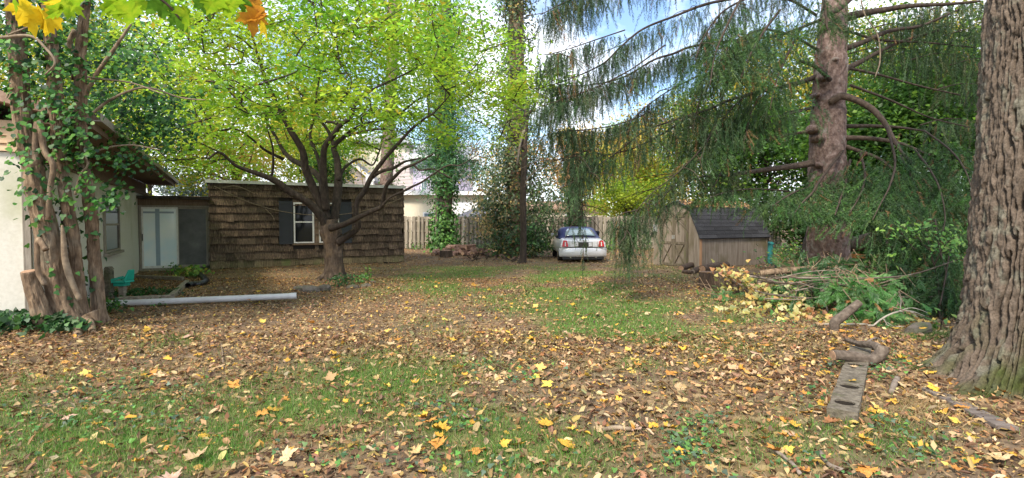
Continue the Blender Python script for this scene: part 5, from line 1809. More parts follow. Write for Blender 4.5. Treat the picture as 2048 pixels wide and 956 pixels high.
# ------------------------------------------------------------------ firewood and stumps
fw = []
for lay, (x0, x1, z0) in enumerate(((872, 1005, .07), (880, 985, .19), (890, 965, .31), (900, 950, .43))):
    x = x0
    while x < x1:
        for dep in (24.6, 25.3) if lay < 2 else (25.0,):
            fw.append((x + RS.normal() * 3, dep + RS.normal() * .12, z0 + RS.normal() * .03))
        x += 13.5
FL = ['split log with pale cut end in the firewood heap', 'round dark barked log in the firewood heap', 'reddish split log lying across the firewood heap', 'grey weathered log in the firewood heap']
for i, (px, Yd, z) in enumerate(fw):
    c = P(px, 480, Yd)
    c[2] = z
    kind = RS.randint(4)
    L, r = .34 + .16 * RS.rand(), .075 + .035 * RS.rand()
    an = RS.normal() * .7 + (pi / 2 if RS.rand() < .45 else 0)
    d = A(cos(an), sin(an), RS.normal() * .22)
    d = norm(d)
    th = np.sort(RS.rand(6) * .6 + np.arange(6) * 1.047) if kind != 1 else np.linspace(0, 6.28, 9)[:-1]
    s_ = norm(np.cross(d, A(0, 0, 1)))
    t_ = np.cross(s_, d)
    if kind in (0, 2):
        poly = [(-r, -.6 * r), (r * 1.1, -.5 * r), (.8 * r, .3 * r), (.1 * r, 1.0 * r), (-.7 * r, .4 * r)]
    else:
        poly = [(r * cos(a_) * (1 + RS.normal() * .08), r * sin(a_) * (1 + RS.normal() * .08)) for a_ in th]
    lab = FL[kind].replace('in the', 'at the ' + ('left end' if px < 905 else 'middle' if px < 955 else 'right end') + (' top' if z > .25 else ' front' if Yd < 25 else ' back') + ' of the').replace('across the', 'across the ' + ('left end' if px < 905 else 'middle' if px < 955 else 'right end') + (' top' if z > .25 else ' front' if Yd < 25 else ' back') + ' of the')
    lg = thing('firewood_log', lab, 'log', c, 'firewood logs heaped before the fence')
    MB().prism([c - d * L / 2 + s_ * a_ + t_ * b_ for a_, b_ in poly], d * L).build('bark', M_log, lg, bevel=.008)
    MB().prism([c - d * (L / 2 + .006) + s_ * a_ * .86 + t_ * b_ * .86 for a_, b_ in poly], d * .005).build('cut_end', M_cutwood, lg)
    MB().prism([c + d * (L / 2 + .001) + s_ * a_ * .86 + t_ * b_ * .86 for a_, b_ in poly], d * .005).build('cut_end', M_cutwood, lg)


def stump(label, px0, px1, pyb, h, tilt=0.0, mat=M_stump, name='stump'):
    g = G((px0 + px1) / 2, pyb)
    r = (px1 - px0) / 2 * g[1] / F
    t_ = thing(name, label, 'stump', (g[0], g[1] + r * .7, 0))
    c = A(g[0], g[1] + r * .7, 0)
    MB().tube([c + A(0, 0, -.05), c + A(0, 0, h * .3), c + A(tilt * h, 0, h)], [r * 1.12, r, r * .97], 22, rough=.13, freq=9).build('bark', mat, t_)
    MB().tube([c + A(tilt * h, 0, h + .001), c + A(tilt * h, 0, h + .012)], [r * .9, r * .88], 20, rough=.05).build('cut_face', M_cutwood if mat is M_stump else M_oldwood, t_)
    return t_


stump('round chopping stump standing left of the firewood heap', 878, 904, 514, .30)
stump('dark sawn stump at the left end of the brush heap', 1402, 1437, 577, .36)
stump('second stump behind the yellow leaved vine', 1456, 1500, 588, .30)
p = G(1437, 584)
o = MB().hexa([(p[0] - .06, p[1], -.03), (p[0] + .05, p[1], -.03), (p[0] + .05, p[1] + .25, -.03), (p[0] - .06, p[1] + .25, -.03), (p[0] - .12, p[1], .42), (p[0] - .02, p[1], .40), (p[0] - .02, p[1] + .25, .42), (p[0] - .12, p[1] + .25, .43)]).build('bark_slab', M_stump, None, bevel=.01)
tag(o, 'dark upright slab of bark leaning on the sawn stump', 'bark slab')
for i, (pa_, pb_, r, lab) in enumerate([((1362, 541), (1392, 533), .10, 'dark rotting log lying before the shed door'), ((1385, 548), (1402, 541), .09, 'short pale ended log before the shed corner post'), ((1404, 545), (1452, 536), .13, 'thick mossy log lying along the shed side wall'),
                                        ((1366, 546), (1384, 549), .06, 'thin grey log at the front of the shed logs')]):
    a_, b_ = G(*pa_), G(*pb_)
    a_[2] = b_[2] = r * .9
    lg = thing('log', lab, 'log', (a_ + b_) / 2, 'logs before the shed')
    MB().tube(catmull([a_, (a_ + b_) / 2 + A(0, 0, .015), b_], 4), r, 14, rough=.15, freq=7).build('bark', M_stump, lg, smooth=False)
    d = norm(a_ - b_)
    MB().tube([a_ + d * .001, a_ + d * .008], r * .86, 12).build('cut_end', M_twig_grey if i == 1 else M_cutwood, lg)
db = MB()
dl = thing('debris_heap', 'low heap of bark scraps and twigs right of the firewood', 'debris', G(1000, 520))
for k in range(46):
    px, py = 940 + RS.rand() * 95, 507 + RS.rand() * 18
    a_ = G(px, py)
    e = a_ + A(RS.normal() * .3, RS.normal() * .15, .06 + RS.rand() * .16)
    a_[2] = .02
    MB().tube([a_, (a_ + e) / 2 + A(0, 0, .05), e], [.03, .028, .015], 5, rough=.2).build('stick', M_log if k % 2 else M_twig, dl)

# ------------------------------------------------------------------ big spruce
SY = 13.2
sp = thing('spruce_tree', 'tall old spruce with knotty pinkish trunk and drooping curtains of needles', 'tree', (P(1657, 540, SY)[0], SY, 0))
SPT = [(1660, 590, 112), (1659, 555, 92), (1657, 520, 80), (1657, 450, 75), (1656, 380, 70), (1655, 300, 66), (1656, 230, 62), (1660, 150, 58), (1664, 77, 53), (1669, 0, 44), (1674, -90, 36), (1680, -220, 28)]
o, spc, spr = trunk3(SPT, SY, SY, M_bark_spruce, 'trunk', sp, bark=(110, .045, .019, 11, 8.0))
kn = MB()
for px, py, s in [(1632, 258, .08), (1640, 275, .09), (1692, 470, .07), (1640, 330, .06), (1650, 155, .08), (1685, 395, .06), (1668, 120, .06), (1636, 190, .05)]:
    a_ = P(px, py, SY - .3)
    kn.tube(catmull([a_ + A(0, .25, .02), a_, a_ + A((px - 1657) * .002, -.12, -.01)], 3), [s * 1.5, s * 1.4, s * 1.3, s * 1.2, s, s * .9, s * .7], 9, rough=.2)
kn.build('knot', M_bark_spruce, sp, smooth=True)


def make_tassel(L, w, nn, rs, open_=.5):
    """hanging twig along +y (unit length) with thin needles"""
    v, t = [], []
    for k in range(nn):
        u = (k + rs.rand()) / nn
        an = rs.rand() * 6.28
        out = A(cos(an), 0, sin(an))
        nl = w * (.7 + .6 * rs.rand()) * (1 - .55 * u ** 3)
        d = norm(out * open_ + A(0, 1, 0) * (1 - open_ * .5))
        s = norm(np.cross(d, rs.normal(size=3))) * .0068
        b_ = A(.02 * sin(u * 5), u * L, .02 * cos(u * 4))
        i = len(v)
        v += [b_ - s, b_ + s, b_ + d * nl]
        t.append((i, i + 1, i + 2))
    i = len(v)
    v += [A(-.004, 0, 0), A(.004, 0, 0), A(.003 + .02 * sin(5), L, .02), A(-.003 + .02 * sin(5), L, .02)]
    t += [(i, i + 1, i + 2), (i, i + 2, i + 3)]
    return np.array(v), np.array(t)


TAS = [make_tassel(.5, .085, 46, RS, .8) for _ in range(4)] + [make_tassel(.85, .075, 68, RS, .7) for _ in range(4)]
SPRAY = [make_tassel(.42, .07, 44, RS, .8) for _ in range(4)]
NCOL = [(.038, .078, .030), (.05, .10, .036), (.065, .12, .042), (.026, .052, .022), (.085, .105, .045)]
NCOL2 = [(.06, .14, .035), (.08, .17, .04), (.045, .11, .035), (.10, .17, .05)]
BRN = [(.20, .11, .05), (.26, .15, .06)]
sb = Batch()


def hang(path, n_, smin, smax, spread=.25, long_=.5, cols=NCOL, start=.25, vert=1.0, protos=None, side=.35):
    """hang tassels along a branch path"""
    path = np.asarray(path)
    t = start + (1 - start) * RS.rand(n_) ** .8
    i = np.minimum((t * (len(path) - 1)).astype(int), len(path) - 2)
    fr_ = t * (len(path) - 1) - i
    p = path[i] * (1 - fr_[:, None]) + path[i + 1] * fr_[:, None]
    tg = norm(path[i + 1] - path[i])
    sd = norm(np.cross(tg, A(0, 0, 1)))
    off = RS.normal(size=n_) * side
    p = p + sd * off[:, None] + A(0, 0, -1) * (np.abs(off) * .25)[:, None]
    d = A(0, 0, -1) * vert + tg * (1 - vert) * .9 + sd * (np.sign(off) * (1 - vert) * .9)[:, None] + RS.normal(size=(n_, 3)) * .2
    R = rots_dir(d, n_)
    s = smin + (smax - smin) * RS.rand(n_)
    col = pal(cols, n_, .2)
    q = RS.rand(n_) < .03
    col[q] = pal(BRN, q.sum(), .2)
    pr_ = protos or TAS
    k = RS.randint(0, 4, n_) + (4 * (RS.rand(n_) < long_) if protos is None else 0)
    for j in range(len(pr_)):
        m_ = k == j
        sb.stamp(*pr_[j], p[m_], R[m_], s[m_], col[m_])


BR = [  # points, depth from-to, tassels, scale range, side spread, long fraction
    ([(1650, -60, 13), (1560, -20, 12), (1425, 5, 12), (1350, 32, 10), (1286, 58, 9), (1240, 95, 8), (1205, 128, 7), (1140, 158, 5), (1077, 178, 3)], SY, 10.6, 330, .5, .95, .40, .5),
    ([(1640, 40, 13), (1560, 70, 12), (1480, 80, 12), (1389, 92, 11), (1345, 108, 10), (1307, 120, 9), (1245, 155, 7), (1169, 171, 5), (1110, 168, 3)], SY, 10.9, 360, .5, .95, .40, .5),
    ([(1634, 153, 22), (1600, 165, 20), (1563, 174, 18), (1510, 186, 15), (1460, 200, 12), (1420, 218, 10), (1379, 233, 9), (1327, 266, 8), (1266, 297, 7), (1205, 312, 5), (1150, 325, 3)], SY, 10.4, 300, .5, .9, .32, .5),
    ([(1420, 218, 8), (1350, 240, 8), (1290, 262, 7), (1240, 300, 6), (1190, 335, 5), (1150, 362, 4), (1100, 385, 2)], 11.8, 9.8, 170, .4, .75, .25, .5),
    ([(1640, -70, 12), (1500, -70, 12), (1350, -60, 11), (1230, -40, 9), (1140, 0, 6), (1080, 30, 3)], SY, 11.2, 330, .6, 1.0, .45, .6),
    ([(1640, -120, 12), (1450, -140, 11), (1300, -110, 9), (1180, -60, 6), (1100, -20, 3)], SY, 11.6, 260, .6, 1.0, .5, .6),
    ([(1636, 100, 12), (1580, 70, 11), (1520, 60, 10), (1470, 90, 8), (1430, 140, 6), (1400, 200, 5), (1385, 260, 3)], SY, 10.8, 330, .5, .95, .42, .5),
    ([(1632, 30, 12), (1580, 0, 11), (1520, -10, 10), (1450, 20, 8), (1410, 70, 6), (1390, 120, 4)], SY, 11.0, 300, .5, .95, .45, .5),
    ([(1630, 215, 9), (1590, 225, 8), (1550, 232, 7), (1500, 235, 6), (1450, 250, 5), (1410, 280, 3)], SY, 11.4, 180, .5, .9, .36, .5),
    ([(1500, 186, 9), (1470, 210, 8), (1430, 260, 6), (1390, 320, 5), (1350, 370, 4), (1300, 420, 3), (1270, 455, 2)], 12.2, 10.2, 140, .5, .9, .26, .4),
    ([(1440, 240, 7), (1400, 300, 6), (1350, 350, 5), (1300, 390, 4), (1262, 440, 3), (1248, 480, 2)], 11.4, 9.8, 120, .45, .85, .16, .55),
    ([(1460, 350, 10), (1420, 352, 8), (1380, 360, 6), (1330, 385, 5), (1290, 410, 4), (1268, 440, 3)], 12.6, 10.4, 55, .3, .55, .2, .3),
    ([(1510, 186, 8), (1490, 240, 7), (1460, 300, 6), (1440, 350, 5), (1420, 385, 3)], 12.4, 11.2, 230, .4, .8, .3, .4),
    ([(1330, 90, 7), (1260, 140, 6), (1190, 175, 5), (1120, 200, 4), (1075, 215, 2)], 11.2, 10.0, 210, .5, .95, .35, .5),
    ([(1250, 60, 6), (1190, 80, 5), (1130, 100, 4), (1085, 110, 2)], 11.0, 10.2, 170, .5, .95, .35, .5),
    ([(1300, 225, 6), (1230, 250, 5), (1160, 260, 4), (1100, 258, 2)], 11.2, 10.2, 190, .5, .95, .3, .5),
    ([(1400, 150, 7), (1340, 180, 6), (1290, 215, 4), (1255, 250, 2)], 12.0, 10.8, 170, .5, .9, .35, .5),
    ([(1169, 320, 3), (1166, 360, 3), (1164, 410, 2.5), (1163, 440, 2)], 10.6, 10.4, 26, .4, .6, .06, .6),
    ([(1205, 312, 4), (1180, 300, 4), (1150, 310, 3), (1120, 325, 2)], 10.6, 10.2, 90, .5, .9, .25, .6),
]
for pts_, y0, y1, n_, s0, s1_, sd, lf in BR:
    c, r = limb(pts_, y0, y1)
    MB().tube(c, np.maximum(r * .46, .007), 8, rough=.12).build('branch', M_bark_dark, sp, smooth=True)
    hang(c, int(n_ * 1.0), s0, s1_, side=sd, long_=lf, start=.15)
    tw_ = MB()
    for _ in range(9):
        i = RS.randint(len(c) // 5, len(c) - 1)
        e = c[i] + A(RS.normal() * .55, RS.normal() * .6, -.25 - RS.rand() * .35)
        tw_.tube(catmull([c[i], (c[i] + e) / 2 + A(0, 0, .1), e], 3), [.009, .008, .008, .007, .006, .005, .004], 4)
    o = tw_.build('twigs', M_twig, sp)
    o['kind'] = 'stuff'
# strands hanging before the car
for px, n_, y0, y1 in ((1160, 5, 436, 465), (1171, 5, 450, 500), (1166, 4, 500, 540), (1147, 3, 430, 470)):
    a_, b_ = P(px, y0, 10.5), P(px + 1, y1, 10.5)
    hang(np.array([a_, (a_ + b_) / 2, b_]), n_ * 2, .35, .5, side=.035, start=0)
hs_path = np.array([P(1166, 325, 10.5), P(1165, 420, 10.5), P(1167, 520, 10.5)])
MB().tube(catmull(hs_path, 4), .006, 4).build('branch', M_twig, sp)
# drooping bunch over the yard left of the shed
for pts_, y0, y1, n_ in (([(1268, 430, 4), (1262, 470, 3), (1256, 510, 2)], 10.2, 10.0, 55), ([(1250, 440, 3), (1250, 490, 3), (1248, 520, 2)], 10.0, 9.9, 50), ([(1300, 400, 4), (1292, 450, 3), (1288, 510, 2)], 10.3, 10.2, 16), ([(1345, 370, 4), (1330, 390, 3), (1312, 410, 2)], 10.7, 10.4, 12),
                          ([(1275, 420, 4), (1240, 430, 3), (1240, 460, 2)], 10.2, 9.9, 70)):
    c, r = limb(pts_, y0, y1)
    MB().tube(c, np.maximum(r * .6, .004), 5).build('branch', M_twig, sp, smooth=True)
    hang(c, n_, .4, .75, side=.14, start=0)
# bare branches
for pts_, y0, y1, mt in (([(1626, 326, 20), (1590, 332, 18), (1542, 338, 15), (1500, 344, 12), (1460, 350, 10), (1405, 353, 7)], SY - .2, 12.4, M_spruce_limb), ([(1626, 262, 10), (1590, 267, 8), (1553, 274, 7), (1515, 285, 4)], SY - .1, 13, M_spruce_limb),
                         ([(1690, 36, 26), (1720, 28, 22), (1767, 20, 17), (1820, 12, 13), (1900, 8, 9), (1960, 2, 7)], SY - .1, 12.6, M_bark_dark), ([(1690, 97, 18), (1725, 85, 15), (1767, 66, 12), (1800, 58, 10), (1844, 51, 8), (1920, 18, 6)], SY, 13.6, M_bark_dark),
                         ([(1686, 141, 20), (1720, 124, 14), (1757, 104, 11), (1800, 84, 9), (1880, 60, 6)], SY, 14, M_bark_dark), ([(1660, 205, 18), (1672, 197, 20), (1690, 193, 20), (1732, 210, 18), (1758, 232, 16), (1773, 252, 14), (1800, 300, 9), (1830, 330, 6)], SY - .4, 11.6, M_spruce_limb),
                         ([(1690, 276, 17), (1720, 276, 14), (1767, 280, 12), (1810, 290, 8), (1860, 310, 5)], SY - .2, 12.0, M_spruce_limb), ([(1690, 253, 12), (1730, 252, 11), (1790, 254, 8), (1850, 262, 5)], SY, 12.6, M_bark_dark), ([(1690, 292, 13), (1720, 303, 11), (1760, 318, 8), (1800, 350, 6)], SY - .2, 11.9, M_spruce_limb),
                         ([(1686, 135, 10), (1700, 137, 9), (1760, 150, 7), (1840, 172, 5), (1920, 190, 4)], SY, 13.5, M_bark_dark), ([(1660, 160, 14), (1640, 140, 12), (1622, 130, 9), (1600, 122, 6)], SY - .5, 12.2, M_bark_dark), ([(1690, 60, 9), (1760, 80, 7), (1850, 85, 5), (1950, 95, 4)], SY, 14, M_bark_dark),
                         ([(1700, 170, 8), (1780, 200, 6), (1860, 235, 4), (1940, 255, 3)], SY, 12.8, M_bark_dark), ([(1650, 30, 12), (1675, 20, 14), (1700, 0, 10), (1715, -30, 8)], SY - .4, 12.6, M_bark_dark), ([(1640, 212, 8), (1600, 220, 6), (1570, 226, 5), (1560, 240, 3)], SY, 13, M_bark_dark),
                         ([(1690, 5, 12), (1760, -30, 10), (1850, -40, 8)], SY, 12.6, M_bark_dark), ([(1722, 0, 4), (1730, 30, 4), (1755, 70, 4), (1760, 120, 4), (1750, 155, 3)], 12.2, 12.0, M_vine)):
    c, r = limb(pts_, y0, y1)
    MB().tube(c, np.maximum(r * .68, .006), 9, rough=.14).build('branch', mt, sp, smooth=True)
# feathery lower boughs on the right and thin hanging ones up right
RB = [([(1686, 300, 10), (1640, 360, 9), (1625, 385, 7), (1605, 405, 5), (1590, 425, 3)], SY - .3, 10.8, 220), ([(1700, 320, 9), (1690, 370, 8), (1680, 400, 6), (1670, 430, 4)], SY - .3, 10.4, 200),
      ([(1773, 252, 9), (1790, 320, 8), (1780, 370, 6), (1760, 410, 4), (1745, 440, 3)], 11.6, 9.8, 230), ([(1830, 300, 8), (1860, 340, 7), (1880, 380, 6), (1890, 430, 4), (1885, 470, 3)], 11.4, 9.4, 260),
      ([(1800, 310, 8), (1830, 370, 7), (1840, 420, 5), (1830, 470, 4), (1815, 500, 3)], 11.5, 9.6, 230), ([(1850, 262, 6), (1900, 300, 6), (1930, 340, 5), (1950, 400, 3)], 12, 9.8, 230), ([(1720, 303, 8), (1730, 350, 7), (1720, 390, 5), (1700, 425, 4)], 12.6, 10.4, 200),
      ([(1560, 20, 9), (1530, 60, 8), (1500, 110, 6), (1480, 160, 4)], 12.0, 10.6, 230), ([(1600, 60, 9), (1570, 120, 8), (1550, 170, 6), (1540, 220, 4)], 12.4, 11.0, 210), ([(1480, 0, 8), (1450, 60, 7), (1430, 110, 5), (1420, 170, 4)], 11.6, 10.4, 220),
      ([(1520, 190, 8), (1500, 230, 7), (1490, 280, 5)], 12.2, 11.2, 150), ([(1640, -30, 9), (1650, 20, 8), (1655, 60, 6)], 12.4, 11.8, 120), ([(1440, 220, 7), (1420, 270, 6), (1400, 320, 4)], 11.8, 10.8, 150),
      ([(1590, 385, 6), (1550, 380, 6), (1500, 378, 5), (1450, 385, 4), (1420, 395, 2)], 12.6, 10.8, 110), ([(1640, 370, 7), (1600, 380, 6), (1570, 395, 5), (1545, 412, 3)], 12.8, 10.9, 110), ([(1870, 440, 6), (1880, 500, 5), (1895, 560, 4), (1890, 600, 3)], 9.8, 8.6, 230), ([(1840, 470, 5), (1850, 520, 5), (1865, 570, 4), (1870, 620, 3)], 9.8, 8.8, 190),
      ([(1900, 500, 5), (1890, 560, 5), (1880, 610, 4)], 8.9, 8.4, 130), ([(1760, 420, 5), (1790, 450, 5), (1830, 500, 3)], 10.4, 9.4, 110)]
for pts_, y0, y1, n_ in RB:
    c, r = limb(pts_, y0, y1)
    MB().tube(c, np.maximum(r * .6, .005), 6, rough=.1).build('branch', M_twig, sp, smooth=True)
    hang(c, int(n_ * 1.25), .5, 1.0, side=.34, cols=NCOL2 + NCOL[:3], start=.1, vert=.55, protos=SPRAY)
    hang(c, n_ // 3, .4, .7, side=.3, cols=NCOL2 + NCOL, start=.2, vert=.9)
for px0, py0, n_ in ((1770, 60, 110), (1840, 60, 120), (1900, 20, 120), (1860, 120, 120), (1790, 110, 90), (1930, 70, 120), (1910, 180, 100), (1820, 20, 90), (1880, 250, 110), (1730, 110, 60), (1940, 130, 100)):
    a_ = P(px0 - 40, py0, 13.6)
    b_ = P(px0 + 60, py0 - 10, 14.4)
    c = catmull([a_, (a_ + b_) / 2 + A(0, 0, .1), b_], 4)
    MB().tube(c, np.linspace(.018, .006, len(c)), 5).build('branch', M_bark_dark, sp, smooth=True)
    hang(c, n_, .5, 1.0, side=.4, long_=.6, start=0)
o = sb.build('needles', M_needle, sp)
o['kind'] = 'stuff'

# ------------------------------------------------------------------ old ridged tree at the right edge
OC = A(5.02, 4.96, 0)
old = thing('old_tree', 'massive old tree trunk with deep ridged bark and mossy flared foot', 'tree', OC)
NA, NH = 500, 420
th = np.linspace(0, 2 * pi, NA, endpoint=False)
hh = np.concatenate([np.linspace(-.15, 3.95, NH - 20), np.linspace(3.97, 7.5, 20)])
TH, HH = np.meshgrid(th, hh)
R0 = .555 - .022 * np.clip(HH, 0, 8) + .30 * np.exp(-np.clip(HH + .05, 0, 9) / .33)
fl = 0
for a0, am, wd in ((3.5, .46, .30), (4.35, .26, .26), (2.65, .40, .3), (5.3, .3, .4), (.4, .35, .4), (1.6, .35, .4)):
    dlt = np.arctan2(np.sin(TH - a0), np.cos(TH - a0))
    fl = fl + am * np.exp(-(dlt / wd) ** 2) * np.exp(-np.clip(HH + .05, 0, 9) / .20)
R0 = R0 + fl * (.65 + .8 * vnoise(np.stack([np.cos(TH) * 5, np.sin(TH) * 5, HH * 3], -1)))


def bark_height(th, h):
    """braided vertical ridges, each broken by short cross cracks"""
    def nz(f, k):
        return vnoise(np.stack([np.cos(th) * f, np.sin(th) * f, h * k], -1)) - .5
    u = th / (2 * pi) * 58 + 4.2 * nz(3.5, .9) + 1.9 * nz(9, 2.4) + .8 * nz(24, 7)
    fr = u - np.floor(u)
    k = np.mod(np.floor(u).astype(np.int64), 4096)
    p = np.clip((1 - np.abs(2 * fr - 1) - .15) / .40, 0, 1)
    p = p * p * (3 - 2 * p)
    hc = h * 3.4 + h3(k, k * 0 + 3, k * 0 + 8) * 7 + 1.1 * nz(14, 5) + .35 * (fr - .5)
    fc = hc - np.floor(hc)
    c = np.clip((.5 - np.abs(fc - .5)) / .10, 0, 1)
    lift = h3(k, np.floor(hc).astype(np.int64) & 4095, k * 0 + 2)
    return p * (.70 + .12 * c + .24 * lift)


bh = bark_height(TH, HH)
q = np.stack([np.cos(TH) * 11, np.sin(TH) * 11, HH * 9], -1)
fine = fbm(q * 1.7, 3) - .5
fine2 = vnoise(q * A(5.5, 5.5, 2.2)) - .5
lay = vnoise(np.stack([np.cos(TH) * 16, np.sin(TH) * 16, HH * 22], -1)) - .5
R1 = R0 + (bh - .5) * .105 + fine * .032 + fine2 * .020 * (.3 + bh) + lay * .010 * bh
VX = OC[0] + R1 * np.cos(TH) - HH * .0
VY = OC[1] + R1 * np.sin(TH)
vv = np.stack([VX - OC[0] + .03 * HH - .03, VY - OC[1] + .02 * HH, HH], -1).reshape(-1, 3)
n0, n1 = TH.shape
idx = np.arange(n0 * n1).reshape(n0, n1)
qd = np.stack([idx[:-1], np.roll(idx[:-1], -1, 1), np.roll(idx[1:], -1, 1), idx[1:]], -1).reshape(-1, 4)
moss = np.clip(np.exp(-np.clip(HH, 0, 9) / .42) * 2.2 * (fbm(q * .45, 3) * 2.2 - .55) - .2, 0, 1)
cb_ = np.array([.125, .097, .074]) * (.55 + .95 * (fbm(q * A(1.6, 1.6, .8), 3))[..., None])
mc = np.array([.045, .058, .014]) * (.6 + .8 * fbm(q * 2.2, 2)[..., None])
lich = np.clip((fbm(q * .8 + 40, 3) - .56) * 6, 0, .55)[..., None]
cb_ = cb_ * (1 - lich) + np.array([.17, .17, .13]) * lich
col = cb_ * (1 - moss[..., None]) + mc * moss[..., None]
me = tri_mesh('trunk', vv, qd, col.reshape(-1, 3), True)
m, n, l, b = newmat('old_bark')
at = n.new('ShaderNodeAttribute')
at.attribute_name = 'Col'
tcn = n.new('ShaderNodeTexCoord')
no = n.new('ShaderNodeTexNoise')
no.inputs['Scale'].default_value = 55
no.inputs['Detail'].default_value = 6
l.new(tcn.outputs['Object'], no.inputs['Vector'])
rr = ramp(n, [(.3, (.6, .6, .6)), (.7, (1.3, 1.3, 1.3))])
l.new(no.outputs['Fac'], rr.inputs['Fac'])
l.new(mixrgb(n, l, 1.0, at.outputs['Color'], rr.outputs['Color'], 'MULTIPLY'), b.inputs['Base Color'])
b.inputs['Roughness'].default_value = .95
b.inputs['Specular IOR Level'].default_value = .15
bp = n.new('ShaderNodeBump')
bp.inputs['Strength'].default_value = .7
bp.inputs['Distance'].default_value = .008
l.new(no.outputs['Fac'], bp.inputs['Height'])
l.new(bp.outputs[0], b.inputs['Normal'])
link('trunk', me, m, old)
cr_ = Batch()                                               # its far high crown, above the frame
lb_ = MB()
for k in range(26):
    c = OC + A(RS.normal() * 2.6 + .6, RS.normal() * 1.6 + .6, 10.5 + RS.rand() * 3.5)
    lb_.tube(catmull([OC + A(.28, .14, 7.4), (OC + c) / 2 + A(.2, 0, 4.6), c], 3), np.linspace(.2, .03, 7), 6)
    m_ = 36
    p = c + RS.normal(size=(m_, 3)) * A(.7, .7, .4)
    cr_.stamp(*QUADLEAF, p, rots(np.stack([RS.normal(size=m_) * .5, RS.normal(size=m_) * .5, np.ones(m_)], -1), m_), .15 + .08 * RS.rand(m_), pal(YELW + LIME, m_, .2))
lb_.build('limb', M_bark_brown, old, smooth=True)
o = cr_.build('crown', M_crown, old)
o['kind'] = 'stuff'
# grey plank beside its foot
pa_, pb_ = G(1862, 778), G(2015, 862)
o = MB().bar((pa_[0], pa_[1], .05), (pb_[0], pb_[1], .045), .16, .035, up=(.1, .2, 1)).build('plank', M_grooved, None, bevel=.006)
tag(o, 'greyed grooved plank lying in leaves before the ridged tree', 'plank')

# ------------------------------------------------------------------ drilled timber with the crooked branch on it
pa_, pb_ = G(1684, 843), G(1722, 706)
pa_[2] = pb_[2] = .075
ti = thing('drilled_timber', 'weathered square timber post with drilled holes lying on the leaves', 'timber', ((pa_ + pb_) / 2)[:2].tolist() + [0])
d = norm(pb_ - pa_)
s_ = norm(np.cross(d, A(0, 0, 1)))
Lt = np.linalg.norm(pb_ - pa_)
tw_, th_ = .21, .115
holes_ = [.23, .76, 1.66]
segs = [0]
b_ = MB()
zz0, zz1 = -.01, th_
hr = .078


def tp_(t, s, z):
    q = pa_ + d * t + s_ * s
    return A(q[0], q[1], z)


edges = [0.0] + sum([[h_ - .1, h_ + .1] for h_ in holes_], []) + [Lt]
for i in range(0, len(edges) - 1, 2):                       # solid stretches
    b_.add([tp_(edges[i], -tw_ / 2, zz0), tp_(edges[i], tw_ / 2, zz0), tp_(edges[i + 1], tw_ / 2, zz0), tp_(edges[i + 1], -tw_ / 2, zz0),
            tp_(edges[i], -tw_ / 2, zz1), tp_(edges[i], tw_ / 2, zz1), tp_(edges[i + 1], tw_ / 2, zz1), tp_(edges[i + 1], -tw_ / 2, zz1)], [(0, 3, 2, 1), (4, 5, 6, 7), (0, 1, 5, 4), (1, 2, 6, 5), (2, 3, 7, 6), (3, 0, 4, 7)])
for h_ in holes_:                                           # drilled stretches: square with a round well
    N_ = 16
    an = np.arange(N_) * 2 * pi / N_ + pi / N_
    inner = [tp_(h_ + hr * sin(a_), hr * cos(a_), zz1 - .001) for a_ in an]
    low = [tp_(h_ + hr * sin(a_), hr * cos(a_), .1) for a_ in an]
    outer = []
    for a_ in an:
        k = max(abs(cos(a_)), abs(sin(a_)))
        outer.append(tp_(h_ + .1 * sin(a_) / k, .1 * cos(a_) / k, zz1 - .001))
    outlow = [A(p_[0], p_[1], zz0) for p_ in outer]
    v = outer + inner + low + outlow
    f = []
    for j in range(N_):
        j2 = (j + 1) % N_
        f += [[j, j2, N_ + j2, N_ + j], [N_ + j, N_ + j2, 2 * N_ + j2, 2 * N_ + j], [3 * N_ + j, 3 * N_ + j2, j2, j]]
    b_.add(v, f)
b_.build('post', M_mossytimber, ti, bevel=0)
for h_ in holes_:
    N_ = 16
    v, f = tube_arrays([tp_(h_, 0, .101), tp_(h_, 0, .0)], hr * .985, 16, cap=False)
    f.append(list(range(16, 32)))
    MB().add(v, f).build('hole', M_hole_shade, ti)  # dark lining paints the shade deep in each hole

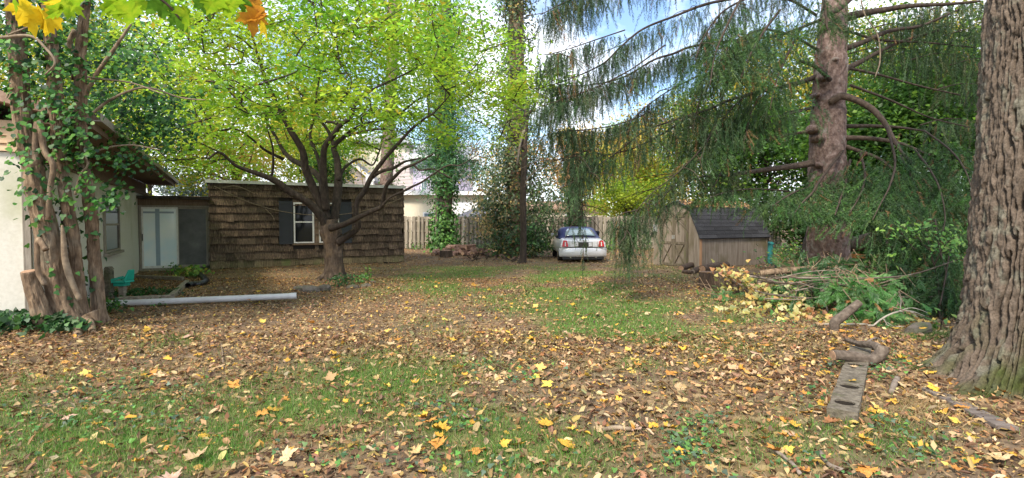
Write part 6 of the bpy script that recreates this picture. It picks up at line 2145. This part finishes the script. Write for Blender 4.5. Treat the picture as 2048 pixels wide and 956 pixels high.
bc = thing('crooked_branch', 'crooked forked dead branch lying across the drilled timber', 'branch', G(1720, 715))
for pts_, y0, y1, r0 in (([(1668, 710, 22), (1690, 712, 26), (1715, 715, 28), (1732, 722, 30), (1748, 718, 28), (1763, 705, 30), (1766, 692, 26)], 5.6, 5.7, 0), ([(1763, 700, 24), (1745, 690, 18), (1720, 688, 16), (1700, 682, 12), (1690, 680, 8)], 5.75, 6.4, 0)):
    c, r = limb(pts_, y0, y1)
    MB().add(*bark_tube(c, r * .8, 30, .02, .008, 5, 9.0, rough=.22)).build('branch', M_deadbranch, bc, smooth=True)
a_ = P(1667, 710, 5.6)
MB().tube([a_ - A(.012, 0, 0), a_ - A(.02, 0, 0)], .05, 10, rough=.4, freq=20).build('broken_end', M_cutwood, bc)
for pts_, y0, y1, w, lab, mt in (([(1670, 672, 16), (1668, 650, 18), (1672, 642, 19), (1690, 628, 18), (1705, 616, 17), (1719, 604, 15)], 7.7, 7.6, 1, 'thick bent stick standing up out of the leaves by the brush heap', M_deadbranch),
                                 ([(1440, 860, 5), (1200, 866, 4)], 4, 4, 0, '', None), ([(1782, 790, 9), (1790, 770, 12), (1794, 762, 12)], 5.0, 5.3, 1, 'short pale broken stick right of the drilled timber', M_twig_grey),
                                 ([(1205, 866, 9), (1230, 862, 10), (1262, 864, 9)], 4.2, 4.2, 1, 'pale peeled stick lying in the foreground leaves', M_vine), ([(1545, 905, 6), (1580, 930, 8), (1600, 955, 8)], 3.75, 3.45, 1, 'dark twig lying among the leaves at the bottom edge', M_twig_grey),
                                 ([(1640, 910, 7), (1655, 935, 9), (1690, 950, 8)], 3.7, 3.5, 1, 'forked grey stick below the drilled timber', M_twig_grey), ([(442, 690, 2), (445, 710, 2), (447, 742, 2)], 6.4, 5.8, 1, 'thin straw coloured stalk lying on the bare leaf patch', M_vine),
                                 ([(1730, 690, 5), (1752, 680, 4), (1770, 690, 3)], 6.9, 7, 1, 'thin curved twig behind the crooked branch', M_twig_grey)):
    if not w:
        continue
    pp = []
    for q in pts_:
        g = G(q[0], q[1])
        if lab.startswith('thick bent'):
            g = P(q[0], q[1], 7.7)
        else:
            g[2] = float(gz(g[0], g[1])) + .025
        pp.append(list(g) + [q[2] / 2 * g[1] / F])
    c = catmull(pp, 5)
    o = MB().tube(c[:, :3], c[:, 3], 9, rough=.15, freq=12).build('stick', mt, None, smooth=True)
    tag(o, lab, 'stick')

# ------------------------------------------------------------------ brush heap
bh_ = thing('brush_heap', 'long heap of dead branches and sticks before the spruce', 'brush', G(1600, 590))


def brush_pt():
    px = 1480 + RS.rand() * 340
    top = 560 - 25 * np.exp(-((px - 1600) / 120) ** 2)
    return px, top + RS.rand() * 55


for k in range(130):
    px, py = brush_pt()
    Yd = 9.0 + RS.rand() * 2.6
    a_ = P(px, 443 + (py - 443), Yd)
    a_[2] = np.clip(a_[2], .02, .62)
    an = RS.normal() * .5 + (0 if RS.rand() < .8 else pi / 2)
    L = .5 + 1.2 * RS.rand()
    d = A(cos(an), sin(an) * .6, RS.normal() * .13)
    m1 = a_ + d * L * .5 + RS.normal(size=3) * .07
    e = a_ + d * L
    for q in (m1, e):
        q[2] = max(q[2], .02)
    r0 = .007 + .016 * RS.rand() ** 2
    MB().tube(catmull([a_, m1, e], 4), np.linspace(r0, r0 * .4, 9), 5, rough=.15).build('stick', [M_deadbranch, M_twig_grey, M_twig, M_deadbranch][RS.randint(4)], bh_, smooth=True)
for pts_, Yd, rr_ in (([(1520, 546, 12), (1580, 541, 14), (1640, 538, 13), (1700, 541, 9)], 10.6, 1), ([(1550, 556, 8), (1620, 552, 9), (1690, 560, 6)], 10.2, 1), ([(1640, 562, 9), (1700, 556, 9), (1770, 570, 6)], 10.0, 1), ([(1690, 570, 5), (1655, 580, 5), (1650, 600, 4), (1662, 640, 3)], 9.4, 1), ([(1560, 575, 5), (1540, 560, 5), (1500, 552, 4)], 10, 1),
                      ([(1640, 580, 7), (1690, 590, 7), (1750, 600, 5)], 9.2, 1)):
    c, r = limb(pts_, Yd, Yd - .3)
    MB().tube(c, r, 9, rough=.15, freq=9).build('branch', M_twig_grey if pts_[0][2] < 8 else M_bark_brown, bh_, smooth=True)
wb_ = thing('bleached_branch', 'pale bleached forked branch lying before the brush heap', 'branch', G(1760, 655))
for pts_, w in (([(1640, 660, 8), (1690, 661, 9), (1735, 660, 8)], 8.1), ([(1735, 664, 10), (1760, 640, 10), (1790, 625, 9), (1820, 622, 7), (1850, 632, 4)], 8.0), ([(1790, 625, 8), (1825, 616, 6), (1862, 628, 3)], 8.0), ([(1820, 622, 6), (1840, 640, 5), (1850, 660, 3)], 8.0), ([(1766, 636, 7), (1774, 650, 6), (1778, 662, 4)], 8.0), ([(1800, 622, 5), (1802, 600, 4), (1797, 590, 2)], 8.1), ([(1775, 645, 4), (1800, 662, 4), (1820, 668, 2)], 7.9),
                ([(1825, 624, 4), (1850, 650, 3), (1862, 655, 2)], 8.0)):
    c, r = limb(pts_, w, w)
    c[:, 2] = np.maximum(c[:, 2], .03)
    MB().tube(c, r * .36, 7, rough=.15).build('branch', M_bleached, wb_, smooth=True)
g = G(1838, 668)
v, f = tube_arrays([g + A(-.2, 0, 0), g + A(-.13, 0, .06), g + A(0, .02, .09), g + A(.12, .03, .12), g + A(.19, .03, .02)], A(.04, .10, .13, .10, .03), 10, rough=.4, freq=5)
o = MB().add(v - A(0, 0, .03), f).build('stone', M_edgestone)
tag(o, 'pale grey stone half hidden beneath the bleached branch', 'stone')

# cedar cuttings
CED = []
rs2 = np.random.RandomState(3)
for _ in range(4):                                          # flat fan spray: scales along branching ribs
    v, t = [], []
    for k in range(11):
        u = .1 + .88 * k / 10
        for sg in (-1, 1):
            L = (.42 - .28 * abs(u - .45)) * (.8 + .4 * rs2.rand())
            d = norm(A(sg * .62, .85, rs2.normal() * .25))
            w = A(-d[1], d[0], rs2.normal() * .3) * .026
            b0 = A(0, u, 0)
            i = len(v)
            v += [b0 - w * .5, b0 + w * .5, b0 + d * L * .6 + w + A(0, 0, -.03), b0 + d * L * .6 - w + A(0, 0, -.03), b0 + d * L + A(0, 0, -.09)]
            t += [(i, i + 1, i + 2), (i, i + 2, i + 3), (i + 3, i + 2, i + 4)]
    CED.append((np.array(v), np.array(t)))


def cedar(label, items, cols, group='green cedar cuttings thrown on the brush heap'):
    p0_ = G(items[0][0], items[0][1] + items[0][3])
    t_ = thing('cedar_cutting', label, 'cedar branch', p0_, group)
    b_ = Batch()
    s_ = MB()
    for px, py, rx, ry, Yd, n_, size in items:
        c = P(px, py, Yd)
        sc = Yd / F
        p = c + np.stack([RS.normal(size=n_) * rx * sc * .6, RS.normal(size=n_) * .3, RS.normal(size=n_) * ry * sc * .6], -1)
        p[:, 2] = np.maximum(p[:, 2], .05)
        dr_ = norm(np.stack([RS.normal(size=n_) * .7, RS.normal(size=n_) * .3 - .45, RS.normal(size=n_) * .4 - .35], -1))
        R = rots_dir(dr_, n_, roll=A(0, -.6, .8))
        k = RS.randint(0, 4, n_)
        s = size * (.6 + .7 * RS.rand(n_))
        cl = pal(cols, n_, .2)
        q = RS.rand(n_) < .05
        cl[q] = (.38, .17, .06)
        for j in range(4):
            m_ = k == j
            b_.stamp(*CED[j], p[m_], R[m_], s[m_], cl[m_])
        for j in range(0, n_, 6):
            s_.tube([p[j] - dr_[j] * .3 + A(0, .05, 0), p[j] + dr_[j] * .1], [.009, .004], 4)
    o_ = s_.build('stems', M_bark_brown, t_)
    o_['kind'] = 'stuff'
    o_ = b_.build('foliage', M_leaf, t_)
    o_['kind'] = 'stuff'


CG = [(.06, .19, .035), (.09, .24, .05), (.12, .28, .06), (.05, .14, .03)]
CG2 = [(.035, .105, .02), (.05, .14, .028), (.03, .08, .02)]
cedar('bright green cedar cutting drooping at the front of the brush heap', [(1720, 605, 50, 34, 8.9, 330, .24), (1740, 630, 45, 22, 8.6, 180, .22), (1690, 580, 30, 20, 9.1, 110, .22)], CG)
cedar('pale green cedar cutting lying on top of the brush heap', [(1730, 560, 36, 12, 9.5, 90, .22), (1700, 565, 30, 14, 9.4, 70, .22)], [(.13, .28, .07), (.16, .33, .09)])
cedar('dark green cedar cutting on the brush heap under the spruce', [(1670, 530, 40, 16, 10.6, 170, .25), (1630, 545, 40, 14, 10.4, 120, .24)], CG2)
cedar('green cedar sprig in the middle of the brush heap', [(1580, 585, 36, 16, 9.8, 110, .2), (1620, 560, 30, 16, 10.0, 90, .2), (1560, 570, 30, 14, 10.1, 60, .2)], CG + CG2)
cedar('shaded cedar cutting at the right end of the brush heap', [(1790, 590, 40, 32, 9.4, 260, .24), (1800, 555, 40, 24, 9.7, 170, .24)], CG2)
cedar('small ferny cedar sprig on the leaves left of the vine', [(1432, 590, 22, 10, 10.8, 50, .18)], CG2 + CG)
# yellow-leaved vine
YL = [(.50, .45, .15), (.56, .52, .22), (.42, .40, .12), (.52, .37, .10), (.30, .33, .10)]
YO = [(.52, .26, .09), (.58, .36, .12), (.40, .18, .07)]
yv = thing('yellow_vine', 'sprawling vine with pale yellow leaves in front of the brush heap', 'vine', G(1540, 620))
yb = Batch()
for px, py, rx, ry, Yd, n_, cl in [(1475, 552, 28, 14, 11.0, 170, YL + YO), (1448, 540, 14, 10, 11.2, 60, YO + YL), (1495, 560, 18, 14, 10.8, 120, YL), (1455, 575, 14, 10, 11.0, 50, YL + YO), (1520, 590, 22, 18, 10.0, 150, YL + YO[:1]), (1570, 598, 24, 18, 9.6, 200, YL), (1545, 615, 24, 12, 9.2, 110, YL + CG[:1]), (1500, 610, 22, 12, 9.8, 90, YL),
                              (1600, 615, 28, 12, 9.2, 120, YL + YO), (1450, 625, 30, 8, 9.6, 80, YL), (1620, 630, 26, 10, 8.8, 90, YL + YO), (1560, 630, 40, 8, 8.8, 90, YL), (1490, 630, 30, 8, 9.3, 60, YL), (1520, 575, 12, 10, 10.2, 60, YO + YL), (1645, 640, 20, 8, 8.6, 50, YL + YO), (1820, 635, 22, 10, 8.1, 40, YL + YO), (1585, 575, 16, 10, 9.9, 40, YO)]:
    n_ = int(n_ * (.34 if py > 600 else .55))
    c = P(px, py, Yd)
    sc = Yd / F
    p = c + np.stack([RS.normal(size=n_) * rx * sc * .6, RS.normal(size=n_) * .22, RS.normal(size=n_) * ry * sc * .6], -1)
    p[:, 2] = np.maximum(p[:, 2], .03)
    yb.stamp(*IVYLEAF, p, rots(np.stack([RS.normal(size=n_) * .7, RS.normal(size=n_) * .6 - .5, np.full(n_, .7)], -1), n_), .06 + .055 * RS.rand(n_), pal(cl, n_, .22))
o = yb.build('leaves', M_leaf, yv)
o['kind'] = 'stuff'
ys = MB()
for pts_ in ([(1440, 545), (1475, 560), (1520, 590), (1570, 610), (1640, 640)], [(1520, 590), (1490, 620), (1440, 628)], [(1570, 600), (1545, 625), (1500, 632)]):
    ys.tube(catmull([P(a_, b_, 11.0 - i_ * .5) * A(1, 1, 1) + A(0, .1, -.05) for i_, (a_, b_) in enumerate(pts_)], 5), .008, 5)
o = ys.build('stems', M_twig, yv)
o['kind'] = 'stuff'
small_plant('sapling', 'young sapling with fresh light green leaflets before the right spruce boughs', 'plant', [(1880, 660)], 10, .1, YGR, .3, spread=.1)
sg_ = Batch()
for px, py, rx, ry, n_ in [(1885, 478, 26, 12, 90), (1825, 460, 22, 14, 70), (1850, 490, 30, 12, 60), (1905, 490, 14, 10, 40), (1800, 455, 14, 8, 30)]:
    clump(sg_, px, py, 8.8, rx, ry, .25, n_, .075, YGR + [(.10, .26, .05)], SIMPLE, up=.6, face=-.5)
lt = thing('leafy_shrub', 'spindly shrub with fresh light green leaflets hiding before spruce boughs', 'shrub', G(1880, 640))
MB().tube(catmull([G(1880, 640), P(1875, 560, 8.85), P(1860, 500, 8.8), P(1850, 440, 8.9)], 5), np.linspace(.016, .006, 16), 6).build('stem', M_twig, lt)
MB().tube(catmull([P(1868, 530, 8.83), P(1890, 490, 8.75), P(1910, 475, 8.7)], 5), np.linspace(.010, .004, 11), 5).build('stem', M_twig, lt)
MB().tube(catmull([P(1858, 500, 8.8), P(1825, 465, 8.9), P(1795, 450, 9.0)], 5), np.linspace(.010, .004, 11), 5).build('stem', M_twig, lt)
o = sg_.build('leaves', M_leaf, lt)
o['kind'] = 'stuff'
# fallen dark log and undergrowth behind the spruce
for i, (pts_, y0, y1, lab) in enumerate((([(1690, 490, 26), (1740, 482, 34), (1800, 470, 36), (1880, 455, 40)], 15.5, 15, 'thick dark fallen log behind the spruce foot'), ([(1610, 520, 22), (1618, 490, 24), (1628, 450, 22), (1634, 410, 16)], 15.6, 15.8, 'dark slanting dead trunk left behind the spruce'),
                                     ([(1740, 470, 12), (1790, 500, 14), (1830, 520, 12)], 14.6, 14.2, 'dark broken limb under the fallen log'))):
    c, r = limb(pts_, y0, y1)
    o = MB().tube(c, r, 12, rough=.16, freq=5).build('fallen_log', M_bark_dark, None, smooth=True)
    tag(o, lab, 'log')
ug = Batch()
for k in range(150):
    px, Yd = 1540 + RS.rand() * 420, 12.5 + RS.rand() * 11
    if px < 1620 and Yd < 17.5:
        continue
    n_ = 46
    x = (px - 1024) / F * Yd
    p = A(x, Yd, .28) + RS.normal(size=(n_, 3)) * A(.4, .35, .22)
    p[:, 2] = np.abs(p[:, 2]) + .02
    ug.stamp(*SIMPLE, p, rots(np.stack([RS.normal(size=n_) * .6, RS.normal(size=n_) * .5 - .4, np.full(n_, .8)], -1), n_), .09 + .06 * RS.rand(n_), pal(DEEP + MIDG + DEEP + [(.3, .18, .07)], n_, .22))
o = ug.build('undergrowth', M_leaf)
tag(o, 'dark leafy undergrowth beneath the spruce and woods', 'undergrowth', None, 'stuff')
fe = Batch()
for k in range(70):                                         # weeds along the fence foot
    px = 806 + RS.rand() * 500
    n_ = 26
    Yd = 29.8 + RS.rand() * .9
    p = A((px - 1024) / F * Yd, Yd, .1) + RS.normal(size=(n_, 3)) * A(.25, .2, .16)
    p[:, 2] = np.abs(p[:, 2])
    fe.stamp(*SIMPLE, p, rots(np.stack([RS.normal(size=n_) * .6, RS.normal(size=n_) * .5 - .4, np.full(n_, .8)], -1), n_), .13, pal(MIDG + DEEP + [(.36, .26, .10)], n_, .22))
for px, py, n_ in ((1225, 478, 60), (1090, 490, 70), (1005, 505, 60), (1070, 488, 70)):
    clump(fe, px, py, 24.5, 14, 16, .3, n_, .13, YGR + MIDG, SIMPLE)
o = fe.build('fence_weeds', M_leaf)
tag(o, 'green weeds and yellow leaves growing along the fence foot', 'weeds', None, 'stuff')

# ------------------------------------------------------------------ houses beyond the fence
HY = 43.0


def X_(px, Yd):
    return P(px, 443, Yd)[0]


def Z_(py, Yd):
    return P(1024, py, Yd)[2]


h2 = thing('lavender_house', 'two storey lavender sided house with grey roofs beyond the fence', 'house', (X_(830, HY), HY, 0))


def siding(fr, a0, a1, z0, z1, step, mat, parent, off=-.02):
    z = z0
    while z < z1 - .02:
        zt = min(z + step, z1)
        MB(fr).hexa([(a0, off - .03, z), (a1, off - .03, z), (a1, off, z), (a0, off, z), (a0, off - .006, zt - .006), (a1, off - .006, zt - .006), (a1, off, zt - .006), (a0, off, zt - .006)]).build('siding_board', mat, parent)
        z += step


# main block: corner at px 827; left face turned to the left, right face to the viewer
cxr = X_(827, HY)
frR = frame((cxr, HY, 0), (1, .16, 0))                      # lavender face, running right
lenR = X_(945, HY) - cxr
zt1, zb1 = Z_(318, HY), Z_(386, HY)
wR = MB(frR).box((0, 0, 0), (lenR, 6, zt1)).build('wall', M_lavender, h2)
siding(frR, 0, lenR, zb1, zt1, .28, M_lavender, wR)
vl = norm(A(-.75, .66, 0))
frL = frame((cxr, HY, 0), -vl)                              # taupe face, running left and away
lenL = 2.9
wL = MB(frL).box((-lenL, 0, 0), (-.03, 1, zt1 + .6)).build('wall', M_taupe, h2)
siding(frL, -lenL, 0, zb1, zt1 + .5, .28, M_taupe, wL)
MB(frR).hexa([(-.5, -.55, zt1), (lenR + .4, -.55, zt1), (lenR + .4, 6, zt1), (-.5, 6, zt1), (-.5, -.5, zt1 + .22), (lenR + .4, -.5, zt1 + .22), (lenR - .6, 3, zt1 + 1.9), (.8, 3, zt1 + 1.9)]).build('roof', M_greyroof, h2)
MB(frR).box((-.55, -.62, zt1 - .03), (lenR + .45, -.552, zt1 + .3)).build('eave_board', M_whitetrim, h2)
MB(frR).box((-.7, -.58, zt1 - .5), (-.2, -.2, zt1 + .31)).build('eave_return', M_whitetrim, h2)
a0 = X_(842, HY) - cxr
wn_ = MB(frR).box((a0, -.1, Z_(386, HY)), (a0 + .46, -.06, Z_(358, HY))).build('window', M_whitetrim, h2)
MB(frR).box((a0 + .06, -.115, Z_(383, HY)), (a0 + .21, -.101, Z_(361, HY))).build('pane', M_glassblue, wn_)
MB(frR).box((a0 + .26, -.115, Z_(383, HY)), (a0 + .41, -.101, Z_(361, HY))).build('pane', M_glassblue, wn_)
# single storey cream wing in front
Yg = 40.0
g0, g1 = X_(795, Yg), X_(958, Yg)
zg = Z_(390, Yg)
gg = MB().box((g0, Yg, -.1), (g1, Yg + 3, zg)).build('wall', M_cream, h2)
MB().hexa([(g0 - .4, Yg - .5, zg), (g1 + .5, Yg - .5, zg), (g1 + .5, Yg + 3, zg), (g0 - .4, Yg + 3, zg), (g0 - .4, Yg - .5, zg + .2), (g1 + .5, Yg - .5, zg + .2), (g1 - 1.8, Yg + 2.9, zg + .55), (g0 - .4, Yg + 2.9, zg + .55)]).build('roof', M_greyroof, h2)
MB().box((g0 - .42, Yg - .57, zg - .02), (g1 + .52, Yg - .502, zg + .24)).build('eave_board', M_whitetrim, h2)
wn_ = MB().box((X_(846, Yg), Yg - .06, Z_(440, Yg)), (X_(874, Yg), Yg - .01, Z_(424, Yg))).build('window', M_whitetrim, h2)
MB().box((X_(849, Yg), Yg - .075, Z_(440, Yg)), (X_(872, Yg), Yg - .061, Z_(427, Yg))).build('pane', M_glassblue, wn_)
MB().box((X_(905, Yg), Yg - .05, -.1), (X_(955, Yg), Yg - .01, Z_(404, Yg))).build('garage_door', M_whitetrim, h2)
# left gable block seen above the outbuilding roof
Yl = 47.0
q0, q1 = X_(640, Yl), X_(742, Yl)
zl0 = Z_(360, Yl)
zpk = Z_(322, Yl)
gb = MB().prism([(q0, Yl, 0), (q1, Yl, 0), (q1, Yl, zl0), ((q0 + q1) / 2, Yl, zpk + .3), (q0, Yl, zl0)], (0, 7, 0)).build('gable_wall', M_taupe, h2)
k = 0
z = Z_(378, Yl)
while z < zpk:
    dx = 0 if z < zl0 else (z - zl0) / (zpk + .3 - zl0) * (q1 - q0) / 2
    MB().hexa([(q0 + dx, Yl - .04, z), (q1 - dx, Yl - .04, z), (q1 - dx, Yl - .005, z), (q0 + dx, Yl - .005, z), (q0 + dx, Yl - .012, z + .27), (q1 - dx, Yl - .012, z + .27), (q1 - dx, Yl - .005, z + .27), (q0 + dx, Yl - .005, z + .27)]).build('siding_board', M_taupe, gb)
    z += .28
xm_ = (q0 + q1) / 2
for sg, qe in ((-1, q0), (1, q1)):
    e = qe + sg * .4
    MB().hexa([(e, Yl - .4, zl0 - .25), (xm_, Yl - .4, zpk + .32), (xm_, Yl + 7, zpk + .32), (e, Yl + 7, zl0 - .25), (e, Yl - .4, zl0 - .05), (xm_, Yl - .4, zpk + .55), (xm_, Yl + 7, zpk + .55), (e, Yl + 7, zl0 - .05)]).build('roof', M_greyroof, h2)
    MB().bar((e, Yl - .45, zl0 - .15), (xm_, Yl - .45, zpk + .43), .06, .28, up=(0, 0, 1)).build('rake_board', M_whitetrim, h2)
MB().box((q1 - .3, Yl - .5, Z_(378, Yl)), (q1 + .35, Yl - .02, Z_(350, Yl))).build('corner_trim', M_whitetrim, h2)
# big pale upper wall behind
Yu = 50.0
u0, u1 = X_(706, Yu), X_(812, Yu)
MB().box((u0, Yu, 0), (u1, Yu + 5, Z_(286, Yu))).build('wall', M_cream, h2)
MB().hexa([(u0 - .5, Yu - .5, Z_(288, Yu)), (u1 + .5, Yu - .5, Z_(288, Yu)), (u1 + .5, Yu + 5, Z_(288, Yu)), (u0 - .5, Yu + 5, Z_(288, Yu)), (u0 - .5, Yu - .4, Z_(284, Yu)), (u1 + .5, Yu - .4, Z_(284, Yu)), (u1 - .5, Yu + 2.5, Z_(262, Yu)), (u0 + .5, Yu + 2.5, Z_(262, Yu))]).build('roof', M_greyroof, h2)
# dark awning and chimneys
Ya = 36.0
aw = thing('garden_pavilion', 'dark grey pavilion roof showing over the fence left of vines', 'pavilion', (X_(955, Ya), Ya, 0))
MB().hexa([(X_(905, Ya), Ya - 1.5, Z_(437, Ya)), (X_(1005, Ya), Ya - 1.5, Z_(437, Ya)), (X_(1005, Ya), Ya + 1.5, Z_(437, Ya)), (X_(920, Ya), Ya + 1.5, Z_(437, Ya)), (X_(955, Ya), Ya - .2, Z_(414, Ya)), (X_(985, Ya), Ya - .2, Z_(414, Ya)), (X_(985, Ya), Ya + .2, Z_(414, Ya)), (X_(955, Ya), Ya + .2, Z_(414, Ya))]).build('roof', M_tent, aw)
for px in (912, 998):
    MB().box((X_(px, Ya) - .05, Ya - 1.3, -.1), (X_(px, Ya) + .05, Ya - 1.2, Z_(438, Ya))).build('post', M_greytrim, aw)
Yc = 58.0
fh = thing('far_house', 'tan roofed house with brick chimney far beyond the fence', 'house', (X_(975, Yc), Yc, 0))
MB().box((X_(930, Yc), Yc, 0), (X_(1060, Yc), Yc + 6, Z_(425, Yc))).build('wall', M_cream, fh)
MB().prism([(X_(925, Yc), Yc - .5, Z_(426, Yc)), (X_(925, Yc), Yc + 6.5, Z_(426, Yc)), (X_(925, Yc), Yc + 3, Z_(402, Yc))], (X_(1065, Yc) - X_(925, Yc), 0, 0)).build('roof', M_roofpink, fh)
MB().box((X_(952, Yc), Yc + 1.2, Z_(420, Yc)), (X_(966, Yc), Yc + 2, Z_(376, Yc))).build('chimney', M_brick, fh)
Yc = 48.0
fh = thing('far_house', 'low white walled house with grey roof glimpsed behind the car', 'house', (X_(1120, Yc), Yc, 0))
MB().box((X_(1040, Yc), Yc, 0), (X_(1215, Yc), Yc + 6, Z_(418, Yc))).build('wall', M_cream, fh)
MB().prism([(X_(1035, Yc), Yc - .5, Z_(419, Yc)), (X_(1035, Yc), Yc + 6.5, Z_(419, Yc)), (X_(1035, Yc), Yc + 3, Z_(400, Yc))], (X_(1220, Yc) - X_(1035, Yc), 0, 0)).build('roof', M_roofpink, fh)
wn_ = MB().box((X_(1130, Yc), Yc - .05, 1.2), (X_(1155, Yc), Yc - .01, 2.3)).build('window', M_whitetrim, fh)
MB().box((X_(1133, Yc), Yc - .065, 1.28), (X_(1152, Yc), Yc - .051, 2.22)).build('pane', M_glassblue, wn_)

# ------------------------------------------------------------------ leaves resting on things
for (px, py, dep, zz, cn_, what) in [(1700, 760, None, .125, 'golden yellow', 'on the drilled timber between its two holes'), (1712, 735, None, .125, 'pale tan', 'on the drilled timber near the crooked branch'), 
                                     (1930, 815, None, .08, 'orange brown', 'on the middle of the greyed plank'), (1975, 842, None, .08, 'dull buff', 'on the near part of the greyed plank'), (1890, 792, None, .08, 'pale tan', 'on the far end of the greyed plank'),
                                     (330, 604, None, .145, 'dull buff', 'resting on top of the white pipe'), (500, 600, None, .145, 'rusty brown', 'on the white pipe towards its open end'), (1420, 545, None, .40, 'golden yellow', 'on top of the sawn stump'), (1838, 656, None, .13, 'golden yellow', 'on the pale stone by the bleached branch')]:
    dx, dy = (px - 1024) / F, (478 - py) / F
    d = A(dx, cos(PITCH) + dy * sin(PITCH), -sin(PITCH) + dy * cos(PITCH))
    p = A(0, 0, CAMZ) + d * ((zz - CAMZ) / d[2])
    o = link('fallen_leaf', leafmesh[cn_, RS.randint(0, 3)])
    q = .07 + .03 * RS.rand()
    o.scale = (q, q, q)
    o.rotation_euler = (RS.normal() * .12, RS.normal() * .12, RS.rand() * 6.28)
    o.location = p
    tag(o, cn_ + ' fallen maple leaf ' + what, 'leaf', 'fallen leaves resting on objects')

st_ = Batch()                                               # dry straw tufts
for px, py, n_ in ((1845, 815, 420), (1800, 838, 260), (1890, 845, 220), (95, 730, 160), (440, 705, 120), (1560, 660, 140), (1480, 640, 100)):
    c = np.array([G(px + RS.normal() * 32, py + RS.normal() * 9) for _ in range(n_)])
    d = np.stack([RS.normal(size=n_), RS.normal(size=n_), .25 + .35 * RS.rand(n_)], -1)
    h = .06 + .10 * RS.rand(n_)
    st_.stamp(BLADE[0], BLADE[1], c, rots_dir(d, n_), np.stack([np.full(n_, .0032), h, h], -1), pal([(.42, .30, .14), (.50, .37, .19), (.34, .23, .10)], n_, .2))
o = st_.build('dry_grass', M_grass)
tag(o, 'tangled tufts of straw coloured dry grass between the leaves', 'dry grass', None, 'stuff')
